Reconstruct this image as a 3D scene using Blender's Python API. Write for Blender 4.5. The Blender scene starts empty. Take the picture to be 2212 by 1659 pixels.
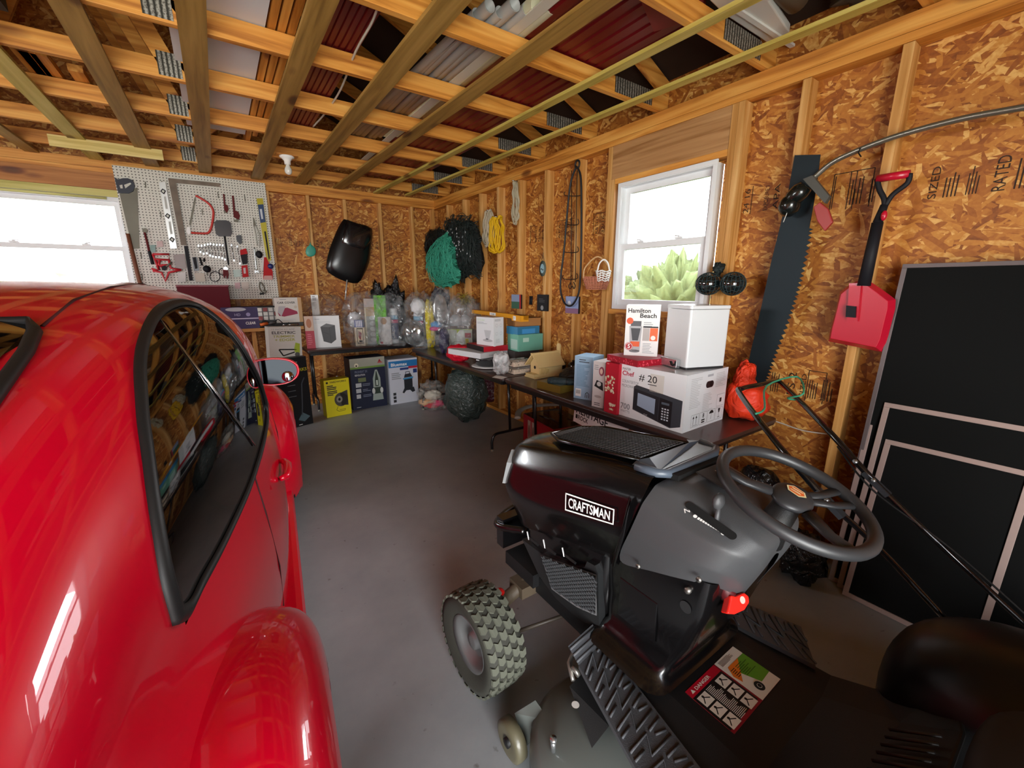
import bpy, math, random
import numpy as np
from mathutils import Matrix, Vector, noise
C = bpy.context.scene.collection
sc = bpy.context.scene
PI = math.pi
# ---------------------------------------------------------------- camera, world, light, exposure
CAM_H = 1.5; CAM_F = 898.0
cam_d = bpy.data.cameras.new('camera'); cam = bpy.data.objects.new('camera', cam_d); C.objects.link(cam)
cam_d.lens = CAM_F/2212*36; cam_d.sensor_width = 36; cam_d.sensor_fit = 'HORIZONTAL'; cam_d.clip_start = .02
cam.location = (0, 0, CAM_H); cam.rotation_euler = (math.radians(76.766), math.radians(-.053), math.radians(-34.651))
sc.camera = cam
w = bpy.data.worlds.new('sky'); sc.world = w; w.use_nodes = True
nt = w.node_tree; bg = nt.nodes['Background']
tc = nt.nodes.new('ShaderNodeTexCoord'); sp = nt.nodes.new('ShaderNodeSeparateXYZ'); rm = nt.nodes.new('ShaderNodeValToRGB')
nt.links.new(tc.outputs['Generated'], sp.inputs[0]); nt.links.new(sp.outputs['Z'], rm.inputs[0]); nt.links.new(rm.outputs[0], bg.inputs[0])
rm.color_ramp.elements[0].color = (.92, .95, .97, 1); rm.color_ramp.elements[1].color = (.82, .90, 1, 1)
bg.inputs[1].default_value = 6.0
def area(name, loc, rot, sx, sy, power, col=(1, 1, 1), portal=False):
    l = bpy.data.lights.new(name, 'AREA'); l.shape = 'RECTANGLE'; l.size = sx; l.size_y = sy; l.energy = power; l.color = col
    if portal: l.cycles.is_portal = True
    o = bpy.data.objects.new(name, l); C.objects.link(o); o.location = loc; o.rotation_euler = rot
    return o
area('daylight_window_right', (2.78, 1.98, 1.8), (0, math.radians(90), 0), .95, .85, 1, portal=True)
area('daylight_window_back', (-1.25, 5.88, 1.85), (math.radians(-90), 0, 0), 1.2, .85, 1, portal=True)
area('daylight_garage_door', (-1.35, -2.25, 1.2), (math.radians(90), 0, 0), 3.4, 2.3, 1, portal=True)
area('open_door_daylight', (-1.35, -2.7, .9), (math.radians(103), 0, 0), 3.3, 1.7, 150, (1, .98, .96))
area('sky_window_right', (4.6, 1.98, 3.3), (0, math.radians(118), 0), 2.2, 2.2, 330, (.97, .98, 1))
area('sky_window_back', (-1.25, 7.7, 3.2), (math.radians(-118), 0, 0), 2.4, 2.0, 300, (.97, .98, 1))
area('added_portal_left', (-4.35, 3.0, 1.75), (0, math.radians(-90), 0), 1.0, 1.7, 1, portal=True)  # portal of the window added on the unseen left side
area('added_fill_left', (-6.0, 3.0, 3.0), (0, math.radians(-112), 0), 2.2, 2.6, 420, (.97, .98, 1))  # added fill lamp outside the invented left window, brightens right wall and tables
sc.view_settings.view_transform = 'Standard'; sc.view_settings.look = 'None'
sc.view_settings.exposure = .95; sc.view_settings.gamma = 1; sc.view_settings.use_curve_mapping = False
sc.cycles.max_bounces = 7; sc.cycles.diffuse_bounces = 4; sc.cycles.glossy_bounces = 3; sc.cycles.transparent_max_bounces = 12; sc.cycles.transmission_bounces = 4
sc.cycles.caustics_reflective = False; sc.cycles.caustics_refractive = False; sc.cycles.sample_clamp_indirect = 4

# ---------------------------------------------------------------- a pixel of the 2212 x 1659 frame onto a known plane of the room
_R = cam.rotation_euler.to_matrix()
def ray(px, py): return _R @ Vector(((px-1106)/CAM_F, -(py-829.5)/CAM_F, -1))
def at(px, py, X=None, Y=None, Z=None):
    d = ray(px, py); o = Vector((0, 0, CAM_H))
    t = X/d.x if X is not None else (Y/d.y if Y is not None else (Z-CAM_H)/d.z)
    return o+d*t
# ---------------------------------------------------------------- materials
def lin(h):
    if isinstance(h, str):
        c = [int(h[i:i+2], 16)/255 for i in (0, 2, 4)]
        return tuple(((x+.055)/1.055)**2.4 if x > .04045 else x/12.92 for x in c)+(1,)
    return tuple(h)+(1,) if len(h) == 3 else h
MC = {}
def mat(h, rough=.6, metal=0, coat=0, trans=0, alpha=1, emis=0, name=None, bump=0, bscale=200, var=0, spec=.5, ior=1.45, sheen=0):
    k = (h, rough, metal, coat, trans, alpha, emis, bump, bscale, var, spec, sheen)
    if k in MC: return MC[k]
    m = bpy.data.materials.new(name or 'surface_'+(h if isinstance(h, str) else 'mix')); m.use_nodes = True
    n = m.node_tree.nodes; L = m.node_tree.links; b = n['Principled BSDF']
    b.inputs['Base Color'].default_value = lin(h); b.inputs['Roughness'].default_value = rough; b.inputs['Metallic'].default_value = metal
    b.inputs['Coat Weight'].default_value = coat; b.inputs['Coat Roughness'].default_value = .03
    b.inputs['Transmission Weight'].default_value = trans; b.inputs['Alpha'].default_value = alpha
    b.inputs['Specular IOR Level'].default_value = spec; b.inputs['IOR'].default_value = ior
    if sheen: b.inputs['Sheen Weight'].default_value = sheen
    if emis: b.inputs['Emission Color'].default_value = lin(h); b.inputs['Emission Strength'].default_value = emis
    if var or bump:
        t = n.new('ShaderNodeTexCoord'); z = n.new('ShaderNodeTexNoise'); z.inputs['Scale'].default_value = bscale; z.inputs['Detail'].default_value = 4
        L.new(t.outputs['Object'], z.inputs['Vector'])
        if bump:
            q = n.new('ShaderNodeBump'); q.inputs['Strength'].default_value = bump; q.inputs['Distance'].default_value = .003
            L.new(z.outputs['Fac'], q.inputs['Height']); L.new(q.outputs['Normal'], b.inputs['Normal'])
        if var:
            z2 = n.new('ShaderNodeTexNoise'); z2.inputs['Scale'].default_value = bscale*.08; z2.inputs['Detail'].default_value = 6; L.new(t.outputs['Object'], z2.inputs['Vector'])
            h_ = n.new('ShaderNodeHueSaturation'); h_.inputs['Color'].default_value = lin(h)
            mr = n.new('ShaderNodeMapRange'); mr.inputs['To Min'].default_value = 1-var; mr.inputs['To Max'].default_value = 1+var
            L.new(z2.outputs['Fac'], mr.inputs['Value']); L.new(mr.outputs[0], h_.inputs['Value']); L.new(h_.outputs[0], b.inputs['Base Color'])
    MC[k] = m; return m
def ramp(n, stops):
    r = n.new('ShaderNodeValToRGB'); e = r.color_ramp.elements
    while len(e) < len(stops): e.new(.5)
    for i, (p, c) in enumerate(stops): e[i].position = p; e[i].color = lin(c)
    return r
def pine(axis, cols=('a05c18', 'd48e3a', 'eaae58'), seed=0, gloss=.55):
    """softwood board, grain along axis, with knots"""
    k = ('pine', axis, cols, seed)
    if k in MC: return MC[k]
    m = bpy.data.materials.new('pine_board'); m.use_nodes = True; n = m.node_tree.nodes; L = m.node_tree.links; b = n['Principled BSDF']
    b.inputs['Roughness'].default_value = gloss
    t = n.new('ShaderNodeTexCoord'); oi = n.new('ShaderNodeObjectInfo')
    add = n.new('ShaderNodeVectorMath'); add.operation = 'ADD'
    sv = n.new('ShaderNodeVectorMath'); sv.operation = 'SCALE'; sv.inputs[0].default_value = (7, 13, 5); L.new(oi.outputs['Random'], sv.inputs['Scale'])
    L.new(t.outputs['Object'], add.inputs[0]); L.new(sv.outputs[0], add.inputs[1])
    mp = n.new('ShaderNodeMapping'); s = [26, 26, 26]; s['XYZ'.index(axis)] = 1.3; mp.inputs['Scale'].default_value = s
    L.new(add.outputs[0], mp.inputs['Vector'])
    z = n.new('ShaderNodeTexNoise'); z.inputs['Scale'].default_value = 1; z.inputs['Detail'].default_value = 5; z.inputs['Distortion'].default_value = .6; L.new(mp.outputs[0], z.inputs['Vector'])
    r = ramp(n, [(.3, cols[0]), (.5, cols[1]), (.72, cols[2])]); L.new(z.outputs['Fac'], r.inputs[0])
    mp2 = n.new('ShaderNodeMapping'); s = [9, 9, 9]; s['XYZ'.index(axis)] = 3.2; mp2.inputs['Scale'].default_value = s; L.new(add.outputs[0], mp2.inputs['Vector'])
    v = n.new('ShaderNodeTexVoronoi'); v.inputs['Scale'].default_value = .55; L.new(mp2.outputs[0], v.inputs['Vector'])
    r2 = ramp(n, [(.05, '5a2c0c'), (.11, '8a5220'), (.19, 'ffffff')]); L.new(v.outputs['Distance'], r2.inputs[0])
    mx = n.new('ShaderNodeMix'); mx.data_type = 'RGBA'; mx.blend_type = 'MULTIPLY'; mx.inputs['Factor'].default_value = .8
    L.new(r.outputs[0], mx.inputs['A']); L.new(r2.outputs[0], mx.inputs['B']); L.new(mx.outputs['Result'], b.inputs['Base Color'])
    MC[k] = m; return m
def osb(plane, dark=1.0):
    k = ('osb', plane, dark)
    if k in MC: return MC[k]
    m = bpy.data.materials.new('strand_board'); m.use_nodes = True; n = m.node_tree.nodes; L = m.node_tree.links; b = n['Principled BSDF']
    b.inputs['Roughness'].default_value = .6
    t = n.new('ShaderNodeTexCoord'); s = n.new('ShaderNodeSeparateXYZ'); L.new(t.outputs['Object'], s.inputs[0]); c = n.new('ShaderNodeCombineXYZ')
    L.new(s.outputs[{'x': 'Y', 'y': 'X', 'z': 'X'}[plane]], c.inputs[0]); L.new(s.outputs['Y' if plane == 'z' else 'Z'], c.inputs[1])
    zz = n.new('ShaderNodeTexNoise'); zz.inputs['Scale'].default_value = 6; L.new(c.outputs[0], zz.inputs['Vector'])
    wv = n.new('ShaderNodeVectorMath'); wv.operation = 'MULTIPLY_ADD'; wv.inputs[1].default_value = (.03, .03, 0); L.new(zz.outputs['Color'], wv.inputs[0]); L.new(c.outputs[0], wv.inputs[2])
    prev = None
    for i, (a, sx, sy) in enumerate([(8, 9, 42), (-24, 8, 36), (38, 10, 40), (-50, 9, 46), (75, 9, 38), (15, 13, 60)]):
        mp = n.new('ShaderNodeMapping'); mp.vector_type = 'TEXTURE'; mp.inputs['Rotation'].default_value = (0, 0, math.radians(a)); mp.inputs['Location'].default_value = (i*3.1, i*1.7, 0); mp.inputs['Scale'].default_value = (1/(sx*1.3), 1/(sy*1.25), 1)
        L.new(wv.outputs[0], mp.inputs['Vector'])
        v = n.new('ShaderNodeTexVoronoi'); v.voronoi_dimensions = '2D'; v.inputs['Scale'].default_value = 1; L.new(mp.outputs[0], v.inputs['Vector'])
        sr = n.new('ShaderNodeSeparateColor'); L.new(v.outputs['Color'], sr.inputs[0])
        if prev is None: prev = sr.outputs[0]
        else:
            mxn = n.new('ShaderNodeMath'); mxn.operation = 'MAXIMUM'; L.new(prev, mxn.inputs[0]); L.new(sr.outputs[0], mxn.inputs[1]); prev = mxn.outputs[0]
    mu = n.new('ShaderNodeMath'); mu.operation = 'MULTIPLY'; mu.inputs[1].default_value = 19.7; L.new(prev, mu.inputs[0])
    fr = n.new('ShaderNodeMath'); fr.operation = 'FRACT'; L.new(mu.outputs[0], fr.inputs[0])
    fine = n.new('ShaderNodeTexNoise'); fine.inputs['Scale'].default_value = 55; fine.inputs['Detail'].default_value = 5; L.new(c.outputs[0], fine.inputs['Vector'])
    m2 = n.new('ShaderNodeMath'); m2.operation = 'MULTIPLY_ADD'; m2.inputs[1].default_value = .45; L.new(fine.outputs['Fac'], m2.inputs[0])
    m3 = n.new('ShaderNodeMath'); m3.operation = 'MULTIPLY'; m3.inputs[1].default_value = .72; L.new(fr.outputs[0], m3.inputs[0]); L.new(m3.outputs[0], m2.inputs[2])
    r = ramp(n, [(.10, '64300e'), (.32, '92521a'), (.55, 'aa6826'), (.78, 'c08236'), (.95, 'dcac62')]); L.new(m2.outputs[0], r.inputs[0])
    L.new(r.outputs[0], b.inputs['Base Color'])
    bp = n.new('ShaderNodeBump'); bp.inputs['Strength'].default_value = .35; bp.inputs['Distance'].default_value = .004; L.new(m2.outputs[0], bp.inputs['Height']); L.new(bp.outputs[0], b.inputs['Normal'])
    MC[k] = m; return m
def film(h='e8ecee', a=.25, rough=.15, name='clear_plastic', bscale=11):
    """crinkled clear plastic film: part see-through, part sheen"""
    k = ('film', h, a, rough, bscale)
    if k in MC: return MC[k]
    m = bpy.data.materials.new(name); m.use_nodes = True; n = m.node_tree.nodes; L = m.node_tree.links; b = n['Principled BSDF']
    b.inputs['Base Color'].default_value = lin(h); b.inputs['Roughness'].default_value = rough; b.inputs['Specular IOR Level'].default_value = .9
    t = n.new('ShaderNodeTexCoord'); z = n.new('ShaderNodeTexNoise'); z.inputs['Scale'].default_value = bscale; z.inputs['Detail'].default_value = 1.5; z.inputs['Distortion'].default_value = .8
    L.new(t.outputs['Object'], z.inputs['Vector'])
    r = n.new('ShaderNodeMapRange'); r.inputs['From Min'].default_value = .42; r.inputs['From Max'].default_value = .72; r.inputs['To Min'].default_value = a*.25; r.inputs['To Max'].default_value = min(1, a*1.9); L.new(z.outputs['Fac'], r.inputs[0])
    L.new(r.outputs[0], b.inputs['Alpha'])
    bp = n.new('ShaderNodeBump'); bp.inputs['Strength'].default_value = .6; bp.inputs['Distance'].default_value = .02; L.new(z.outputs['Fac'], bp.inputs['Height']); L.new(bp.outputs[0], b.inputs['Normal'])
    MC[k] = m; return m
def crinkle(h, rough=.3, s=18, dist=.02, name='crumpled_plastic', spec=.6):
    k = ('cr', h, rough, s, dist)
    if k in MC: return MC[k]
    m = bpy.data.materials.new(name); m.use_nodes = True; n = m.node_tree.nodes; L = m.node_tree.links; b = n['Principled BSDF']
    b.inputs['Base Color'].default_value = lin(h); b.inputs['Roughness'].default_value = rough; b.inputs['Specular IOR Level'].default_value = spec
    t = n.new('ShaderNodeTexCoord'); z = n.new('ShaderNodeTexNoise'); z.inputs['Scale'].default_value = s; z.inputs['Detail'].default_value = 3; z.inputs['Distortion'].default_value = 2
    L.new(t.outputs['Object'], z.inputs['Vector'])
    bp = n.new('ShaderNodeBump'); bp.inputs['Strength'].default_value = 1; bp.inputs['Distance'].default_value = dist; L.new(z.outputs['Fac'], bp.inputs['Height']); L.new(bp.outputs[0], b.inputs['Normal'])
    MC[k] = m; return m
# ---------------------------------------------------------------- geometry
def frame(o, x, y):
    x = Vector(x).normalized(); z = x.cross(Vector(y)).normalized(); y = z.cross(x)
    M = Matrix.Identity(4)
    for i in range(3): M[i][0] = x[i]; M[i][1] = y[i]; M[i][2] = z[i]; M[i][3] = o[i]
    return M
def T(x=0, y=0, z=0): return Matrix.Translation((x, y, z))
def RZ(a): return Matrix.Rotation(math.radians(a), 4, 'Z')
def RX(a): return Matrix.Rotation(math.radians(a), 4, 'X')
def RY(a): return Matrix.Rotation(math.radians(a), 4, 'Y')
_txt = {}
def text_geo(s, bold=False):
    k = (s, bold)
    if k in _txt: return _txt[k]
    cu = bpy.data.curves.new('t', 'FONT'); cu.body = s; cu.size = 1; cu.resolution_u = 3
    if bold: cu.offset = .018
    o = bpy.data.objects.new('t', cu); me = o.to_mesh()
    vs = [tuple(v.co) for v in me.vertices]; fs = [tuple(p.vertices) for p in me.polygons]
    o.to_mesh_clear(); bpy.data.objects.remove(o); bpy.data.curves.remove(cu)
    xs = [v[0] for v in vs] or [0]; 
    _txt[k] = (vs, fs, min(xs), max(xs)); return _txt[k]
class MB:
    def __init__(s): s.v = []; s.f = []; s.m = []; s.sm = []; s.mats = []
    def mi(s, m):
        if m not in s.mats: s.mats.append(m)
        return s.mats.index(m)
    def add(s, vs, fs, m, M=None, smooth=False):
        b = len(s.v)
        s.v += [tuple(M @ Vector(v)) for v in vs] if M is not None else [tuple(v) for v in vs]
        k = s.mi(m)
        for f in fs: s.f.append(tuple(i+b for i in f)); s.m.append(k); s.sm.append(smooth)
        return s
    def box(s, x0, x1, y0, y1, z0, z1, m, M=None):
        v = [(x, y, z) for z in (z0, z1) for y in (y0, y1) for x in (x0, x1)]
        return s.add(v, [(0, 2, 3, 1), (4, 5, 7, 6), (0, 1, 5, 4), (2, 6, 7, 3), (0, 4, 6, 2), (1, 3, 7, 5)], m, M)
    def cbox(s, c, d, m, M=None): return s.box(c[0]-d[0]/2, c[0]+d[0]/2, c[1]-d[1]/2, c[1]+d[1]/2, c[2]-d[2]/2, c[2]+d[2]/2, m, M)
    def bar(s, p, q, wd, th, m, up=(0, 0, 1)):
        """straight board from p to q, wd across, th along up"""
        p = Vector(p); q = Vector(q); d = q-p; L_ = d.length
        if abs(d.normalized().dot(Vector(up))) > .99: up = (0, 1, 0)
        M = frame(p, d, Vector(up).cross(d)); return s.box(0, L_, -wd/2, wd/2, -th/2, th/2, m, M)
    def tube(s, pts, r, m, n=8, closed=False, caps=True, smooth=True, flat=1.0):
        pts = [Vector(p) for p in pts]; N = len(pts); R = r if hasattr(r, '__len__') else [r]*N
        ring = []; prev = None
        for i, p in enumerate(pts):
            a = pts[(i-1) % N] if (closed or i > 0) else p; b = pts[(i+1) % N] if (closed or i < N-1) else p
            t = (b-a).normalized() if (b-a).length > 1e-9 else Vector((0, 0, 1))
            if prev is None:
                u = Vector((0, 0, 1)) if abs(t.z) < .9 else Vector((1, 0, 0)); u = (u-t*u.dot(t)).normalized()
            else: u = (prev-t*prev.dot(t)); u = u.normalized() if u.length > 1e-6 else prev
            prev = u; w_ = t.cross(u)
            ring.append([tuple(p+u*math.cos(2*PI*k/n)*R[i]*flat+w_*math.sin(2*PI*k/n)*R[i]) for k in range(n)])
        vs = [v for r_ in ring for v in r_]; fs = []
        for i in range(N if closed else N-1):
            for k in range(n): fs.append((i*n+k, i*n+(k+1) % n, ((i+1) % N)*n+(k+1) % n, ((i+1) % N)*n+k))
        if caps and not closed: fs += [tuple(range(n))[::-1], tuple((N-1)*n+k for k in range(n))]
        return s.add(vs, fs, m, None, smooth)
    def cyl(s, p, q, r, m, r2=None, n=20, caps=True, smooth=True): return s.tube([p, q], [r, r if r2 is None else r2], m, n, caps=caps, smooth=smooth)
    def lathe(s, prof, m, n=24, M=None, smooth=True, close=False):
        vs = [(r*math.cos(2*PI*k/n), r*math.sin(2*PI*k/n), z) for r, z in prof for k in range(n)]; fs = []
        for i in range(len(prof)-1):
            for k in range(n): fs.append((i*n+k, i*n+(k+1) % n, (i+1)*n+(k+1) % n, (i+1)*n+k))
        if not close:
            if prof[0][0] > 1e-4: fs.append(tuple(range(n))[::-1])
            if prof[-1][0] > 1e-4: fs.append(tuple((len(prof)-1)*n+k for k in range(n)))
        return s.add(vs, fs, m, M, smooth)
    def prism(s, poly, z0, z1, m, M=None, smooth=False):
        n = len(poly); a = sum(poly[i][0]*poly[(i+1) % n][1]-poly[(i+1) % n][0]*poly[i][1] for i in range(n))
        if a < 0: poly = poly[::-1]
        vs = [(x, y, z0) for x, y in poly]+[(x, y, z1) for x, y in poly]
        fs = [tuple(range(n))[::-1], tuple(range(n, 2*n))]+[(i, (i+1) % n, n+(i+1) % n, n+i) for i in range(n)]
        return s.add(vs, fs, m, M, smooth)
    def grid(s, fn, nu, nv, m, cu=False, smooth=True, M=None, keep=None):
        vs = [fn(i/nu, j/nv) for j in range(nv+1) for i in range(nu if cu else nu+1)]; W = nu if cu else nu+1
        fs = [(j*W+i, j*W+(i+1) % W, (j+1)*W+(i+1) % W, (j+1)*W+i) for j in range(nv) for i in range(nu) if keep is None or keep(i, j)]
        return s.add(vs, fs, m, M, smooth)
    def blob(s, c, r, m, amp=.08, freq=3, seed=0, nu=28, nv=16, flat=None, M=None, power=2.0):
        c = Vector(c)
        def fn(u, v):
            a = 2*PI*u; b = PI*(v-.5); sx = math.copysign(abs(math.cos(a))**(2/power), math.cos(a)); sy = math.copysign(abs(math.sin(a))**(2/power), math.sin(a))
            cb = abs(math.cos(b))**(2/power); d = Vector((sx*cb, sy*cb, math.copysign(abs(math.sin(b))**(2/power), b)))
            k = 1+amp*noise.noise(d*freq+Vector((seed*3.7, seed, 0)))*2+amp*.5*noise.noise(d*freq*3+Vector((seed, 0, seed*2.1)))*2
            p = Vector((d.x*r[0]*k, d.y*r[1]*k, d.z*r[2]*k))
            if flat is not None and p.z < flat: p.z = flat
            return c+p
        return s.grid(fn, nu, nv, m, cu=True, M=M)
    # flat prints on a face given by a frame (x right, y up, z out)
    def q(s, F, x0, y0, x1, y1, m, l=1): return s.add([(x0, y0, l*.0005), (x1, y0, l*.0005), (x1, y1, l*.0005), (x0, y1, l*.0005)], [(0, 1, 2, 3)], m, F)
    def pl(s, F, pts, m, l=2):
        a = sum(pts[i][0]*pts[(i+1) % len(pts)][1]-pts[(i+1) % len(pts)][0]*pts[i][1] for i in range(len(pts)))
        if a < 0: pts = pts[::-1]
        return s.add([(x, y, l*.0005) for x, y in pts], [tuple(range(len(pts)))], m, F)
    def disc(s, F, x, y, r, m, l=2, ry=None, n=20): return s.pl(F, [(x+r*math.cos(2*PI*k/n), y+(ry or r)*math.sin(2*PI*k/n)) for k in range(n)], m, l)
    def ring(s, F, x, y, r, t, m, l=2, n=24):
        vs = [(x+R_*math.cos(2*PI*k/n), y+R_*math.sin(2*PI*k/n), l*.0005) for R_ in (r-t, r) for k in range(n)]
        return s.add(vs, [(k, n+k, n+(k+1) % n, (k+1) % n) for k in range(n)], m, F)
    def line(s, F, pts, wd, m, l=2):
        for (ax, ay), (bx, by) in zip(pts, pts[1:]):
            dx, dy = bx-ax, by-ay; L_ = math.hypot(dx, dy) or 1; nx, ny = -dy/L_*wd/2, dx/L_*wd/2
            s.pl(F, [(ax+nx, ay+ny), (ax-nx, ay-ny), (bx-nx, by-ny), (bx+nx, by+ny)], m, l)
        return s
    def text(s, F, t, x, y, h, m, l=2, al='L', bold=False, wide=1.0, fit=None):
        vs, fs, x0, x1 = text_geo(t, bold); k = h/.72; kx = k*wide
        if fit: kx = fit/(x1-x0)
        off = {'L': -x0, 'C': -(x0+x1)/2, 'R': -x1}[al]
        return s.add([(x+(vx+off)*kx, y+vy*k, l*.0005) for vx, vy, _ in vs], fs, m, F)
    def bars(s, F, x, y, wd, n, lh, m, th=.35, seed=1, l=2):
        """rows of small unreadable print"""
        rr = random.Random(seed)
        for i in range(n): s.q(F, x, y-i*lh-lh*th, x+wd*rr.uniform(.55, 1), y-i*lh, m, l)
        return s
    def build(s, name, parent=None, label=None, cat=None, group=None, kind=None, loc=None, rotz=0, bevel=0, sub=0, W=False, rot=None, solid=0):
        me = bpy.data.meshes.new(name)
        v = s.v
        if W and parent is not None:
            r = parent
            while r.parent: r = r.parent
            I = r.matrix_basis.inverted(); v = [tuple(I @ Vector(p)) for p in v]
        me.from_pydata(v, [], s.f); me.materials.clear()
        for m in s.mats: me.materials.append(m)
        me.polygons.foreach_set('material_index', s.m); me.polygons.foreach_set('use_smooth', s.sm); me.update()
        o = bpy.data.objects.new(name, me); C.objects.link(o)
        if parent is not None: o.parent = parent
        if loc is not None: o.location = loc
        if rot is not None: o.rotation_euler = [math.radians(a) for a in rot]
        elif rotz: o.rotation_euler = (0, 0, math.radians(rotz))
        if solid: md = o.modifiers.new('s', 'SOLIDIFY'); md.thickness = solid; md.offset = 0
        if sub: md = o.modifiers.new('u', 'SUBSURF'); md.levels = sub; md.render_levels = sub
        if bevel: md = o.modifiers.new('b', 'BEVEL'); md.width = bevel; md.segments = 2; md.limit_method = 'ANGLE'; md.angle_limit = math.radians(40)
        tagp(o, label, cat, group, kind); return o
def tagp(o, label=None, cat=None, group=None, kind=None):
    if label: o['label'] = label
    if cat: o['category'] = cat
    if group: o['group'] = group
    if kind: o['kind'] = kind
def thing(name, label, cat, loc=(0, 0, 0), rotz=0, group=None, rot=None):
    o = bpy.data.objects.new(name, None); C.objects.link(o); o.location = loc
    o.rotation_euler = [math.radians(a) for a in rot] if rot else (0, 0, math.radians(rotz)); o.empty_display_size = .05
    tagp(o, label, cat, group); return o
def kids(o): return [c for c in bpy.data.objects if c.parent == o]
def dup(o, loc=None, rotz=None, label=None, parent=None):
    c = o.copy(); C.objects.link(c)
    if parent is not None: c.parent = parent
    if loc is not None: c.location = loc
    if rotz is not None: c.rotation_euler = (0, 0, math.radians(rotz))
    if label: c['label'] = label
    for ch in kids(o): dup(ch, parent=c)
    return c
def faces(w_, d, h, e=0):
    """frames on the faces of a carton: base centre at the origin, front face towards -y"""
    return dict(front=frame((-w_/2, -d/2-e, 0), (1, 0, 0), (0, 0, 1)), left=frame((-w_/2-e, d/2, 0), (0, -1, 0), (0, 0, 1)),
                right=frame((w_/2+e, -d/2, 0), (0, 1, 0), (0, 0, 1)), top=frame((-w_/2, -d/2, h+e), (1, 0, 0), (0, 1, 0)), back=frame((w_/2, d/2+e, 0), (-1, 0, 0), (0, 0, 1)))
def bez(ps, n=12):
    """smooth curve through the points"""
    ps = [Vector(p) for p in ps]; out = []
    for i in range(len(ps)-1):
        a = ps[max(i-1, 0)]; b = ps[i]; c = ps[i+1]; d = ps[min(i+2, len(ps)-1)]
        for k in range(n):
            t = k/n; out.append(.5*((2*b)+(-a+c)*t+(2*a-5*b+4*c-d)*t*t+(-a+3*b-3*c+d)*t*t*t))
    return out+[ps[-1]]
ORD = ['first', 'second', 'third', 'fourth', 'fifth', 'sixth', 'seventh', 'eighth', 'ninth', 'tenth', 'eleventh', 'twelfth']
WHITE = mat('f2f2ef', .4); BLACK = mat('0c0c0d', .5); INK = mat('151515', .7); PAPER = mat('eceae4', .6)
# ================================================================ THE ROOM
XR = 2.74; XF = 2.65      # right wall: sheathing, inner face of studs
YB = 5.84; YF = 5.75      # back wall
XL = -4.3; YFR = -2.2; CEIL = 2.65
def wall_rects(x0, x1, z0, z1, holes):
    """rectangles of a wall with openings"""
    xs = sorted({x0, x1}|{h[0] for h in holes}|{h[1] for h in holes}); out = []
    for a, b in zip(xs, xs[1:]):
        z = z0
        for h in sorted([h for h in holes if h[0] <= a+1e-6 and h[1] >= b-1e-6], key=lambda h: h[2]):
            if h[2] > z: out.append((a, b, z, h[2]))
            z = h[3]
        if z < z1: out.append((a, b, z, z1))
    return out
floor_m = bpy.data.materials.new('painted_concrete'); floor_m.use_nodes = True
n = floor_m.node_tree.nodes; L = floor_m.node_tree.links; b = n['Principled BSDF']
t = n.new('ShaderNodeTexCoord'); z1 = n.new('ShaderNodeTexNoise'); z1.inputs['Scale'].default_value = 1.6; z1.inputs['Detail'].default_value = 7; z1.inputs['Roughness'].default_value = .65
L.new(t.outputs['Object'], z1.inputs[0]); r = ramp(n, [(.3, '888c8f'), (.55, '989b9d'), (.75, 'a4a6a8')]); L.new(z1.outputs['Fac'], r.inputs[0])
z2 = n.new('ShaderNodeTexNoise'); z2.inputs['Scale'].default_value = 26; z2.inputs['Detail'].default_value = 3; L.new(t.outputs['Object'], z2.inputs[0])
r2 = ramp(n, [(.2, '8a7a6a'), (.32, 'ffffff')]); L.new(z2.outputs['Fac'], r2.inputs[0])
mx = n.new('ShaderNodeMix'); mx.data_type = 'RGBA'; mx.blend_type = 'MULTIPLY'; mx.inputs['Factor'].default_value = .8; L.new(r.outputs[0], mx.inputs['A']); L.new(r2.outputs[0], mx.inputs['B'])
L.new(mx.outputs['Result'], b.inputs['Base Color']); b.inputs['Roughness'].default_value = .42
bp = n.new('ShaderNodeBump'); bp.inputs['Strength'].default_value = .15; bp.inputs['Distance'].default_value = .004; L.new(z2.outputs['Fac'], bp.inputs['Height']); L.new(bp.outputs[0], b.inputs['Normal'])
MB().box(XL, XR, YFR, YB, -.12, 0, floor_m).build('floor', kind='structure')
# window openings
W1 = (1.60, 2.37, 1.335, 2.255)      # right wall, y0,y1,z0,z1
W2 = (-1.78, -.66, 1.40, 2.32)     # back wall, x0,x1,z0,z1
STAMP = mat('2a1a0e', .7)
m = MB(); OX = osb('x'); OY = osb('y')
for a, b_, c, d in wall_rects(YFR, YB+.05, 0, 3.0, [W1]): m.box(XR, XR+.012, a, b_, c, d, OX)
FR_ = frame((XR-.001, 5.7, 2.06), (0, -1, 0), (0, 0, 1))
def stamps(mb, F, x0, x1, seed, h=.16):
    """mill stamps of the boards, lettering turned on its side"""
    rr = random.Random(seed); x = x0; words = ['APA', '32/16', 'RATED', 'EXPOSURE 1', '7/16', 'SIZED', '24 16', 'PS 2']
    while x < x1:
        wdt = rr.uniform(.035, .06); k = rr.random()
        G = F @ T(x+wdt, 0, 0) @ RZ(90)
        if k < .55: mb.text(G, rr.choice(words), .01, 0, wdt*.7, STAMP, 1, fit=h*.85)
        elif k < .8: mb.bars(G, .01, wdt*.95, h*.8, 4, wdt*.25, STAMP, seed=rr.random(), l=1)
        else: mb.line(F, [(x, 0), (x, h)], .004, STAMP, 1)
        if rr.random() < .35: mb.line(F, [(x-.008, -.01), (x-.008, h+.01), (x+wdt+.03, h+.01), (x+wdt+.03, -.01)], .004, STAMP, 1)
        x += wdt+rr.uniform(.012, .03)
def pxf(px, py, X=None, Y=None):
    return at(px, py, X=X, Y=Y)
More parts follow.
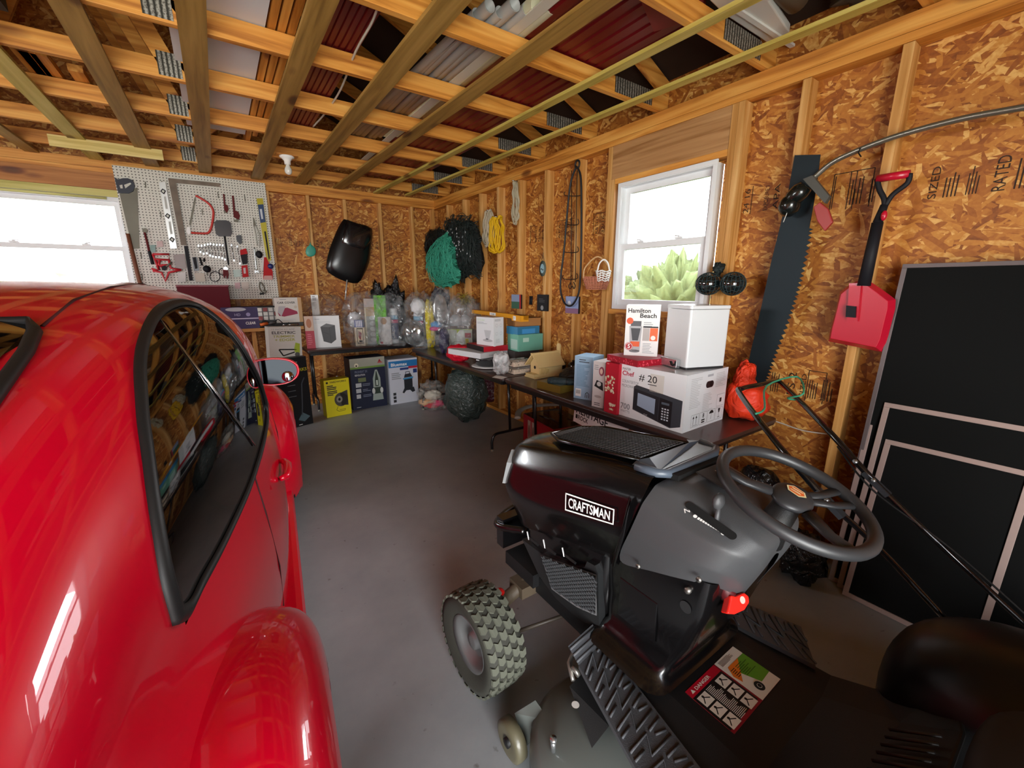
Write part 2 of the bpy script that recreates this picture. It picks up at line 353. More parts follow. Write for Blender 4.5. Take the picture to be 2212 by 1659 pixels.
for ya, yb, z_, sd in [(1.52, 1.28, 1.93, 1), (.98, .74, 1.90, 2), (.62, .02, 1.88, 3), (1.15, .85, .86, 5), (3.2, 2.95, 1.93, 7), (2.72, 2.55, 1.93, 9), (3.62, 3.4, 1.93, 8), (.62, .0, .82, 6), (2.3, 1.9, .85, 12)]:
    stamps(m, frame((XR-.0012, ya, z_), (0, -1, 0), (0, 0, 1)), 0, ya-yb, sd)
m.build('wall_right', kind='structure')
m = MB()
for a, b_, c, d in wall_rects(XL, XR, 0, 3.0, [W2]): m.box(a, b_, YB, YB+.012, c, d, OY)
for xa, xb, z_, sd in [(.64, 1.0, 1.96, 21), (1.06, 1.36, 1.95, 22), (1.60, 1.84, 1.97, 23), (1.92, 2.28, 1.97, 24), (.12, .56, .80, 25)]:
    stamps(m, frame((xa, YB-.0012, z_), (1, 0, 0), (0, 0, 1)), 0, xb-xa, sd, h=.12)
m.build('wall_back', kind='structure')
m = MB()
for a, b_, c, d in wall_rects(YFR, YB, 0, 3.0, [(2.1, 3.9, 1.2, 2.3)]): m.box(XL-.012, XL, a, b_, c, d, OX)  # opening added in this unseen wall to let fill light in
m.build('wall_left', kind='structure')
m = MB()
for a, b_, c, d in wall_rects(XL, XR, 0, 3.0, [(-3.0, .3, 0, 2.35)]): m.box(a, b_, YFR-.012, YFR, c, d, OY)
m.build('wall_front', kind='structure')
# roof deck: two slopes, ridge along y over the middle of the room
XM = (XL+XR)/2; pitch = .42
def roof(x): return 2.88+(XM*0+ (XR-XM) - abs(x-XM))*pitch
SHADEDW = mat('2a1a10', .8, var=.5, bscale=60, bump=.4)  # deck colour darkened to carry the shade above the trusses
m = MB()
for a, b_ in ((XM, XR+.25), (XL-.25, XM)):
    m.add([(a, YFR, roof(a)), (b_, YFR, roof(b_)), (b_, YB, roof(b_)), (a, YB, roof(a))], [(0, 1, 2, 3)], SHADEDW)
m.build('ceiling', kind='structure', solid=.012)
m = MB()
for y in (YB+.006, YFR-.006): m.add([(XL, y, 2.95), (XR, y, 2.95), (XM, y, roof(XM))], [(0, 1, 2)], OY)
m.build('wall_gable', kind='structure', solid=.012)
PX_, PY_, PZ_ = pine('X'), pine('Y'), pine('Z', ('a8702c', 'c99350', 'e2b676'))
# top plates (doubled) and bottom plates
MB().box(XF, XR-.001, YFR+.003, YB-.001, 2.55, 2.588, PY_).box(XF, XR-.001, YFR+.003, YB-.001, 2.59, 2.665, PY_).build('trim_1', kind='structure')
MB().box(XL+.001, XF-.001, YF, YB-.001, 2.55, 2.588, PX_).box(XL+.001, XF-.001, YF, YB-.001, 2.59, 2.665, PX_).build('trim_2', kind='structure')
MB().box(XF, XR-.001, YFR+.003, YB-.001, 0.001, .038, PY_).build('trim_3', kind='structure')
MB().box(XL+.001, XF-.001, YF, YB-.001, 0.001, .038, PX_).build('trim_4', kind='structure')
# studs, right wall
sy = [(5.36, 'first'), (4.91, 'second'), (4.50, 'third'), (4.11, 'fourth'), (3.72, 'fifth'), (3.28, 'sixth'), (2.85, 'seventh')]
for y, o in sy:
    MB().box(XF, XR-.001, y-.019, y+.019, .04, 2.548, PZ_).build('wall_stud', label='bare pine stud on the right-hand wall, %s one from the far corner' % o, cat='wall stud', group='studs along the right-hand wall', bevel=.002)
MB().box(XF, XR-.001, 2.47, 2.508, .04, 2.548, PZ_).build('wall_stud', label='bare pine stud just left of the right-hand window, behind the wicker basket', cat='wall stud', group='studs along the right-hand wall')
MB().box(XF, XR-.001, 2.43, 2.468, .04, 2.31, PZ_).build('wall_stud', label='shorter pine stud tight against the left edge of the right-hand window frame', cat='wall stud', group='studs along the right-hand wall')
MB().box(XF, XR-.001, 1.50, 1.538, .04, 2.548, PZ_).build('wall_stud', label='bare pine stud just right of the right-hand window, behind the net floats', cat='wall stud', group='studs along the right-hand wall')
MB().box(XF, XR-.001, 1.462, 1.498, .04, 2.548, PZ_).build('wall_stud', label='second of the doubled studs right of the window, on its outer side', cat='wall stud', group='studs along the right-hand wall')
MB().box(XF, XR-.001, .735, .775, .04, 2.548, PZ_).build('wall_stud', label='full-height pine stud behind the red snow shovel', cat='wall stud', group='studs along the right-hand wall', bevel=.002)
MB().box(XF, XR-.001, 1.13, 1.17, 2.12, 2.548, PZ_).build('blocking_board', label='short pine block hanging from the top plate above the wide dark saw blade', cat='board', bevel=.002)
MB().box(XF, XR-.001, -.02, .02, .04, 2.548, PZ_).build('wall_stud', label='pine stud at the far right edge, above the dark framed screens', cat='wall stud', group='studs along the right-hand wall')
# header over and sill under window 1
MB().box(XF+.005, XR-.001, 1.542, 2.466, 2.312, 2.549, pine('Y', ('8a5a2a', 'b08252', 'c69a68'))).build('trim_5', kind='structure')
MB().box(XF, XR-.001, 1.542, 2.425, 1.28, 1.318, PY_).build('trim_6', kind='structure')
MB().box(XF, XR-.001, 1.54, 2.428, 2.272, 2.31, PY_).build('trim_7', kind='structure')
for y in (1.98,): MB().box(XF, XR-.001, y-.019, y+.019, .04, 1.238, PZ_).build('wall_stud', label='short cripple stud under the right-hand window, behind the cartons', cat='wall stud', group='studs along the right-hand wall')
# studs, back wall
for x, o in [(1.02, 'behind the green hanging trowel'), (1.44, 'behind the black vinyl bag'), (1.88, 'right of the black vinyl bag'), (2.32, 'next to the corner')]:
    MB().box(x-.019, x+.019, YF, YB-.001, .04, 2.548, PZ_).build('wall_stud', label='bare pine stud on the back wall '+o, cat='wall stud', group='studs along the back wall', bevel=.002)
MB().box(2.61, 2.648, YF, YB-.001, .04, 2.548, PZ_).build('wall_stud', label='corner stud where the back wall meets the right-hand wall', cat='wall stud', group='studs along the back wall')
MB().box(-.615, -.577, YF, YB-.001, .04, 2.548, PZ_).build('wall_stud', label='pine stud between the back window and the pegboard', cat='wall stud', group='studs along the back wall')
for x in (.18, .60): MB().box(x-.019, x+.019, YF, YB-.001, .04, 2.548, PZ_).build('wall_stud', label='pine stud on the back wall behind the pegboard '+('and shelf' if x < .4 else 'right edge'), cat='wall stud', group='studs along the back wall')
MB().box(-2.3, -.617, YF-.004, YB-.001, 2.40, 2.548, pine('X', ('7a4414', 'a86a2c', 'bd8040'))).build('trim_8', kind='structure')
MB().box(-1.84, -.617, YF-.002, YB-.001, 2.335, 2.398, pine('X', ('a8a04a', 'c6bc6a', 'd6ce86'))).build('trim_9', kind='structure')
MB().box(-.655, -.617, YF-.001, YB-.001, 1.3, 2.333, pine('Z', ('a8a04a', 'c6bc6a', 'd6ce86'))).build('trim_10', kind='structure')
MB().box(-1.84, -.617, YF, YB-.001, 1.34, 1.378, PX_).build('trim_11', kind='structure')
# windows
VIN = mat('e9ecee', .35); GL = bpy.data.materials.new('window_glass'); GL.use_nodes = True
nn = GL.node_tree.nodes; ll = GL.node_tree.links; nn.remove(nn['Principled BSDF']); tr = nn.new('ShaderNodeBsdfTransparent'); gs = nn.new('ShaderNodeBsdfGlossy'); gs.inputs['Roughness'].default_value = .02
fz = nn.new('ShaderNodeFresnel'); mxs = nn.new('ShaderNodeMixShader'); ll.new(fz.outputs[0], mxs.inputs[0]); ll.new(tr.outputs[0], mxs.inputs[1]); ll.new(gs.outputs[0], mxs.inputs[2]); ll.new(mxs.outputs[0], nn['Material Output'].inputs[0])
def rim(mb, u0, u1, z0, z1, d0, d1, t_, mt, P):
    for a, b_, c, d in [(u0, u1, z0, z0+t_), (u0, u1, z1-t_, z1), (u0, u0+t_, z0+t_, z1-t_), (u1-t_, u1, z0+t_, z1-t_)]: mb.box(a, b_, d0, d1, c, d, mt, P)
def window(name, u0, u1, z0, z1, P, zr, latch):
    """u along wall, local y = depth inward to outward"""
    root = MB(); rim(root, u0, u1, z0, z1, -.005, .085, .022, VIN, P); rim(root, u0-.012, u1+.012, z0-.012, z1+.012, -.012, 0, .03, VIN, P)
    o = root.build(name, kind='structure', bevel=.0015)
    up = MB(); rim(up, u0+.022, u1-.022, zr-.02, z1-.022, .05, .08, .04, VIN, P); up.build('upper_sash', o)
    MB().box(u0+.06, u1-.06, .063, .066, zr+.02, z1-.06, GL, P).build('upper_pane', o)
    lo = MB(); rim(lo, u0+.022, u1-.022, z0+.022, zr+.02, .012, .045, .042, VIN, P); lo.build('lower_sash', o, bevel=.001)
    MB().box(u0+.06, u1-.06, .026, .029, z0+.06, zr-.02, GL, P).build('lower_pane', o)
    for f in (.3, .72):
        u = u0+(u1-u0)*f
        la = MB(); la.cbox((u, .02, zr+.027), (.06, .025, .012), VIN, P); la.cyl(P @ Vector((u, .018, zr+.033)), P @ Vector((u, .018, zr+.042)), .012, VIN, n=12)
        la.tube([P @ Vector((u, .018, zr+.04)), P @ Vector((u+.03, .008, zr+.042))], .005, VIN, 6); la.build('sash_latch', o)
    return o
P1 = frame((XF+.005, 0, 0), (0, 1, 0), (1, 0, 0))   # u=y, depth=+x
P1 = Matrix(((0, 1, 0, XF+.0), (1, 0, 0, 0), (0, 0, 1, 0), (0, 0, 0, 1)))
window('window_1', 1.60, 2.37, 1.335, 2.255, P1, 1.80, True)
P2 = Matrix(((1, 0, 0, 0), (0, 1, 0, YF), (0, 0, 1, 0), (0, 0, 0, 1)))
window('window_2', -1.78, -.665, 1.40, 2.32, P2, 1.86, True)
P3 = Matrix(((0, -1, 0, XL+.09), (1, 0, 0, 0), (0, 0, 1, 0), (0, 0, 0, 1)))
window('added_window_3', 2.12, 3.88, 1.22, 2.28, P3, 1.75, True)  # added window, closes the fill-light opening in the unseen left wall
# roller-blind rail over window 2
br = MB(); br.cyl((-1.7, YF-.03, 2.315), (-.76, YF-.03, 2.315), .012, mat('d8d68a', .4), n=10); br.build('blind_rail', label='slim pale rail mounted across the top of the back window', cat='curtain rail')
# ---------------------------------------------------------------- trusses and ceiling straps
ty = [-1.9, -1.25, -.6, .06, .735, 1.40, 2.095, 2.765, 3.435, 4.11, 4.79, 5.46]
tn = {3: 'nearest the camera', }
GAL = bpy.data.materials.new('galvanised_plate'); GAL.use_nodes = True
n = GAL.node_tree.nodes; L = GAL.node_tree.links; b = n['Principled BSDF']; b.inputs['Metallic'].default_value = .6; b.inputs['Roughness'].default_value = .5
t = n.new('ShaderNodeTexCoord'); wv = n.new('ShaderNodeTexWave'); wv.bands_direction = 'X'; wv.inputs['Scale'].default_value = 14; wv.inputs['Distortion'].default_value = .6; L.new(t.outputs['Object'], wv.inputs[0])
vo = n.new('ShaderNodeTexVoronoi'); vo.inputs['Scale'].default_value = 130; L.new(t.outputs['Object'], vo.inputs[0])
mm = n.new('ShaderNodeMath'); mm.operation = 'MULTIPLY'; L.new(wv.outputs['Fac'], mm.inputs[0]); L.new(vo.outputs['Distance'], mm.inputs[1])
r = ramp(n, [(.05, '3c3a34'), (.3, '8e8a80'), (.6, 'b4b0a6')]); L.new(mm.outputs[0], r.inputs[0]); L.new(r.outputs[0], b.inputs['Base Color'])
tnames = ['behind the camera, {} back'.format(k) for k in ('farthest', 'second farthest', 'third farthest')]+['right above the camera', 'over the back of the car', 'crossing the top edge of the photo', 'just behind the top edge, in front of the pipe ends', 'second in from the top edge', 'third in, crossing above the car', 'fourth in, crossing above the car', 'fifth in, crossing near the light bulb', 'last one, closest to the back wall']
for i, y in enumerate(ty):
    tr_ = thing('roof_truss', 'orange pine roof truss '+tnames[i], 'roof truss', (0, y, 2.67), group='roof trusses across the garage')
    MB().box(XL+.01, XR-.005, -.038, 0, 0, .1, PX_).build('bottom_chord', tr_, bevel=.002)
    for s in (1, -1):
        m = MB(); xe = XR+.1 if s > 0 else XL-.1
        m.bar((XM, -.019, roof(XM)-2.67-.07), (xe, -.019, roof(xe)-2.67-.07), .038, .09, PX_, up=(0, 0, 1)); m.build('top_chord', tr_)
    for x0, x1, nm in [(-.0, .95, 1), (-.06, XM+.02, 2), (-1.5, XM-.02, 3), (-1.56, -2.6, 4)]:
        MB().bar((x0, -.019, .06), (x1, -.019, roof(x1)-2.67-.1), .038, .089, PX_).build('web', tr_)
    for x in (-.06, -1.53, 2.2):
        MB().box(x-.055 if x < 1 else x, x+.055 if x < 1 else x+.36, -.0405, -.0385, .012, .135 if x < 1 else .1, GAL).box(x-.055 if x < 1 else x, x+.055 if x < 1 else x+.36, .0005, .0025, .012, .135 if x < 1 else .1, GAL).build('nail_plate', tr_)
STR = pine('Y', ('7c5a26', '9c7838', 'b28c4a'), 1); STRY = pine('Y', ('a08c3c', 'c0ac54', 'd2c070'), 2)  # STR is pine browned to carry the shading of the strap undersides
straps = [(-1.66, -1.58, 5.74, .09, STR, 'far left, seen through the window side'), (-1.26, -1.19, 5.74, .09, STR, 'second from the left'), (-.80, -.77, 5.73, .105, STRY, 'yellowish, above the back window'), (-.37, -.37, 5.72, .11, STR, 'ending above the left part of the pegboard'),
          (.065, .055, 5.73, .11, STR, 'running straight over the middle of the pegboard'), (.52, .513, 5.73, .105, STR, 'ending at the right corner of the pegboard'), (.965, .94, 5.7, .12, STR, 'beside the light bulb, spliced over a truss'),
          (1.49, 1.36, 5.7, .105, STR, 'just right of the stored pipes'), (1.98, 1.82, 5.7, .06, STRY, 'crossing beneath the dark red sheets'), (2.42, 2.2, 5.6, .06, STRY, 'closest to the right-hand wall')]
for a, b_, ye, wd, mt, nm in straps:
    yn = -2.1; sl = (b_-a)/(ye-.9)
    x0 = a-(.9-yn)*sl
    MB().bar((x0, yn, 2.6605-.002), (b_, ye, 2.6605-.002), wd, .019 if wd > .08 else .019, mt, up=(0, 0, 1)).build('ceiling_strap', label='flat strapping board nailed under the trusses, '+nm, cat='strapping board', group='strapping under the trusses')
MB().box(-.94, -.24, 5.04, 5.06, 2.575, 2.6585, pine('X', ('b8a050', 'd2bc70', 'e0cc86'))).build('scrap_board', label='pale short board nailed across below the straps near the back wall', cat='board')
# ---------------------------------------------------------------- outside the windows
GR = mat('5e6c34', .9, bump=.3, bscale=8, var=.4)
gm = MB(); gm.grid(lambda u, v: (-26+60*u, -20+60*v, -.3+.25*noise.noise(Vector((u*9, v*9, 0)))), 30, 30, GR); 
gm.build('ground_outside', kind='structure')
# ================================================================ THE RED CAR  (local: x to its right, y forward, origin at the rear bumper on the floor)
CAR0 = (-.845, 0, 0); CARYAW = -5.3
car = thing('car', 'glossy red rounded two-door car parked nose to the back wall, left side of the photo', 'car', CAR0, CARYAW)
CM = car.matrix_basis.copy(); CI = Matrix.Translation(CAR0) @ Matrix.Rotation(math.radians(CARYAW), 4, 'Z'); CI = CI.inverted(); CW = CI.inverted()
def curve(pts):
    xs = [p[0] for p in pts]; ys = [p[1] for p in pts]; n_ = len(pts)
    d = [0]*n_
    for i in range(n_):
        a, b_ = max(i-1, 0), min(i+1, n_-1); d[i] = (ys[b_]-ys[a])/(xs[b_]-xs[a])
    def f(x):
        if x <= xs[0]: return ys[0]
        if x >= xs[-1]: return ys[-1]
        i = 0
        while xs[i+1] < x: i += 1
        h = xs[i+1]-xs[i]; t_ = (x-xs[i])/h
        return (2*t_**3-3*t_**2+1)*ys[i]+(t_**3-2*t_**2+t_)*h*d[i]+(-2*t_**3+3*t_**2)*ys[i+1]+(t_**3-t_**2)*h*d[i+1]
    return f
zt = curve([(0, .56), (.05, .74), (.13, .88), (.3, 1.05), (.5, 1.19), (.8, 1.335), (1.1, 1.43), (1.4, 1.49), (1.75, 1.522), (2.1, 1.525), (2.4, 1.475), (2.7, 1.36), (3.0, 1.17), (3.12, 1.07), (3.3, 1.0), (3.6, .92), (3.85, .80), (4.0, .66), (4.09, .5)])
wb = curve([(0, .40), (.1, .50), (.3, .575), (.5, .615), (.8, .638), (1.2, .688), (1.47, .72), (1.78, .748), (2.05, .757), (2.4, .753), (2.8, .735), (3.2, .70), (3.6, .60), (3.9, .48), (4.09, .33)])
SP = curve([(.6, 2.8), (1.2, 3.2), (1.9, 3.8), (2.6, 3.4)])
def zb(s): return min(.93, zt(s)*.78)
def hw(s, z):
    b_ = zb(s); W_ = wb(s)
    if z <= b_:
        k = z/b_; return W_*(1+.05*math.sin(PI*min(1, max(0, (k-.25)/.75)))-.10*max(0, .3-k)/.3)
    r_ = (z-b_)/(zt(s)-b_)
    return 0 if r_ >= 1 else W_*(1-r_**SP(s))**(1/SP(s))
def surf(s, th):
    """section: th 0 sill .. 1 belt .. 2 crown"""
    if th <= 1: z = .16+(zb(s)-.16)*th; return hw(s, z), z
    a = (th-1)*PI/2; b_ = zb(s)
    return wb(s)*max(0, math.cos(a))**(2/SP(s)), b_+(zt(s)-b_)*math.sin(a)**(2/SP(s))
def hit(px, py, off=0):
    """where the view ray through a photo pixel meets the right flank of the body, in the car's own coordinates"""
    o = CI @ Vector((0, 0, CAM_H)); d = (CI.to_3x3() @ ray(px, py)).normalized(); a = .1
    g = lambda k: (lambda p: p.x-hw(p.y, p.z) if 0 < p.y < 4.09 and p.z < zt(p.y) else (1 if p.z < 3 else 1))(o+d*k)
    while a < 5 and g(a) > 0: a += .01
    lo, hi = a-.01, a
    for _ in range(24):
        mid = (lo+hi)/2
        if g(mid) > 0: lo = mid
        else: hi = mid
    p = o+d*hi; return p
def nrm(s, z):
    e = .004; a = hw(s+e, z)-hw(s-e, z); b_ = hw(s, z+e)-hw(s, z-e)
    return Vector((1, -a/(2*e), -b_/(2*e))).normalized()
def onb(s, z, off=0): return Vector((hw(s, z), s, z))+nrm(s, z)*off
WINPX = [(372, 1353), (345, 1250), (320, 1100), (300, 950), (291, 860), (288, 790), (296, 735), (314, 690), (340, 662), (375, 650), (412, 655), (452, 677), (500, 722), (540, 785), (563, 838), (574, 888), (568, 950), (540, 1048), (482, 1175), (428, 1275), (398, 1335)]
_w = [hit(*p) for p in WINPX]; WSZ = [(p.y, p.z) for p in _w]
def inside(x, y, P):
    c_ = False
    for i in range(len(P)):
        (x1, y1), (x2, y2) = P[i-1], P[i]
        if (y1 > y) != (y2 > y) and x < (x2-x1)*(y-y1)/(y2-y1)+x1: c_ = not c_
    return c_
RED = bpy.data.materials.new('red_car_paint'); RED.use_nodes = True; b = RED.node_tree.nodes['Principled BSDF']
b.inputs['Base Color'].default_value = lin('d00026'); b.inputs['Roughness'].default_value = .32; b.inputs['Coat Weight'].default_value = .8; b.inputs['Coat Roughness'].default_value = .02; b.inputs['Specular IOR Level'].default_value = .15
DGL = mat('050607', .03, coat=0, alpha=.97, spec=1, ior=1.6, name='tinted_glass'); RUB = mat('121213', .55); DIN = mat('1b1a1a', .8)
cs = sum(p[0] for p in WSZ)/len(WSZ); cz = sum(p[1] for p in WSZ)/len(WSZ)
SHR = [(cs+(a-cs)*.955, cz+(b_-cz)*.955) for a, b_ in WSZ]
NS, NT = 200, 96
m = MB()
def bf(u, v):
    s = .0+4.09*u; th = v*4
    if th <= 2: t_, z_ = surf(s, th)
    else: t_, z_ = surf(s, 4-th); t_ = -t_
    return (t_, s, z_)
def keepf(i, j):
    x, y, z = bf((i+.5)/NS, (j+.5)/NT)
    if inside(y, z, SHR) and abs(x) > .3: return False
    if z > .93 and 2.2 < y < 3.0 and abs(x) < .56-(y-2.2)*-.12 and z > 1.1 and z > zt(y)-.16 and y > 2.32: return False
    if .5 < y < 1.21 and abs(x) < .43 and z > 1.0: return False
    if z < .93 and ((y-.79)**2+(z-.33)**2 < .13 or (y-3.31)**2+(z-.33)**2 < .13): return False
    return True
m.grid(bf, NS, NT, RED, keep=keepf); m.build('body_shell', car)
def patch(name, px, off, mt, sgn=1, ns=26):
    """glass sheet following the body inside an outline in (s, z)"""
    P = px; c0 = (sum(p[0] for p in P)/len(P), sum(p[1] for p in P)/len(P)); Q = bez([(a, b_, 0) for a, b_ in P]+[(P[0][0], P[0][1], 0)], 4)[:-1]
    vs = []; fs = []; R_ = 12
    for k in range(R_+1):
        for q in Q:
            s_, z_ = c0[0]+(q.x-c0[0])*k/R_, c0[1]+(q.y-c0[1])*k/R_; p = onb(s_, z_, off); vs.append((p.x*sgn, p.y, p.z))
    N_ = len(Q)
    for k in range(R_):
        for i in range(N_): fs.append((k*N_+i, k*N_+(i+1) % N_, (k+1)*N_+(i+1) % N_, (k+1)*N_+i) if k else (i, (i+1) % N_, N_+(i+1) % N_, N_+i))
    mb = MB(); mb.add(vs, fs, mt, None, True); return mb.build(name, car)
SH2 = [(cs+(a-cs)*.99, cz+(b_-cz)*.99) for a, b_ in WSZ]
for sg in (1, -1):
    patch('side_window', SH2, .002, DGL, sg)
    m = MB(); Q = bez([(a, b_, 0) for a, b_ in WSZ]+[(WSZ[0][0], WSZ[0][1], 0)], 6)[:-1]
    inn = [(cs+(q.x-cs)*.945, cz+(q.y-cz)*.94) for q in Q]; vs = []
    for (a, b_), q in zip(inn, Q):
        for s_, z_, o_ in ((a, b_, .003), (a, b_, .009), ((a+q.x)/2, (b_+q.y)/2, .013), (q.x, q.y, .009), (q.x, q.y, .0)):
            p = onb(s_, z_, o_); vs.append((p.x*sg, p.y, p.z))
    N_ = len(Q); m.add(vs, [(i*5+k, i*5+k+1, ((i+1) % N_)*5+k+1, ((i+1) % N_)*5+k) for i in range(N_) for k in range(4)], RUB, None, True)
    # chrome division strip between the rear quarter pane and the door pane
    DV = [hit(335+(546-335)*k/10, 681+(962-681)*k/10) for k in range(11)]
    m.build('window_seal', car, label='black rubber window seal')
    m = MB(); m.tube([(sg*(onb(p.y, p.z, .006).x), p.y, p.z) for p in DV], .003, mat('b9bcc0', .2, metal=1), 6); m.build('window_divider', car)
# windscreen and backlight on the crown surface
def crown(s, t_, off=0):
    W_ = wb(s); b_ = zb(s); r_ = max(0, 1-min(1, abs(t_)/W_)**SP(s))**(1/SP(s)); return Vector((t_, s, b_+(zt(s)-b_)*r_+off))
m = MB(); m.grid(lambda u, v: tuple(crown(2.26+.8*v, (u-.5)*2*(.545+.1*v), .004)), 16, 12, DGL); m.build('windscreen', car)
m = MB(); m.grid(lambda u, v: tuple(crown(.47+.76*v, (u-.5)*2*(.455-.022*v), .005)), 16, 12, DGL); m.build('rear_window', car)
m = MB(); m.tube([tuple(crown(s_, t_, .008)) for s_, t_ in [(.47, -.44), (.47, .44), (.7, .462), (.95, .466), (1.115, .457), (1.20, .444), (1.238, .425), (1.238, -.425), (1.20, -.444), (.9, -.466)]], .011, RUB, 6, closed=True); m.build('rear_window_seal', car)
SEAM = mat('3a0508', .7)
for sg in (1, -1):
    m = MB(); m.tube([tuple(crown(s_, sg*t_, .0008)) for s_, t_ in [(1.245, .44), (1.45, .432), (1.7, .44), (2.0, .45), (2.25, .46)]], .0035, SEAM, 5); m.build('roof_seam', car); m = MB()
    m.tube([(sg*onb(s_, z_, .0005).x, s_, z_) for s_, z_ in [(1.52, .93), (1.50, .8), (1.50, .6), (1.53, .4), (1.56, .22)]], .0035, SEAM, 5); m.build('door_shut_line', car); m = MB()
    m.tube([(sg*onb(s_, z_, .0005).x, s_, z_) for s_, z_ in [(2.62, .93), (2.66, .7), (2.64, .5), (2.6, .22)]], .0035, SEAM, 5); m.build('door_shut_line', car)
# fenders
FP = 3.3
def fender(name, sa, aS, aZ, zc, tm, sg, FP):
    mb = MB()
    def fn(u, v):
        a = 2*PI*u; r_ = v; k = (1-r_**FP)**(1/FP) if r_ < 1 else 0
        return (sg*(.42+(tm-.42)*k), sa+aS*r_*math.cos(a), zc+aZ*r_*math.sin(a))
    NU, NV = 72, 40
    vs = [fn(i/NU, (j/NV)**.7) for j in range(NV+1) for i in range(NU)]
    fs = []
    for j in range(NV):
        for i in range(NU):
            q = [j*NU+i, j*NU+(i+1) % NU, (j+1)*NU+(i+1) % NU, (j+1)*NU+i]; c_ = [sum(vs[k][d] for k in q)/4 for d in range(3)]
            if (c_[1]-sa)**2+(c_[2]-.33)**2 > .34**2 and c_[2] > .2: fs.append(tuple(q))
    mb.add(vs, fs, RED, None, True)
    o = mb.build(name, car)
    ar = MB(); ar.tube([(sg*(.37+(tm-.42)*(1-min(.99,((.358*math.cos(a)/aS)**2+((.33+.358*math.sin(a)-zc)/aZ)**2)**.5)**FP)**(1/FP)), sa+.345*math.cos(a), .33+.345*math.sin(a)) for a in [PI*k/20 for k in range(-1, 22)]], .008, RUB, 6); ar.build('arch_trim', o)
for sg in (1, -1):
    fender('rear_fender', .82, .58, .44, .36, .862, sg, 6.5); fender('front_fender', 3.31, .62, .54, .36, .90, sg, 3.3)
    mb = MB(); mb.box(sg*.70, sg*.815, 1.2, 2.85, .16, .27, RED); mb.build('running_board', car, bevel=.03)
    for sa in (.79, 3.31):
        mb = MB(); M_ = T(sg*.74, sa, .33) @ RY(90)
        mb.lathe([(.21, -.10), (.30, -.105), (.325, -.07), (.33, 0), (.325, .07), (.30, .105), (.21, .10), (.21, -.10)], RUB, 40, M_, close=True); wl = mb.build('wheel', car)
        mb = MB(); mb.lathe([(.03, .09), (.05, .10), (.06, .085), (.19, .08), (.21, .10), (.215, -.09)], mat('a9acb0', .3, metal=.9), 32, M_ if sg > 0 else T(sg*.74, sa, .33) @ RY(-90))
        mb.build('rim', wl)
# bumper, tail lamps, door handle, mirror, antenna
mb = MB(); mb.grid(lambda u, v: (lambda a, p: (.80*math.sin(a), .32-.40*math.cos(a)**.8 if math.cos(a) > 0 else .32, .30+.24*v))((u-.5)*PI*.98, v), 30, 6, RED); mb.build('rear_bumper', car, solid=.02)
mb = MB(); mb.grid(lambda u, v: (lambda a: (.78*math.sin(a), 3.75+.40*max(0, math.cos(a))**.8, .22+.30*v))((u-.5)*PI*.98), 30, 6, RED); mb.build('front_bumper', car, solid=.02)
for sg in (1, -1):
    mb = MB(); mb.blob((sg*.56, .20, .70), (.07, .05, .08), mat('a00010', .1, coat=1), 0, nu=20, nv=12); mb.build('tail_lamp', car)
    mb = MB(); mb.blob((sg*.60, 3.86, .60), (.11, .09, .11), mat('dfe4e8', .05, coat=1), 0, nu=20, nv=12); mb.build('headlamp', car)
hp = hit(603, 1015)
for sg in (1, -1):
    c_ = onb(hp.y, hp.z, .012); mb = MB(); mb.tube([(sg*(c_.x+dx), c_.y+dy, c_.z) for dy, dx in [(-.10, -.01), (-.085, .012), (-.03, .02), (.04, .02), (.085, .01), (.10, -.01)]], [.010, .014, .017, .017, .014, .010], RED, 10); mb.disc(frame((sg*(c_.x+.012), c_.y-.15*sg, c_.z), (0, sg, 0), (0, 0, 1)), 0, 0, .012, mat('9a9a9a', .3, metal=1)); mb.build('door_handle', car)
def mirror(sg):
    cY, cZ, cX = 2.32, 1.105, .805
    mb = MB(); M_ = Matrix(((sg, 0, 0, 0), (0, 1, 0, 0), (0, 0, 1, 0), (0, 0, 0, 1)))
    prof = [(-.095, .02), (-.09, .052), (-.045, .066), (.02, .066), (.075, .052), (.105, .02), (.10, -.025), (.06, -.055), (0, -.062), (-.06, -.052), (-.09, -.02)]
    Q = [(q.x, q.y) for q in bez([(a, b_, 0) for a, b_ in prof]+[(prof[0][0], prof[0][1], 0)], 4)[:-1]]; N_ = len(Q); vs = []
    lay = [(-.028, .90), (-.034, .97), (-.03, 1.0), (0, 1.0), (.04, .93), (.07, .75), (.09, .45), (.095, .05)]
    for dy, k in lay:
        for a, b_ in Q: vs.append((cX+a*k, cY+dy+.0, cZ+b_*k))
    fs = [(j*N_+i, j*N_+(i+1) % N_, (j+1)*N_+(i+1) % N_, (j+1)*N_+i) for j in range(len(lay)-1) for i in range(N_)]
    mb.add(vs, fs, RED, M_, True); hs = mb.build('side_mirror', car)
    g = MB(); g.pl(frame((cX, cY-.026, cZ), (1, 0, 0), (0, 0, 1)), [(a*.9, b_*.9) for a, b_ in Q], mat('17191c', .04, metal=1), 0)  # metal coloured near black in place of a dark reflection
    if sg < 0: g.v = [(-x, y, z) for x, y, z in g.v]
    g.build('mirror_glass', hs)
    g = MB(); g.blob((sg*(cX+.055), cY-.03, cZ-.026), (.026, .006, .026), mat('b8bec4', .02, metal=1), 0, nu=18, nv=10); g.build('blind_spot_mirror', hs, label='small round convex mirror')
    g = MB(); g.tube([(sg*(cX-.10), cY+.10, cZ-.075), (sg*(cX-.07), cY+.05, cZ-.055), (sg*(cX-.03), cY+.03, cZ-.05)], [.045, .04, .03], RUB, 12, flat=.5); g.build('mirror_foot', hs)
mirror(1); mirror(-1)
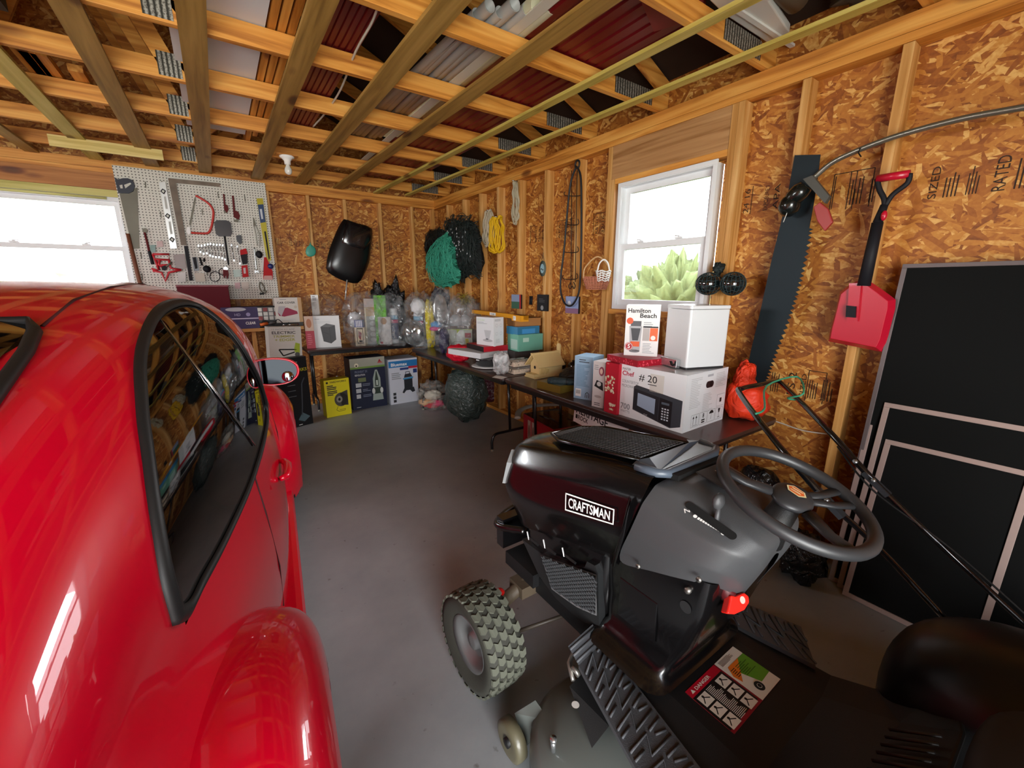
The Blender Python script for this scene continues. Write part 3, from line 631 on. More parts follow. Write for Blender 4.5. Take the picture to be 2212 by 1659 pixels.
# interior seen through the tinted glass
mb = MB(); mb.box(-.62, .62, .5, 3.0, .25, .30, DIN); mb.build('cabin_floor', car)
for sg in (1, -1):
    mb = MB(); mb.blob((sg*.33, 1.95, .52), (.25, .27, .13), DIN, .02, power=3); mb.blob((sg*.33, 1.66, .86), (.24, .10, .32), DIN, .02, power=3); mb.blob((sg*.33, 1.62, 1.24), (.12, .06, .11), DIN, .02, power=3); mb.build('front_seat', car)
mb = MB(); mb.blob((0, 1.15, .55), (.55, .25, .14), DIN, .02, power=3); mb.blob((0, .88, .85), (.54, .09, .28), DIN, .02, power=3); mb.build('rear_seat', car)
mb = MB(); mb.blob((0, 2.85, .86), (.66, .25, .16), DIN, .02, power=3); mb.build('dashboard', car)
mb = MB(); cc = Vector((-.33, 2.42, .92)); mb.tube([cc+Vector((.185*math.cos(a), -.06*math.sin(a), .175*math.sin(a))) for a in [2*PI*k/28 for k in range(28)]], .014, RUB, 8, closed=True); mb.cyl(cc, cc+Vector((0, .3, -.06)), .03, RUB); mb.build('steering_wheel', car)
# ================================================================ THE RIDING MOWER (built in room coordinates, facing +y, centre line x = 1.10)
MX = 1.10
mow = thing('riding_mower', 'black riding lawn mower with steering wheel, nose towards the tables, right foreground', 'lawn mower', (MX, .6, 0))
GLB = bpy.data.materials.new('gloss_black_panel'); GLB.use_nodes = True; b = GLB.node_tree.nodes['Principled BSDF']
b.inputs['Base Color'].default_value = lin('0b0a0b'); b.inputs['Roughness'].default_value = .22; b.inputs['Coat Weight'].default_value = .3; b.inputs['Coat Roughness'].default_value = .06
MTG = mat('404143', .42, bump=.25, bscale=900, spec=.6); MTB = mat('131314', .55, bump=.2, bscale=500); STL = mat('9a9690', .35, metal=.8); DGR = mat('242526', .5)
def loft(mb, rows, mt, closed=False, smooth=True, endcap=False):
    n_ = len(rows[0]); vs = [p for r_ in rows for p in r_]
    fs = [(j*n_+i, j*n_+(i+1) % n_, (j+1)*n_+(i+1) % n_, (j+1)*n_+i) for j in range(len(rows)-1) for i in range(n_ if closed else n_-1)]
    if endcap: fs += [tuple(range(n_))[::-1], tuple((len(rows)-1)*n_+i for i in range(n_))]
    return mb.add(vs, fs, mt, None, smooth)
def mirr(P): return P+[(2*MX-x, y, z) for x, y, z in P[::-1] if abs(x-MX) > 1e-6]
def sharp(P, k=.08):
    """double the inner points so creases survive subdivision"""
    out = [P[0]]
    for i in range(1, len(P)-1):
        a, b_, c_ = P[i-1], P[i], P[i+1]; out += [tuple(b_[d]+(a[d]-b_[d])*k for d in range(3)), tuple(b_[d]+(c_[d]-b_[d])*k for d in range(3))]
    return out+[P[-1]]
hood_rows = [
 [(.935, .762, .640), (.902, .715, .770), (.903, .672, .900), (.940, .664, .972), (.985, .664, .985), (MX, .664, .992)],
 [(.932, .85, .632), (.888, .85, .755), (.898, .84, .880), (.940, .84, .955), (.985, .84, .967), (MX, .84, .975)],
 [(.915, 1.02, .600), (.872, 1.02, .715), (.885, 1.02, .845), (.938, 1.02, .925), (.985, 1.02, .935), (MX, 1.02, .943)],
 [(.905, 1.17, .555), (.862, 1.20, .690), (.876, 1.18, .810), (.932, 1.18, .892), (.985, 1.18, .905), (MX, 1.18, .912)],
 [(.925, 1.27, .520), (.866, 1.31, .695), (.885, 1.29, .800), (.930, 1.30, .868), (.990, 1.30, .880), (MX, 1.31, .887)],
 [(.960, 1.33, .500), (.905, 1.385, .690), (.920, 1.36, .800), (.960, 1.36, .845), (1.01, 1.365, .858), (MX, 1.375, .865)],
 [(1.03, 1.36, .490), (1.02, 1.425, .680), (1.02, 1.40, .790), (1.03, 1.385, .830), (1.05, 1.39, .845), (MX, 1.395, .850)]]
m = MB(); loft(m, [mirr(sharp(r_)) for r_ in hood_rows], GLB); m.build('hood', mow, W=True, sub=2)
# white-framed lettering on the left flank of the hood, following its surface
lg = MB()
def flank(px, py): 
    for X in [.84+.002*k for k in range(60)]:
        p = at(px, py, X=X); 
        # left flank surface between creases
        t_ = min(1, max(0, (p.y-.84)/.18)); xs = (.888+(.872-.888)*t_)+(p.z-(.755-.04*t_))/.125*(.010+.003*t_); xs = max(.86, xs)-.004
        if X >= xs: return p
    return p
LP = [flank(*q) for q in [(1222, 1064), (1328, 1100), (1326, 1134), (1221, 1102)]]   # TL TR BR BL
def lq(u, v): return LP[3]*(1-u)*(1-v)+LP[2]*u*(1-v)+LP[1]*u*v+LP[0]*(1-u)*v
def ladd(vs, fs, mt): lg.add([tuple(lq(x, y)+Vector((-.0012, 0, 0))) for x, y in vs], fs, mt)
for a, b_, c, d in [(0, 1, 0, .08), (0, 1, .92, 1), (0, .022, 0, 1), (.978, 1, 0, 1)]: ladd([(a, c), (b_, c), (b_, d), (a, d)], [(0, 1, 2, 3)], WHITE)
vs, fs, x0, x1 = text_geo('CRAFTSMAN', True); ladd([(.075+.85*(v[0]-x0)/(x1-x0), .22+.58*v[1]/.72) for v in vs], fs, WHITE)
lg.build('side_lettering', mow, W=True)
# vent slits at the hood's lower edge
for i, (px, py) in enumerate([(1140, 1160), (1175, 1178), (1216, 1196)]):
    p = at(px, py, X=.885); m = MB(); m.bar((p.x, p.y+.004, p.z+.022), (p.x+.004, p.y-.002, p.z-.012), .003, .004, mat('c8c8c8', .25)); m.bar((p.x+.004, p.y-.03, p.z-.004), (p.x+.012, p.y-.03, p.z-.012), .05, .008, BLACK, up=(1, 0, 0)); m.build('vent_slit', mow, W=True)
# headlamps
for sg in (1, -1):
    m = MB(); P_ = [(.884, 1.305, .80), (.935, 1.345, .832), (.930, 1.372, .74), (.878, 1.330, .70)]; P_ = [((x if sg > 0 else 2*MX-x)-(.004 if sg > 0 else -.004), y+.004, z) for x, y, z in P_]
    m.add(P_+[(x+(.02*sg), y-.02, z) for x, y, z in P_], [(0, 1, 2, 3), (7, 6, 5, 4), (0, 4, 5, 1), (1, 5, 6, 2), (2, 6, 7, 3), (3, 7, 4, 0)], mat('8d8f90', .12, coat=1)); m.build('headlight', mow, W=True)
# top grille
m = MB(); m.add([(.985, .74, .988), (1.215, .74, .988), (1.225, 1.10, .938), (1.17, 1.20, .920), (1.03, 1.20, .920), (.978, 1.10, .938)], [(0, 1, 2, 3, 4, 5)], mat('050505', .8)); 
for k in range(34):
    y = .75+k*.0132; z = .988-(y-.74)*.139+.003; hw_ = .112 if y < 1.1 else .112-(y-1.1)*.45
    m.bar((MX-hw_, y, z), (MX+hw_, y, z), .0065, .006, DGR)
for k in range(15):
    x = MX-.105+k*.015; m.bar((x, .75, .992), (x, 1.15, .9365), .0035, .006, DGR)
m.tube([(.978, .74, .992), (.972, 1.10, .942), (1.03, 1.21, .924), (1.17, 1.21, .924), (1.228, 1.10, .942), (1.222, .74, .992)], .006, GLB, 6); m.build('top_grille', mow, W=True)
m = MB()   # raised lip of the air scoop behind the grille
lip = mat('4d5763', .35)
m.add([(.945, .74, .985), (.965, .66, .990), (1.255, .655, .998), (1.275, .73, .992), (1.24, .755, .996), (1.20, .72, 1.005), (1.0, .722, 1.000), (.975, .745, .992)], [(0, 1, 2, 3, 4, 5, 6, 7)], lip)
m.tube([(.95, .73, .984), (.965, .665, .982), (.99, .648, .980), (1.22, .645, .988), (1.255, .66, .990), (1.27, .72, .990)], .014, lip, 8)
m.build('scoop_lip', mow, W=True); 
m = MB(); m.box(.99, 1.225, .615, .652, .95, .985, mat('040404', .9)); m.build('scoop_opening', mow, W=True)
# dash pod
dash_rows = [
 [(.925, .768, .640), (.900, .70, .790), (.906, .665, .905), (.945, .655, .955), (.985, .652, .962), (MX, .648, .966)],
 [(.912, .655, .700), (.900, .64, .800), (.908, .62, .900), (.955, .60, .958), (1.00, .60, .978), (MX, .60, .982)],
 [(.908, .560, .735), (.900, .55, .810), (.912, .54, .890), (.965, .53, .940), (1.01, .53, .962), (MX, .53, .968)],
 [(.925, .480, .758), (.908, .455, .820), (.918, .43, .885), (.975, .42, .918), (1.02, .43, .935), (MX, .43, .942)],
 [(.975, .440, .742), (.950, .420, .800), (.955, .395, .868), (.990, .385, .895), (1.03, .390, .910), (MX, .39, .918)],
 [(1.03, .435, .700), (1.02, .410, .760), (1.02, .380, .83), (1.03, .372, .865), (1.05, .372, .880), (MX, .37, .885)],
 [(1.06, .445, .670), (1.06, .425, .72), (1.06, .405, .77), (1.07, .395, .80), (1.08, .39, .82), (MX, .39, .83)]]
m = MB(); loft(m, [mirr(sharp(r_, .05)) for r_ in dash_rows], MTG); m.build('dash', mow, W=True, sub=2)
m = MB(); loft(m, [[(.898, .705, .92), (.885, .690, .90), (.888, .690, .925)], [(.896, .72, .79), (.884, .715, .79), (.888, .705, .79)], [(.93, .775, .645), (.915, .772, .640), (.915, .755, .640)]], GLB); m.build('hood_edge_strip', mow, W=True)
def slot(a, b_, r_, mt, name, rise=.0015):
    mb = MB(); a = Vector(a); b_ = Vector(b_); d = (b_-a).normalized(); n_ = Vector((-.55, -.1, .85)).normalized(); s_ = d.cross(n_).normalized()
    pts = []
    for k in range(17): an = -PI/2+PI*k/16; pts.append(b_+d*r_*math.cos(an)+s_*r_*math.sin(an))
    for k in range(17): an = PI/2+PI*k/16; pts.append(a+d*r_*math.cos(an)+s_*r_*math.sin(an))
    mb.add([tuple(p+n_*rise) for p in pts], [tuple(range(len(pts)))], mt); return mb.build(name, mow, W=True)
def dpt(px, py, off=.0):
    """point on the sloping left shoulder of the dash"""
    o = Vector((0, 0, CAM_H)); d = ray(px, py); A_, B_, C_ = Vector((.908, .62, .900)), Vector((.965, .53, .940)), Vector((.918, .43, .885)); n_ = (B_-A_).cross(C_-A_).normalized()
    if n_.z < 0: n_ = -n_
    t_ = (A_-o).dot(n_)/d.dot(n_); return o+d*t_+n_*(.004+off)
sl0, sl1 = dpt(1492, 1096, .004), dpt(1582, 1160, .004)
slot(sl0, sl1, .011, mat('030303', .9), 'throttle_slot')
m = MB(); lv = dpt(1548, 1122, .0); m.tube([lv-Vector((0, 0, .02)), lv+Vector((.004, 0, .03))], [.007, .006], MTG, 8); m.build('throttle_stem', mow, W=True)
m = MB(); m.blob(lv+Vector((.006, .003, .045)), (.019, .013, .022), MTG, .03, nu=20, nv=12); m.build('throttle_knob', mow, W=True)
def dprint(name, s_, p0, p1, hgt):
    P0, P1_ = dpt(*p0), dpt(*p1); d = (P1_-P0).normalized(); n_ = Vector((-.5, -.1, .86)).normalized(); M_ = frame(P0, d, n_.cross(d)); mb = MB(); mb.text(M_, s_, 0, 0, hgt, WHITE, 2, bold=True, fit=(P1_-P0).length); return mb, M_, (P1_-P0).length
mb, M_, L_ = dprint('x', 'N', (1480, 1110), (1492, 1108), .013); mb.build('dash_marking', mow, W=True, label='white letter N')
m = MB(); P0, P1_ = dpt(1503, 1118, .002), dpt(1563, 1155, .002); d = (P1_-P0); n_ = Vector((-.5, -.1, .86)).normalized(); M_ = frame(P0, d, n_.cross(d)); LL = d.length
m.disc(M_, 0, 0, .005, WHITE, 3); 
for k in range(9): m.pl(M_, [(LL*(.1+k*.09), -.004+k*.0003), (LL*(.17+k*.09), -.004+k*.0003), (LL*(.17+k*.09), .003-k*.0003), (LL*(.1+k*.09), .003-k*.0003)], WHITE, 3)
m.disc(M_, LL, 0, .005, WHITE, 3); m.build('dash_marking', mow, W=True, label='white throttle scale')
m = MB(); F_ = frame((1.035, .50, .974), (1, 0, 0), (0, 1, .13)); m.prism([(0, 0), (.12, 0), (.13, .095), (.01, .10)], 0, .004, MTB, F_); m.build('key_panel', mow, W=True, bevel=.002)
m = MB(); F2 = frame((1.10, .555, .986), (1, 0, 0), (0, 1, .13)); m.disc(F2, 0, 0, .021, BLACK, 1); m.box(-.013, .013, -.006, .006, 0, .008, BLACK, F2); m.q(F2, -.002, .012, .002, .018, WHITE, 3); m.build('ignition_switch', mow, W=True)
for px, py, X in [(1380, 1222, .905), (1511, 1251, .912)]:
    p = at(px, py, X=X-.008); m = MB(); m.cyl(p, p+Vector((-.006, 0, 0)), .007, STL, n=12); m.disc(frame(p+Vector((-.0065, 0, 0)), (0, -1, 0), (0, 0, 1)), 0, 0, .003, INK); m.build('screw', mow, W=True)
# pedestal (tower) under the dash
def ringp(x0, x1, y0, y1, z, r_=.03):
    o = []
    for cx_, cy_, a0 in [(x1-r_, y1-r_, 0), (x0+r_, y1-r_, 90), (x0+r_, y0+r_, 180), (x1-r_, y0+r_, 270)]:
        for k in range(5): a = math.radians(a0+k*22.5); o.append((cx_+r_*math.cos(a), cy_+r_*math.sin(a), z))
    return o
m = MB(); loft(m, [ringp(.925, 1.275, .45, .80, .765), ringp(.922, 1.278, .46, .80, .66), ringp(.935, 1.265, .50, .80, .52), ringp(.935, 1.265, .545, .80, .42), ringp(.90, 1.30, .555, .82, .385, .05), ringp(.86, 1.34, .53, .84, .365, .06)], GLB, closed=True); m.build('pedestal', mow, W=True)
p = at(1489, 1273, X=.925); m = MB(); m.cyl(p, p+Vector((-.012, 0, 0)), .009, STL, n=6); m.build('bolt', mow, W=True)
p = at(1483, 1310, X=.925); m = MB(); m.disc(frame(p+Vector((-.004, 0, 0)), (0, -1, 0), (0, 0, 1)), 0, 0, .017, DGR); m.build('cap_disc', mow, W=True)
m = MB(); m.box(.925, .932, .60, .74, .47, .61, GLB); m.build('pedestal_panel', mow, W=True, bevel=.003)
# red handle under the dash (its edge at the rear left corner)
p = at(1585, 1300, Y=.43); m = MB(); F_ = frame(p, (1, -.15, .05), (0, .5, .86)); m.prism([(-.045, -.012), (-.02, .012), (-.012, .022), (.002, .014), (.035, .012), (.045, 0), (.04, -.014), (.015, -.024), (-.02, -.022)], -.012, .012, mat('e2231a', .35), F_); m.disc(F_, .018, 0, .009, mat('e9a79c'), 26); m.build('red_lever_grip', mow, W=True, bevel=.004)
m = MB(); m.tube([p+Vector((.0, .01, 0)), p+Vector((.01, .05, .05))], .02, mat('4a0d12', .5), 8); m.build('lever_shaft', mow, W=True)
# steering wheel
SWM = mat('2b2c2e', .42, spec=.6); SWC = Vector((1.095, .371, 1.003)); sn = Vector((0, -.33, .944)); sx_ = Vector((1, 0, 0)); sy_ = sn.cross(sx_); SW = frame(SWC, sx_, sy_)
sw = MB(); sw.tube([SW @ Vector((.169*math.cos(a), .169*math.sin(a), 0)) for a in [2*PI*k/56 for k in range(56)]], 0.0150, SWM, 12, closed=True); swo = sw.build('steering_wheel', mow, W=True)
m = MB(); m.blob((0, 0, -.008), (.060, .046, .020), SWM, 0, nu=28, nv=12, M=SW); m.lathe([(.030, -.02), (.036, -.10), (.045, -.15)], MTB, 20, SW); m.build('wheel_hub', swo, W=True)
for a, w_ in ((125, .022), (250, .020), (326, .017), (344, .017)):
    c_, s_ = math.cos(math.radians(a)), math.sin(math.radians(a)); m = MB(); m.tube([SW @ Vector((.05*c_, .05*s_, -.010)), SW @ Vector((.11*c_, .11*s_, -.012)), SW @ Vector((.164*c_, .164*s_, -.002))], [w_*1.0, w_*.8, w_*.9], SWM, 10, flat=.5); m.build('wheel_spoke', swo, W=True)
m = MB(); HX = [(.024, 0), (.013, .017), (-.013, .017), (-.024, 0), (-.013, -.017), (.013, -.017)]; G = SW @ T(0, 0, .0125) @ RZ(-90)
m.pl(G, [(x*1.0, y) for x, y in HX], mat('d8cda0', .4), 1); m.pl(G, [(x*.8, y*.8) for x, y in HX], mat('d8642a', .4), 2); m.pl(G, [(-.013, .006), (.012, .009), (.012, .005), (-.008, .002), (.010, -.002), (.013, -.006), (-.012, -.009), (-.012, -.005), (.007, -.002), (-.012, .002)], mat('d8cda0', .4), 3); m.build('hub_emblem', swo, W=True)
# lower body sides with grille panels
m = MB(); loft(m, [ringp(.935, 1.265, .79, 1.28, .64, .05), ringp(.925, 1.275, .79, 1.25, .50, .05), ringp(.93, 1.27, .79, 1.17, .40, .05), ringp(.95, 1.25, .79, 1.08, .33, .05)], GLB, closed=True); m.build('engine_shroud', mow, W=True)
for sg in (1, -1):
    def S(p): return (p[0] if sg > 0 else 2*MX-p[0], p[1], p[2])
    PO = [at(*q, X=.912) for q in [(1128, 1165), (1170, 1197), (1240, 1225), (1263, 1225), (1268, 1213), (1285, 1222), (1292, 1240), (1294, 1352), (1262, 1345), (1232, 1322), (1200, 1292), (1165, 1245)]]
    IN = [at(*q, X=.905) for q in [(1172, 1200), (1290, 1242), (1291, 1326), (1250, 1308), (1215, 1284), (1196, 1270)]]
    m = MB(); n_ = len(PO); m.add([S(p) for p in PO]+[S(p+Vector((.03, 0, 0))) for p in PO], [tuple(range(n_))]+[(i, (i+1) % n_, n_+(i+1) % n_, n_+i) for i in range(n_)], mat('222324', .4)); o = m.build('side_panel', mow, W=True)
    m = MB(); m.add([S(p+Vector((.0, 0, 0))) for p in IN], [tuple(range(len(IN)))], mat('0a0a0a', .7))
    ys = [p.y for p in IN]; zs = [p.z for p in IN]; P2_ = [(p.y, p.z) for p in IN]
    y = min(ys); r_ = 0
    while y < max(ys):
        z = min(zs)+(.0075 if r_ % 2 else 0)
        while z < max(zs):
            if inside(y, z, P2_): m.bar(S((.899, y-.005, z-.0035)), S((.895, y+.005, z+.004)), .0045, .005, mat('3e3f41', .35))
            z += .015
        y += .0105; r_ += 1
    m.tube([S(p+Vector((-.006, 0, 0))) for p in IN], .004, mat('6a6b6c', .35), 6, closed=True)
    m.build('side_grille', mow, W=True)
# front frame and axle
m = MB(); m.box(.90, 1.30, 1.15, 1.35, .30, .36, MTB); m.box(.93, .96, .3, 1.3, .26, .34, MTB); m.box(1.24, 1.27, .3, 1.3, .26, .34, MTB); m.build('chassis_rail', mow, W=True)
m = MB(); m.tube(bez([(.93, 1.25, .50), (.90, 1.42, .46), (1.10, 1.50, .46), (1.30, 1.42, .46), (1.27, 1.25, .50)], 8), .016, GLB, 8); m.box(.90, 1.30, 1.37, 1.42, .36, .50, GLB); m.build('front_bumper', mow, W=True)
AX = mat('55493a', .6, bump=.5, bscale=60, var=.4)
m = MB(); m.tube([(.80, 1.215, .245), (.90, 1.22, .275), (1.10, 1.22, .29), (1.30, 1.22, .275), (1.40, 1.215, .245)], .028, AX, 10); m.box(.86, .95, 1.17, 1.26, .25, .30, AX); m.build('front_axle', mow, W=True)
m = MB(); m.tube([(.80, 1.12, .17), (1.0, 1.05, .2), (1.25, 1.08, .2)], .008, mat('3a322a', .5), 6); m.build('tie_rod', mow, W=True)
def tyre(cx, cy, r_, wd, sg, rimr, name='front_wheel', steer=0, tread=True):
    A = T(cx, cy, r_) @ RZ(steer) @ RY(90); h = wd/2; RUBT = mat('33332c', .75, bump=.3, bscale=150); root = MB()
    root.lathe([(rimr, -h*.75), (r_*.80, -h), (r_*.93, -h*.92), (r_*.965, -h*.6), (r_*.975, 0), (r_*.965, h*.6), (r_*.93, h*.92), (r_*.80, h), (rimr, h*.75), (rimr*.98, 0), (rimr, -h*.75)], RUBT, 48, A, close=True); o = root.build(name, mow, W=True)
    if tread:
        tb = MB(); N_ = 25; TR = mat('5a5c50', .8)
        for k in range(N_):
            for j, zc in enumerate([-.78, -.40, 0, .40, .78]):
                a0 = 2*PI*(k+(.5 if j % 2 else 0))/N_; da = 2*PI/N_
                def P(da_, zz, rr): a = a0+da_; return (rr*math.cos(a), rr*math.sin(a), zz*h)
                ro = r_*(1.0 if abs(zc) < .7 else .975); ri = r_*.93; s_ = 1 if j % 2 else -1
                sh = [(-.30*da, -.17), (-.12*da, 0), (-.30*da, .17), (.26*da, .17), (.44*da, 0), (.26*da, -.17)]
                tb.add([P(a, zc+z*1.02, ro) for a, z in sh]+[P(a, zc+z*1.1, ri) for a, z in sh], [(0, 1, 2, 3, 4, 5)[::-1]]+[(i, (i+1) % 6, 6+(i+1) % 6, 6+i) for i in range(6)], TR, A)
        tb.build('tread_lugs', o, W=True)
    rb = MB(); GR_ = mat('8b8c8c', .35, metal=.7); Mr = A if sg > 0 else A @ RX(180)
    rb.lathe([(.012, h*.55), (.03, h*.55), (.035, h*.30), (rimr*.70, h*.25), (rimr*.80, h*.55), (rimr*.9, h*.62), (rimr*1.02, h*.80), (rimr*1.0, -h*.7)], GR_, 36, Mr); rb.build('rim', o, W=True)
    return o
tyre(.662, 1.165, .19, .155, -1, .105, steer=3); tyre(1.538, 1.165, .19, .155, 1, .105, steer=3)
tyre(.78, -.12, .25, .20, -1, .13, 'rear_wheel', tread=False); tyre(1.50, -.12, .25, .20, 1, .13, 'rear_wheel', tread=False)
for sg in (1, -1):
    X_ = lambda x: x if sg > 0 else 2*MX-x
    m = MB(); m.tube([(X_(.765), 1.20, .18), (X_(.775), 1.205, .30)], .022, AX, 10); m.tube([(X_(.70), 1.205, .19), (X_(.78), 1.205, .19)], .012, AX, 8); m.build('spindle', mow, W=True)
    m = MB(); m.lathe([(.018, 0), (.020, .006), (.014, .016), (.006, .019), (0, .019)], mat('e01a16', .35), 16, T(X_(.775), 1.205, .30)); m.build('grease_cap', mow, W=True)
    m = MB(); m.tube([(X_(.745), 1.20, .24), (X_(.742), 1.20, .335)], [.010, .013], MTB, 8, flat=.5); m.build('steering_stop', mow, W=True)
# floor of the tractor, footpads, sticker
m = MB(); loft(m, [[(.82, .80, .315), (.93, .80, .345), (1.27, .80, .345), (1.38, .80, .315)], [(.80, .45, .315), (.925, .45, .345), (1.275, .45, .345), (1.40, .45, .315)], [(.78, .30, .315), (.92, .28, .345), (1.28, .28, .345), (1.42, .30, .315)], [(.78, .20, .36), (.92, .12, .42), (1.28, .12, .42), (1.42, .20, .36)], [(.78, .06, .52), (.92, .02, .50), (1.28, .02, .50), (1.42, .06, .52)]], MTB, smooth=False); m.build('floor_pan', mow, W=True, solid=.012, bevel=.01)
PADG = mat('4c4e52', .5, bump=.4, bscale=300)
def pad(pts, name='foot_pad'):
    A0, B0, B1, A1 = [Vector(p) for p in pts]
    m = MB(); m.add([A0, B0, B1, A1]+[p-Vector((0, 0, .015)) for p in (A0, B0, B1, A1)], [(0, 1, 2, 3), (0, 4, 5, 1), (1, 5, 6, 2), (2, 6, 7, 3), (3, 7, 4, 0)], PADG); m.add([A0+(B0-A0)*0, B0, B0+Vector((0, .05, .03)), A0+Vector((0, .05, .03))], [(0, 1, 2, 3)], PADG)
    for k in range(3): m.tube([A0+Vector((0, .008+k*.016, .006+k*.010)), B0+Vector((0, .008+k*.016, .006+k*.010))], .004, PADG, 6)
    def P(u, v): return (A0*(1-u)+B0*u)*(1-v)+(A1*(1-u)+B1*u)*v+Vector((0, 0, .002))
    n_ = 6
    for k in range(n_):
        v = k/n_+.01; s_ = 1/n_
        m.tube([P(.05, v+s_*.62), P(.52, v-s_*.05+.01), P(.36, v+s_*.85), P(.92, v+s_*.25)], .0036, PADG, 6)
        m.tube([P(.05, v+s_*.98), P(.30, v+s_*.62)], .0034, PADG, 6); m.tube([P(.60, v+s_*.95), P(.94, v+s_*.58)], .0034, PADG, 6); m.tube([P(.66, v+s_*.12), P(.90, v-s_*.02+.01)], .0034, PADG, 6)
    m.build(name, mow, W=True)
q0, q1 = at(1250, 1437, Z=.348), at(1303, 1386, Z=.348); q3, q2 = at(1395, 1700, Z=.348), at(1545, 1700, Z=.348)
pad([q0, q1, q2, q3]); pad([(2*MX-p.x, p.y, p.z) for p in (q1, q0, q3, q2)])
m = MB(); F_ = frame(at(1480, 1495, Z=.352), at(1583, 1397, Z=.352)-at(1480, 1495, Z=.352), (at(1480, 1495, Z=.352)-at(1580, 1592, Z=.352)))
LX = (at(1583, 1397, Z=.352)-at(1480, 1495, Z=.352)).length; LY = (at(1480, 1495, Z=.352)-at(1580, 1592, Z=.352)).length
F_ = F_ @ T(0, -LY, 0); SR = mat('b8142a', .4); SG_ = mat('5a9a22', .4); SO = mat('e87a20', .4); SC = mat('e4dfd2', .4)
m.box(0, LX, 0, LY, -.001, .0002, mat('8c1526', .5), F_)
m.q(F_, 0, .01, LX*.56, LY, BLACK, 1); m.q(F_, .0, LY*.83, LX*.56, LY, SR, 2); 
m.text(F_, 'DANGER', LX*.12, LY*.88, LY*.07, SC, 3, bold=True, fit=LX*.27); m.pl(F_, [(LX*.04, LY*.88), (LX*.10, LY*.88), (LX*.07, LY*.96)], SC, 3)
for i, (x, y) in enumerate([(.03, .56), (.03, .30), (.03, .04), (.38, .56), (.38, .30), (.38, .04)]):
    m.q(F_, LX*x, LY*y, LX*(x+.15), LY*(y+.22), SC, 3); m.line(F_, [(LX*(x+.02), LY*(y+.06)), (LX*(x+.07), LY*(y+.15)), (LX*(x+.13), LY*(y+.08))], .003, INK, 4); m.disc(F_, LX*(x+.07), LY*(y+.17), .004, INK, 4)
m.bars(F_, LX*.20, LY*.78, LX*.16, 26, LY*.028, SC, th=.4, seed=4, l=3)
m.q(F_, LX*.58, 0, LX, LY, SC, 2); m.q(F_, LX*.585, LY*.80, LX, LY, SC, 3); m.bars(F_, LX*.62, LY*.96, LX*.3, 6, LY*.02, INK, seed=3, l=4)
m.pl(F_, [(LX*.66, LY*.78), (LX*1.0, LY*.78), (LX*1.0, LY*.22), (LX*.80, LY*.20)], SG_, 3); m.pl(F_, [(LX*.66, LY*.78), (LX*.88, LY*.78), (LX*.62, LY*.42), (LX*.60, LY*.6)], SO, 4)
m.disc(F_, LX*.72, LY*.18, LY*.115, SC, 5, n=28); m.disc(F_, LX*.72, LY*.18, LY*.105, INK, 6, n=28); m.disc(F_, LX*.72, LY*.18, LY*.05, SC, 7); m.disc(F_, LX*.72, LY*.18, LY*.042, INK, 8)
m.bars(F_, LX*.74, LY*.70, LX*.2, 7, LY*.04, mat('2e5a10'), seed=8, l=5); m.bars(F_, LX*.64, LY*.70, LX*.1, 5, LY*.04, INK, seed=9, l=5)
m.build('warning_sticker', mow, W=True, label='warning sticker with red DANGER heading')
# right rear fender, seat and the ribbed centre between them
m = MB(); m.blob((1.50, -.16, .40), (.225, .37, .265), mat('0e0e0f', .36), .0, power=2.5, nu=40, nv=24); m.build('rear_fender', mow, W=True)
m = MB(); m.blob((.70, -.24, .40), (.20, .36, .25), mat('0e0e0f', .36), .0, power=2.5, nu=40, nv=24); m.build('rear_fender', mow, W=True)
m = MB(); m.blob((1.10, -.22, .60), (.24, .23, .065), mat('141414', .6), 0, power=3, nu=36, nv=16); so_ = m.build('seat', mow, W=True)
m = MB(); m.blob((1.10, -.46, .80), (.23, .07, .22), mat('141414', .6), 0, power=3, nu=36, nv=16); m.build('backrest', so_, W=True)
m = MB()
for k in range(6): m.tube([(1.06+k*.03, .13, .448), (1.07+k*.03, .05, .508)], .004, mat('2a2a2c', .5), 6)
m.build('ribbed_step', mow, W=True)
# mowing deck
DK = mat('666c68', .4, bump=.15, bscale=20, coat=.3)
m = MB()
for cx_, cy_ in ((.83, .62), (1.10, .72), (1.37, .62)):
    m.lathe([(.275, .055), (.275, .12), (.25, .15), (.16, .165), (.09, .185), (0, .19)], DK, 40, T(cx_, cy_, 0))
m.build('mower_deck', mow, W=True)
p = at(1195, 1610, Z=.18); m = MB(); m.cyl((p.x, p.y, .16), (p.x, p.y, .205), .008, mat('d8dadc', .2, metal=.9), n=12); m.cyl((p.x, p.y, .198), (p.x, p.y, .207), .0105, mat('d8dadc', .2, metal=.9), n=12); m.build('wash_port', mow, W=True)
m = MB(); a_ = at(1240, 1475, Z=.25); b_ = at(1290, 1590, Z=.22); m.add([(a_.x-.02, a_.y, .25), (a_.x+.05, a_.y+.01, .25), (b_.x+.05, b_.y, .22), (b_.x-.02, b_.y, .19)], [(0, 1, 2, 3)], MTB); m.disc(frame(at(1243, 1525, Z=.235)+Vector((0, 0, .004)), (1, 0, 0), (0, 1, 0)), 0, 0, .012, PAPER); m.build('deck_bracket', mow, W=True)
m = MB(); A = T(.600, .865, .066) @ RY(90); m.lathe([(.022, -.016), (.05, -.022), (.064, -.016), (.066, 0), (.064, .016), (.05, .022), (.022, .016)], mat('57523f', .5, coat=.3), 30, A); gw = m.build('gauge_wheel', mow, W=True)
m = MB(); m.cyl((.575, .865, .066), (.65, .865, .066), .016, BLACK, n=16); m.build('wheel_hub', gw, W=True)
m = MB(); m.add([(.635, .90, .11), (.70, .87, .15), (.70, .80, .14), (.635, .83, .05)], [(0, 1, 2, 3)], DK); m.build('gauge_wheel_bracket', mow, W=True, solid=.006)
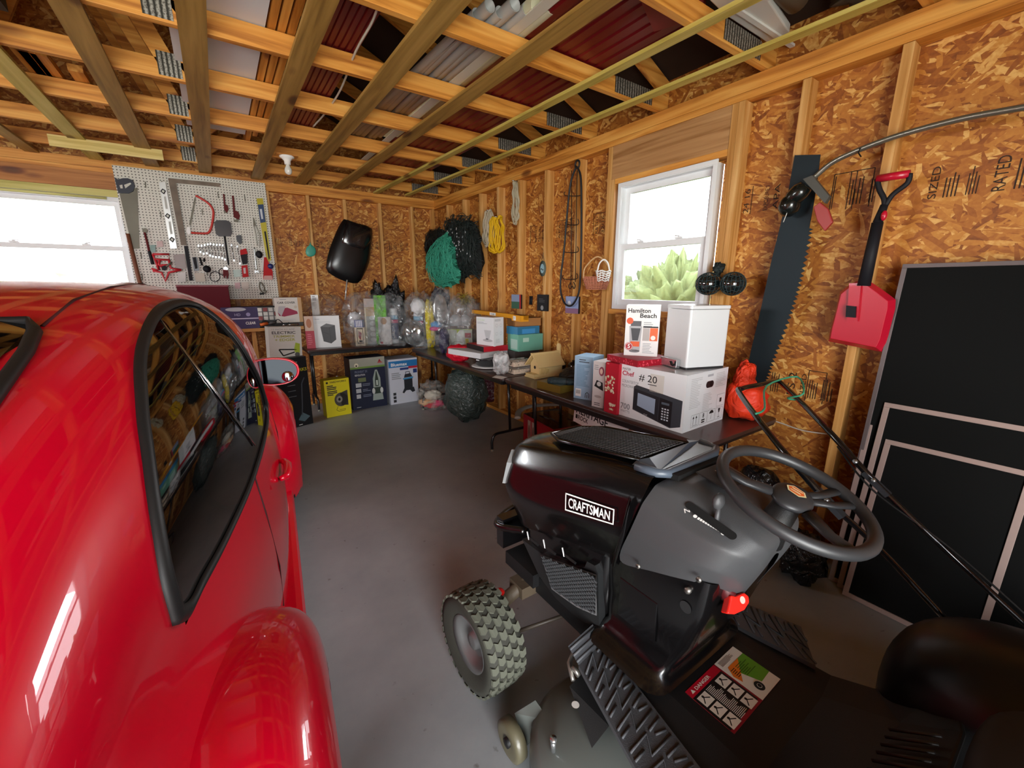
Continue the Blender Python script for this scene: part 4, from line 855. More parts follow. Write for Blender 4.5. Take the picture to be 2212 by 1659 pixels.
m = MB(); pp = [at(x, y, Z=z) for x, y, z in [(1238, 1470, .27), (1228, 1432, .28), (1236, 1412, .29), (1290, 1400, .30)]]; m.tube(pp, .007, STL, 8); m.lathe([(.006, -.006), (.018, -.006), (.018, .006), (.006, .006)], STL, 18, T(*at(1243, 1450, Z=.285)) @ RY(70)); m.build('lift_linkage', mow, W=True)
# ================================================================ TABLES, CARTONS AND EVERYTHING ON AND UNDER THEM
CAMF = _R @ Vector((0, 0, -1))
def pxm(P): return (Vector(P)-Vector((0, 0, CAM_H))).dot(CAMF)/CAM_F      # metres per photo pixel at P
TT = mat('46302a', .32, var=.15, bscale=30, coat=.2); TE = mat('241816', .4); LEG = mat('151315', .35, coat=.3)
def folding_table(label, x0, x1, y0, y1, h, along, legs, r_=.05):
    o = thing('folding_table', label, 'table', ((x0+x1)/2, (y0+y1)/2, 0), 0, 'folding tables along the walls')
    m = MB(); P = [(p[0], p[1]) for p in ringp(x0, x1, y0, y1, 0, r_)]; m.prism(P, h-.022, h, TT); P = [(p[0], p[1]) for p in ringp(x0+.004, x1-.004, y0+.004, y1-.004, 0, r_)]; m.prism(P, h-.034, h-.023, TE); m.build('table_top', o, W=True, bevel=.003)
    m = MB()
    for a, b_ in (((x0+.05, y0+.06), (x1-.05, y0+.06)), ((x0+.05, y1-.06), (x1-.05, y1-.06)), ((x0+.05, y0+.06), (x0+.05, y1-.06)), ((x1-.05, y0+.06), (x1-.05, y1-.06))): m.bar((*a, h-.055), (*b_, h-.055), .02, .038, LEG)
    m.build('apron', o, W=True)
    for c_ in legs:
        m = MB()
        if along == 'y': Q = lambda u, z: (x0+.02+u*(x1-x0-.04), c_, z)
        else: Q = lambda u, z: (c_, y0+.02+u*(y1-y0-.04), z)
        m.tube(bez([Q(.02, .0), Q(.02, .10), Q(.07, .155), Q(.25, .16), Q(.75, .16), Q(.93, .155), Q(.98, .10), Q(.98, .0)], 6), .013, LEG, 8)
        for u in (.30, .70): m.tube([Q(u, .16), Q(u-.03, h-.04)], .0125, LEG, 8)
        m.build('leg', o, W=True)
        for u in (.02, .98): m = MB(); m.cyl(Q(u, 0.0005), Q(u, .02), .016, mat('8a8678', .7), n=10); m.build('foot_cap', o, W=True)
    return o
tB = folding_table('dark brown folding table nearest the camera, carrying the microwave carton', 1.885, 2.645, 1.035, 2.86, .74, 'y', (1.20, 2.70))
tA = folding_table('dark brown folding table farther along the right-hand wall, up to the corner', 1.885, 2.645, 2.885, 4.95, .74, 'y', (3.10, 4.72))
tC = folding_table('dark folding table against the back wall behind the floor cartons', .775, 2.60, 5.36, YF-.005, .76, 'x', (.84, 2.45), .02)
def base(l, c, r, t, z, main, depth=None):
    """placement of a carton from its three lower corners in the photo: returns centre, yaw, width, depth, height"""
    Pc = at(*c, Z=z); hgt = at(*t, Y=Pc.y).z-z
    if main == 'L':
        Pl = at(*l, Z=z); u = (Pc-Pl); W_ = u.length; u.normalize(); bk = Vector((-u.y, u.x, 0)); D = depth or abs((at(*r, Z=z)-Pc).dot(bk)); o = Pl+u*W_/2+bk*D/2
    else:
        Pr = at(*r, Z=z); u = (Pr-Pc); W_ = u.length; u.normalize(); bk = Vector((-u.y, u.x, 0)); D = depth or abs((at(*l, Z=z)-Pc).dot(bk)); o = Pc+u*W_/2+bk*D/2
    return (o.x, o.y, z), math.degrees(math.atan2(u.y, u.x)), W_, D, hgt
def carton(name, label, l, c, r, t, z, main, body, fn=None, depth=None, cat='box', group=None, H=None, open_=False, bevel=.0015, rough=.5):
    o, yaw, W_, D, h = base(l, c, r, t, z, main, depth)
    if H: h = H
    m = MB(); m.box(-W_/2, W_/2, -D/2, D/2, 0, h, mat(body, rough) if isinstance(body, str) else body)
    F = faces(W_, D, h)
    if fn: fn(m, F, W_, D, h)
    ob = m.build(name, label=label, cat=cat, loc=(o[0], o[1], z+.0008), rotz=yaw, group=group); ob['_top'] = z+h
    return ob
TMP = []
def c_(h): return mat(h, .5)
GY = c_('8d9296'); LG = c_('c9ccce'); DK_ = c_('2a2c30'); REDP = c_('c41426')
# ---- microwave carton
def f_mw(m, F, W_, D, h):
    f = F['front']; m.q(f, 0, 0, W_, h, mat('eef0f2', .35), 1)
    m.text(f, 'MASTER', W_*.06, h*.90, h*.045, INK, 2, fit=W_*.13); m.text(f, 'Chef', W_*.06, h*.80, h*.085, c_('b8153a'), 2, bold=True, fit=W_*.19)
    m.text(f, '# 20', W_*.33, h*.76, h*.13, INK, 3, fit=W_*.27); m.line(f, [(W_*.47, h*.72), (W_*.60, h*.72)], .004, INK, 3)
    m.text(f, 'COUNTERTOP', W_*.06, h*.66, h*.055, GY, 2, fit=W_*.27); m.text(f, 'MICROWAVE', W_*.06, h*.575, h*.055, GY, 2, fit=W_*.24)
    m.text(f, '700', W_*.06, h*.15, h*.11, GY, 2, bold=True, fit=W_*.155); m.text(f, 'WATTS', W_*.06, h*.08, h*.05, GY, 2, fit=W_*.155)
    bd = c_('3a3f46'); m.pl(f, [(W_*.26, h*.18), (W_*.26, h*.62), (W_*.30, h*.66), (W_*.97, h*.56), (W_*.97, h*.10), (W_*.83, h*.03)], bd, 2)
    m.pl(f, [(W_*.27, h*.20), (W_*.27, h*.59), (W_*.65, h*.53), (W_*.65, h*.09)], c_('22262c'), 3); m.pl(f, [(W_*.33, h*.28), (W_*.33, h*.52), (W_*.60, h*.48), (W_*.60, h*.20)], c_('9fb0c6'), 4)
    m.pl(f, [(W_*.66, h*.09), (W_*.66, h*.53), (W_*.84, h*.50), (W_*.84, h*.05)], c_('16181c'), 3); m.q(f, W_*.69, h*.42, W_*.80, h*.46, c_('5a6470'), 4)
    for i in range(3):
        for j in range(5): m.q(f, W_*(.70+i*.038), h*(.14+j*.048), W_*(.725+i*.038), h*(.165+j*.048), c_('d4dce4'), 5)
    m.text(f, 'Chef', W_*.44, h*.135, h*.03, LG, 5)
    r = F['right']; m.q(r, 0, 0, D, h, mat('e9edf0', .35), 1); m.disc(r, D*.50, h*.76, D*.045, c_('1b1d20'), 3); m.disc(r, D*.60, h*.76, D*.045, c_('1b1d20'), 3); m.q(r, D*.50, h*.76-D*.045, D*.60, h*.76+D*.045, c_('1b1d20'), 3)
    m.bars(r, D*.10, h*.92, D*.26, 18, h*.03, LG, seed=2); m.bars(r, D*.42, h*.60, D*.26, 12, h*.03, LG, seed=3); m.bars(r, D*.70, h*.93, D*.25, 9, h*.03, LG, seed=5); m.q(r, D*.48, h*.90, D*.62, h*.94, c_('b5bac0'), 2)
    for i, x in enumerate((.18, .38, .58, .78)):
        m.line(r, [(D*x, h*.05), (D*(x+.18), h*.05), (D*(x+.18), h*.27), (D*x, h*.27), (D*x, h*.05)], .0012, INK, 2)
    for x in (.23, .30): m.line(r, [(D*x, h*.09), (D*x, h*.22)], .003, INK, 3); m.pl(r, [(D*(x-.02), h*.20), (D*(x+.02), h*.20), (D*x, h*.25)], INK, 3)
    m.line(r, [(D*.21, h*.075), (D*.33, h*.075)], .002, INK, 3)
    m.text(r, '8', D*.47, h*.17, h*.08, INK, 3, al='C', bold=True); m.q(r, D*.43, h*.115, D*.51, h*.14, INK, 3); m.q(r, D*.43, h*.075, D*.51, h*.10, INK, 3)
    m.pl(r, [(D*(.67+.055*math.cos(a)), h*.20+D*.045*math.sin(a)) for a in [PI*k/10 for k in range(11)]], INK, 3); m.line(r, [(D*.67, h*.20), (D*.67, h*.10), (D*.655, h*.10)], .002, INK, 3)
    m.pl(r, [(D*.84, h*.25), (D*.90, h*.25), (D*.88, h*.17), (D*.86, h*.17)], INK, 3); m.line(r, [(D*.87, h*.17), (D*.87, h*.09)], .002, INK, 3); m.line(r, [(D*.84, h*.085), (D*.90, h*.085)], .003, INK, 3)
    m.line(r, [(D*.78, h*.30), (D*.97, h*.30), (D*.97, h*.52), (D*.78, h*.52), (D*.78, h*.30)], .0012, INK, 2); m.q(r, D*.85, h*.37, D*.90, h*.45, INK, 3)
    m.q(F['top'], 0, 0, W_, D, mat('cdd2d6', .25, coat=.5), 1); m.q(f, W_*.50, h*.60, W_*.70, h*.92, mat('e2e0d8', .2, coat=.6), 2)
mw = carton('microwave_carton', 'large white microwave carton printed 700 WATTS at the near end of the table', (1332, 894), (1473, 937), (1561, 906), (1487, 812), .74, 'L', 'e8ebee', f_mw, cat='cardboard box')
def f_pop(m, F, W_, D, h):
    for k in ('front', 'left', 'right', 'top'): pass
    f = F['front']; rr = random.Random(5); PC = c_('e9dcc0')
    m.text(f, 'RED', W_*.1, h*.965, h*.02, PC, 2)
    for i in range(46):
        x, y = (rr.uniform(.05, .72), rr.uniform(.42, .74)) if i < 34 else (rr.uniform(.45, .9), rr.uniform(.03, .20)); m.disc(f, W_*x, h*y, .007, PC if i % 3 else c_('c9b48a'), 3+i % 3, n=7)
pop = carton('popcorn_carton', 'narrow red carton with popcorn printed on it, squeezed against the microwave carton', (1304, 888), (1331, 897), None, (1334, 782), .74, 'L', 'b9122a', f_pop, depth=.36, H=.312, cat='cardboard box')
def f_tray(m, F, W_, D, h):
    rr = random.Random(7)
    for k, L_ in (('front', W_), ('right', D)):
        for i in range(26): x = rr.uniform(.01, L_-.01); m.disc(F[k], x, rr.uniform(.006, h-.006), rr.uniform(.003, .006), c_('e04a5c'), 1+i % 2, n=6)
tray = carton('gift_box_lid', 'shallow red patterned box lid lying on the microwave carton, under the food chopper box', (1311, 778), (1377, 794), (1429, 780), (1378, 780), 1.0535, 'L', 'a81128', f_tray, cat='box lid')
def f_hb(m, F, W_, D, h):
    f = F['front']; m.q(f, 0, 0, W_, h, mat('e6e4e2', .3), 1); m.text(f, 'Hamilton', W_*.06, h*.86, h*.085, INK, 3, bold=True, fit=W_*.66); m.text(f, 'Beach', W_*.42, h*.765, h*.085, INK, 3, bold=True, fit=W_*.48)
    m.disc(f, W_*.13, h*.70, W_*.10, c_('d9572e'), 4)
    m.pl(f, [(W_*.12, h*.60), (W_*.50, h*.60), (W_*.47, h*.10), (W_*.17, h*.10)], c_('a9a9ab'), 3); m.q(f, W_*.16, h*.60, W_*.47, h*.70, c_('55565a'), 3); m.pl(f, [(W_*.17, h*.56), (W_*.46, h*.56), (W_*.40, h*.32), (W_*.23, h*.32)], c_('3f4044'), 4); m.q(f, W_*.18, h*.20, W_*.45, h*.30, c_('df5a2a'), 4); m.disc(f, W_*.31, h*.11, W_*.16, c_('77787c'), 3, ry=h*.03)
    m.q(f, W_*.53, h*.575, W_*.97, h*.60, INK, 3); m.q(f, W_*.53, h*.32, W_*.73, h*.57, c_('b0a8a4'), 3); m.q(f, W_*.74, h*.32, W_*.97, h*.57, c_('e0642e'), 3); m.disc(f, W_*.84, h*.38, W_*.07, c_('f0e2d8'), 4)
    m.disc(f, W_*.14, h*.20, W_*.125, c_('b01426'), 5); m.ring(f, W_*.14, h*.20, W_*.11, W_*.012, WHITE, 6); m.text(f, '5', W_*.14, h*.165, h*.08, WHITE, 7, al='C', bold=True)
    m.bars(f, W_*.54, h*.68, W_*.34, 3, h*.035, GY, seed=3, l=3); m.bars(f, W_*.55, h*.27, W_*.36, 7, h*.03, GY, seed=4, l=3)
    r = F['right']; m.q(r, 0, 0, D, h, mat('dedcda', .35), 1); m.bars(r, D*.15, h*.9, D*.3, 6, h*.03, GY, seed=6); m.disc(r, D*.3, h*.70, D*.18, c_('a8606a'), 3); m.bars(r, D*.2, h*.55, D*.5, 12, h*.035, GY, seed=7)
hb = carton('food_chopper_carton', 'white food chopper carton with a picture of a glass chopper, beside the white bin', (1347, 769), (1419, 773), (1432, 771), (1418, 661), 1.085, 'L', 'dcdad8', f_hb, depth=.15, cat='cardboard box')
# white pedal bin on the microwave carton
o_, yaw, W_, D, h = base((1431, 786), (1481, 800), (1545, 790), (1493, 661), 1.0535, 'L')
bn = thing('pedal_bin', 'tall white metal pedal bin standing on the microwave carton, below the window', 'waste bin', (o_[0], o_[1], 1.0545), yaw)
WM = mat('e4e8ea', .25, coat=.4)
m = MB(); P = [(p[0], p[1]) for p in ringp(-W_/2, W_/2, -D/2, D/2, 0, .012)]; m.prism(P, .012, h-.022, WM); m.build('bin_body', bn)
m = MB(); m.prism(P, 0, .011, mat('2a2c2e', .5)); m.build('base_ring', bn)
m = MB(); P = [(p[0], p[1]) for p in ringp(-W_/2-.003, W_/2+.003, -D/2-.003, D/2+.003, 0, .014)]; m.prism(P, h-.02, h, WM); m.build('bin_lid', bn, bevel=.004)
m = MB(); m.box(-W_*.42, W_*.28, -D/2-.03, -D/2-.004, .004, .05, mat('c8cbce', .25, metal=.9)); m.build('pedal', bn, bevel=.002)
m = MB(); m.tube([(W_*.05, -D/2-.034, .036), (W_*.12, -D/2-.036, .018), (W_*.2, -D/2-.036, .016), (W_*.26, -D/2-.034, .03), (W_*.26, -D/2-.034, .042)], .004, BLACK, 6); m.build('pedal_hook', bn)
# light blue carton, slim steamer carton
def f_blue(m, F, W_, D, h):
    f = F['front']; m.q(f, 0, 0, W_, h, c_('9cbcd4'), 1); m.bars(f, W_*.25, h*.93, W_*.6, 2, h*.05, DK_, seed=1); m.bars(f, W_*.12, h*.80, W_*.75, 16, h*.032, c_('5f86a6'), seed=2); m.q(f, W_*.10, h*.06, W_*.42, h*.24, WHITE, 3)
    for i in range(9): m.q(f, W_*(.14+i*.028), h*.12, W_*(.152+i*.028), h*.21, INK, 4)
    m.line(f, [(W_*.66, h*.05), (W_*.66, h*.14), (W_*.76, h*.18), (W_*.86, h*.14), (W_*.86, h*.05)], .004, INK, 3); m.line(f, [(W_*.76, h*.05), (W_*.76, h*.13)], .004, INK, 3)
carton('blue_carton', 'pale blue carton with small print and a barcode, standing left of the slim steamer carton', (1239, 859), (1277, 866), None, (1286, 772), .74, 'L', '8fb2cc', f_blue, depth=.16, cat='cardboard box')
def f_st(m, F, W_, D, h):
    f = F['front']; m.q(f, 0, 0, W_, h, mat('cfc9c6', .4), 1); m.disc(f, W_*.72, h*.80, W_*.22, c_('8a4a5a'), 3, ry=h*.10); m.disc(f, W_*.70, h*.80, W_*.12, c_('d8b8a8'), 4, ry=h*.06); m.pl(f, [(W_*.15, h*.46), (W_*.35, h*.60), (W_*.85, h*.56), (W_*.92, h*.38)], INK, 3); m.disc(f, W_*.55, h*.52, W_*.18, c_('c4c0be'), 4, ry=h*.05); m.disc(f, W_*.5, h*.24, W_*.3, c_('a89c98'), 3, ry=h*.03); m.bars(f, W_*.2, h*.10, W_*.5, 2, h*.04, INK, seed=2); m.bars(f, W_*.1, h*.92, W_*.4, 3, h*.04, GY, seed=5)
carton('steamer_carton', 'slim grey-white carton showing a small black steamer, right of the pale blue carton', (1278, 877), (1303, 883), None, (1306, 784), .74, 'L', 'b9b3b0', f_st, depth=.2, cat='cardboard box')
# gold box lid and umbrella
def f_gold(m, F, W_, D, h): m.q(F['top'], .012, .012, W_-.012, D-.012, c_('8f9a86'), 1)
gb = carton('gold_box', 'flat gold cardboard box in front of the wooden birdhouse', (1160, 838), (1210, 851), (1240, 842), (1211, 835), .74, 'L', mat('86702e', .35, metal=.3), f_gold, cat='box')
gt = .74+.046
o = thing('folded_umbrella', 'dark teal folded umbrella lying on the flat gold box', 'umbrella', at(1182, 818, Z=gt+.03))
a_, b_ = at(1183, 822, Z=gt+.03), at(1248, 826, Z=gt+.03); m = MB(); TE_ = crinkle('1d3338', .6, 30, .01); m.tube([a_*(1-k)+b_*k for k in (0, .05, .15, .5, .8, 1)], [.016, .026, .029, .028, .026, .02], TE_, 14); m.build('canopy', o, W=True)
m = MB(); d_ = (b_-a_).normalized(); m.tube([b_-d_*.001, b_+d_*.05], .011, BLACK, 10); m.build('handle', o, W=True)
m = MB(); mid = a_*.35+b_*.65; m.tube([mid-d_*.006, mid+d_*.006], .0305, mat('0f1618', .6), 14, caps=False); m.build('strap', o, W=True)
# wooden birdhouse
BW = mat('d9bd83', .5, var=.1, bscale=60); 
oA, oB = at(1140, 758, Z=.955), at(1197, 752, Z=.955); ang = math.degrees(math.atan2((oB-oA).y, (oB-oA).x)); cb = at(1174, 812, Z=.745)
bh = thing('birdhouse', 'pale unfinished wooden birdhouse with a pitched roof and tall back post', 'birdhouse', (cb.x+.035, cb.y+.02, .7408), ang)
L_ = (oB-oA).length; hx = L_/2
m = MB(); m.box(-hx-.02, hx, -.075, .075, 0, .012, BW); m.box(-hx-.02, -hx+.035, -.06, .06, .012, .035, BW); m.build('base_board', bh, bevel=.001)
m = MB(); m.prism([(-.062, .012), (.062, .012), (.062, .115), (0, .185), (-.062, .115)], -hx+.035, hx-.01, BW, Matrix(((0, 0, 1, 0), (1, 0, 0, 0), (0, 1, 0, 0), (0, 0, 0, 1)))); m.build('house_body', bh)
for s in (-1, 1): m = MB(); m.bar((.0, 0, .198), (.0, s*.105, .085), L_, .010, BW) if False else m.box(-hx, hx-.008, 0, .145, -.005, .005, BW, T(0, 0, .20) @ Matrix.Rotation(math.radians(-46 if s > 0 else 226), 4, 'X')); m.build('roof_board', bh, bevel=.001)
m = MB(); m.box(-hx-.004, hx-.008, -.012, .012, .196, .21, BW); m.build('ridge_cap', bh)
m = MB(); P = [(-.022, 0)]+[(-.022, .25)]+[(.022*math.cos(a), .25+.022*math.sin(a)) for a in [PI-PI*k/8 for k in range(9)]]+[(.022, 0)]; m.prism(P, hx-.007, hx+.006, BW, Matrix(((0, 0, 1, 0), (1, 0, 0, 0), (0, 1, 0, 0), (0, 0, 0, 1)))); m.build('back_post', bh)
for i in range(6): m = MB(); m.bar((-hx+.045+i*.016, -.066, .03+.005*(i % 2)), (-hx+.055+i*.016, -.0665, .10-.006*i), .010, .004, mat('cfae70', .5), up=(0, 1, 0)); m.build('bark_strip', bh)
m = MB(); m.disc(frame((-hx+.0345, 0, .085), (0, -1, 0), (0, 0, 1)), 0, 0, .014, INK); m.build('entrance_hole', bh)
# two small patterned storage boxes
for i, (z, nm) in enumerate(((.7405, 'lower'), (.807, 'upper'))):
    (P_, yw_, W9, D9, h9) = base((1098, 803), (1117, 812), (1150, 808), (1116, 790), .74, 'R'); P = Vector(P_); bx = thing('storage_basket', 'small dark and cream patterned lidded basket, %s of the two stacked left of the birdhouse' % nm, 'basket', (P.x, P.y, z), yw_, 'stacked patterned baskets')
    m = MB(); m.prism([(-.085, -.055), (.085, -.055), (.085, .055), (-.085, .055)], 0, .048, c_('d8c4ae'), None); F = faces(.17, .11, .05); rr = random.Random(i)
    for k, w__ in (('front', .17), ('left', .11), ('right', .11)):
        for q in range(16): x = rr.uniform(.012, w__-.014); y = rr.uniform(.008, .040); m.line(F[k], [(x-.004, y), (x+.004, y+rr.uniform(-.003, .003))], .0025, INK, 2)
        m.line(F[k], [(0, .046), (w__, .046)], .003, INK, 2); m.line(F[k], [(0, .003), (w__, .003)], .003, INK, 2)
    m.build('basket_body', bx, bevel=.003)
    m = MB(); m.box(-.084, .084, -.054, .054, .049, .062, film('c9c4c0', .5)); m.build('clear_lid', bx)
    for s in (-1, 1): m = MB(); m.tube([(s*.087, -.02, .045), (s*.096, -.018, .02), (s*.096, .018, .02), (s*.087, .02, .045)], .0025, INK, 6); m.build('wire_handle', bx)
# black items and a colourful packet behind the birdhouse
m = MB(); m.box(-.19, .19, -.11, .11, 0, .075, mat('1c1d20', .3)); m.build('black_case', label='long flat black case behind the birdhouse, below the mint green box', cat='case', loc=(2.45, 3.02, .741), rotz=-76, bevel=.02)
m = MB(); m.lathe([(.0, 0), (.045, .0), (.055, .03), (.055, .09), (.045, .115), (.02, .12), (.02, .135), (0, .137)], mat('0a0a0c', .08, coat=1), 24); m.build('black_jar', label='shiny black round jar just right of the birdhouse post', cat='jar', loc=(2.47, 2.62, .741))
m = MB(); m.blob((0, 0, .05), (.13, .09, .05), crinkle('8a4a5a', .25, 12, .03), .15, 3, seed=4); m.blob((.05, 0, .085), (.09, .06, .03), crinkle('b8b060', .25, 12, .03), .15, 3, seed=6); m.build('snack_packet', label='colourful shiny crumpled packet lying behind the pale blue carton', cat='packet', loc=(2.46, 2.38, .741), rotz=-60)
m = MB(); m.blob((0, 0, .07), (.16, .12, .075), crinkle('121315', .5, 14, .03), .12, 2.5, seed=9); m.build('black_bundle', label='soft black fabric bundle between the birdhouse and the pale blue carton', cat='bundle', loc=(2.22, 2.30, .741), rotz=-70)
# grater carton stack around the white carton
def f_cf(m, F, W_, D, h):
    f = F['front']; m.q(f, 0, 0, W_, h, mat('d4d6d8', .35), 1); m.text(f, 'BODUM' if False else 'Grinder', W_*.06, h*.87, h*.07, c_('b4c89c'), 2, fit=W_*.45); m.bars(f, W_*.06, h*.82, W_*.6, 2, h*.04, GY, seed=1); m.pl(f, [(W_*.45, h*.55), (W_*.85, h*.55), (W_*.74, h*.22), (W_*.56, h*.22)], c_('b4b6b8'), 2); m.disc(f, W_*.65, h*.19, W_*.28, c_('a8aaac'), 2, ry=h*.05); m.disc(f, W_*.62, h*.24, W_*.08, c_('4a4c50'), 3, ry=h*.02)
    r = F['right']; m.q(r, 0, 0, D, h, mat('eceef0', .35), 1); m.bars(r, D*.1, h*.93, D*.6, 2, h*.04, GY, seed=2)
    for i in range(4): m.ring(r, D*(.3 if i % 2 == 0 else .72), h*(.72-.28*(i//2)), D*.12, D*.02, LG, 2)
    m.bars(r, D*.2, h*.25, D*.6, 4, h*.04, LG, seed=4)
ZS = at(1050, 790, Y=4.0).z
def stack_at(z): return z
cz0 = .74
m = MB(); sp_ = at(1043, 796, Z=.741); rp = thing('roasting_pan', 'black enamel roasting pan on a white plate, under the flat grey-white box', 'pan', (sp_.x+.10, sp_.y+.05, .7408), -50)
m.lathe([(0, .0), (.13, .0), (.15, .008), (.17, .012), (.165, .016), (.0, .012)], mat('d8d8d6', .4), 36); m.build('plate', rp)
m = MB(); m.lathe([(0, .014), (.11, .014), (.13, .03), (.14, .085), (.145, .09), (.14, .094), (.0, .094)], mat('1c1e20', .25, coat=.5), 36); m.build('pan_body', rp)
for s in (0, 120, 240): m = MB(); m.tube([(.14*math.cos(math.radians(s-8)), .14*math.sin(math.radians(s-8)), .08), (.158*math.cos(math.radians(s)), .158*math.sin(math.radians(s)), .085), (.14*math.cos(math.radians(s+8)), .14*math.sin(math.radians(s+8)), .08)], .005, mat('e0e0e0', .3), 6); m.build('pan_handle', rp)
sb = carton('flat_box', 'flat grey-white box on top of the roasting pan, under the red and black box', (1003, 759), (1038, 776), (1097, 766), (1038, 764), .8365, 'R', 'c9cacc', lambda m, F, W_, D, h: m.text(F['front'], 'Kitchen', W_*.3, h*.3, h*.3, GY, 1), cat='box')
sr = carton('red_black_box', 'small box with a black end and red side, beneath the white grinder carton', (1022, 751), (1045, 762), (1097, 757), (1045, 750), .8365+.047, 'R', 'b81a2c', lambda m, F, W_, D, h: m.q(F['left'], 0, 0, D, h, c_('1d1a1c'), 1), cat='box')
carton('grinder_carton', 'white grinder carton with a pale picture, on the red and black box', (1030, 744), (1067, 749), (1096, 747), (1066, 684), .8365+.047+.05, 'L', 'dfe1e3', f_cf, cat='cardboard box', H=.275)
carton('mint_box', 'mint green box with white labels, behind the white grinder carton', (1097, 757), (1120, 760), (1172, 755), (1120, 724), .885, 'R', '6fb09a', lambda m, F, W_, D, h: (m.q(F['front'], W_*.18, h*.55, W_*.42, h*.8, c_('b8dccc'), 1), m.q(F['left'], D*.3, h*.1, D*.9, h*.7, c_('a8c8bc'), 1)), cat='box', depth=.2)
carton('blue_tub', 'translucent blue plastic tub on the mint green box', (1100, 722), (1118, 724), (1165, 720), (1118, 707), 1.0425, 'R', mat('3a86b0', .2, alpha=.85), lambda m, F, W_, D, h: m.q(F['front'], W_*.2, h*.1, W_*.8, h*.7, mat('4a9cd8', .2), 1), cat='tub', depth=.18)
carton('brown_carton', 'open brown cardboard carton above the blue tub', (1096, 703), (1113, 705), (1168, 703), (1113, 688), 1.117, 'R', 'a8733e', lambda m, F, W_, D, h: m.q(F['top'], .01, .01, W_-.01, D-.01, c_('5a3c20'), 1), cat='cardboard box', depth=.22)
sb2 = at(1146, 757, Z=.885); m = MB(); m.box(-.14, .14, -.10, .10, 0, .1425, c_('3a3432')); m.build('dark_crate', label='dark low crate on the table under the mint green box', cat='crate', loc=(sb2.x-.03, sb2.y+.10, .741), rotz=-5)
# long yellow carton lying across
m = MB(); a_, b_ = at(1019, 669, Z=1.235), at(1131, 682, Z=1.235)
u_ = (b_-a_); LL = u_.length; F0 = frame(a_, u_, Vector((0, 0, 1)).cross(u_)); YL = c_('e09a1c')
yc = MB(); yc.box(0, LL, 0, .055, -.04, 0, YL, F0); yc.box(LL-.17, LL, -.03, .055, -.055, 0, YL, F0); fr = F0 @ RX(90) @ T(0, -.04, 0); fr = frame(F0 @ Vector((0, -.0005, -.04)), u_, (0, 0, 1)); yc.q(fr, LL*.40, .005, LL*.52, .035, WHITE, 1); yc.text(fr, '130', LL*.43, .01, .016, INK, 2, fit=LL*.06); fr2 = frame(F0 @ Vector((0, -.0305, -.055)), u_, (0, 0, 1)); yc.q(fr2, LL-.14, .006, LL-.09, .046, WHITE, 1); yc.bars(fr2, LL-.132, .04, .03, 5, .006, INK, l=2)
for q in range(3): yc.tube([F0 @ Vector((-.0, .012+q*.014, -.02)), F0 @ Vector((-.06-.02*q, .012+q*.014, -.018))], .004, mat('c0c4c8', .2, metal=.8), 6)
yc.build('yellow_carton', label='long narrow yellow carton lying across the white carton and the brown carton', cat='cardboard box')
# red carrier bag, grey film
def bagpx(name, label, cx, by, w_px, h_px, z, depth, mt, amp=.15, seed=0, freq=2.5, group=None, cat='bag', power=2.4, back=None, parts=None):
    P = at(cx, by, Z=z); k = pxm(P); o = Vector((P.x, P.y, 0)); dirn = Vector((CAMF.x, CAMF.y, 0)).normalized(); rx, rz = w_px/2*k, h_px/2*k*1.02
    if back is None: back = depth
    o = o+dirn*back; m = MB(); m.blob((0, 0, rz), (rx, depth, rz), mt, amp, freq, seed, power=power, flat=.0-rz+.001 if False else None)
    m.v = [(x, y, max(zz, .001)) for x, y, zz in m.v]
    return m.build(name, label=label, cat=cat, loc=(o.x, o.y, z), rotz=-34.65, group=group)
bagpx('red_bag', 'crumpled red plastic bag at the table edge, left of the roasting pan', 990, 783, 52, 36, .741, .07, crinkle('c4122a', .35, 9, .02), .12, 3, back=.07)
bagpx('white_bag', 'crumpled translucent white plastic bag hanging over the table edge beside the patterned baskets', 1082, 812, 36, 50, .741, .04, film('dcdcdc', .8, .4, bscale=14), .14, 5, back=.06)
fm = MB(); a_ = at(1063, 815, Z=.743); fm.add([a_, a_+Vector((.03, -.10, 0)), a_+Vector((.10, -.09, .004)), a_+Vector((.07, .04, .002))], [(0, 1, 2, 3)], mat('d8d6d2', .6)); fm.build('paper_sheet', label='small white paper sheet under the crumpled white bag at the table edge', cat='paper', solid=.001)
# orange vest
m = MB(); oo = Vector((2.49, 1.165, .741))
m.blob((0, 0, .10), (.135, .115, .11), crinkle('f03a12', .6, 6, .03), .12, 2, seed=3, power=2.2); m.blob((-.02, .02, .22), (.07, .06, .11), crinkle('f03a12', .6, 9, .05), .15, 2, seed=5); m.v = [(x, y, max(z, .002)) for x, y, z in m.v]; m.build('orange_vest', label='bright orange fabric vest bundled at the near end of the table', cat='vest', loc=oo, rotz=20)
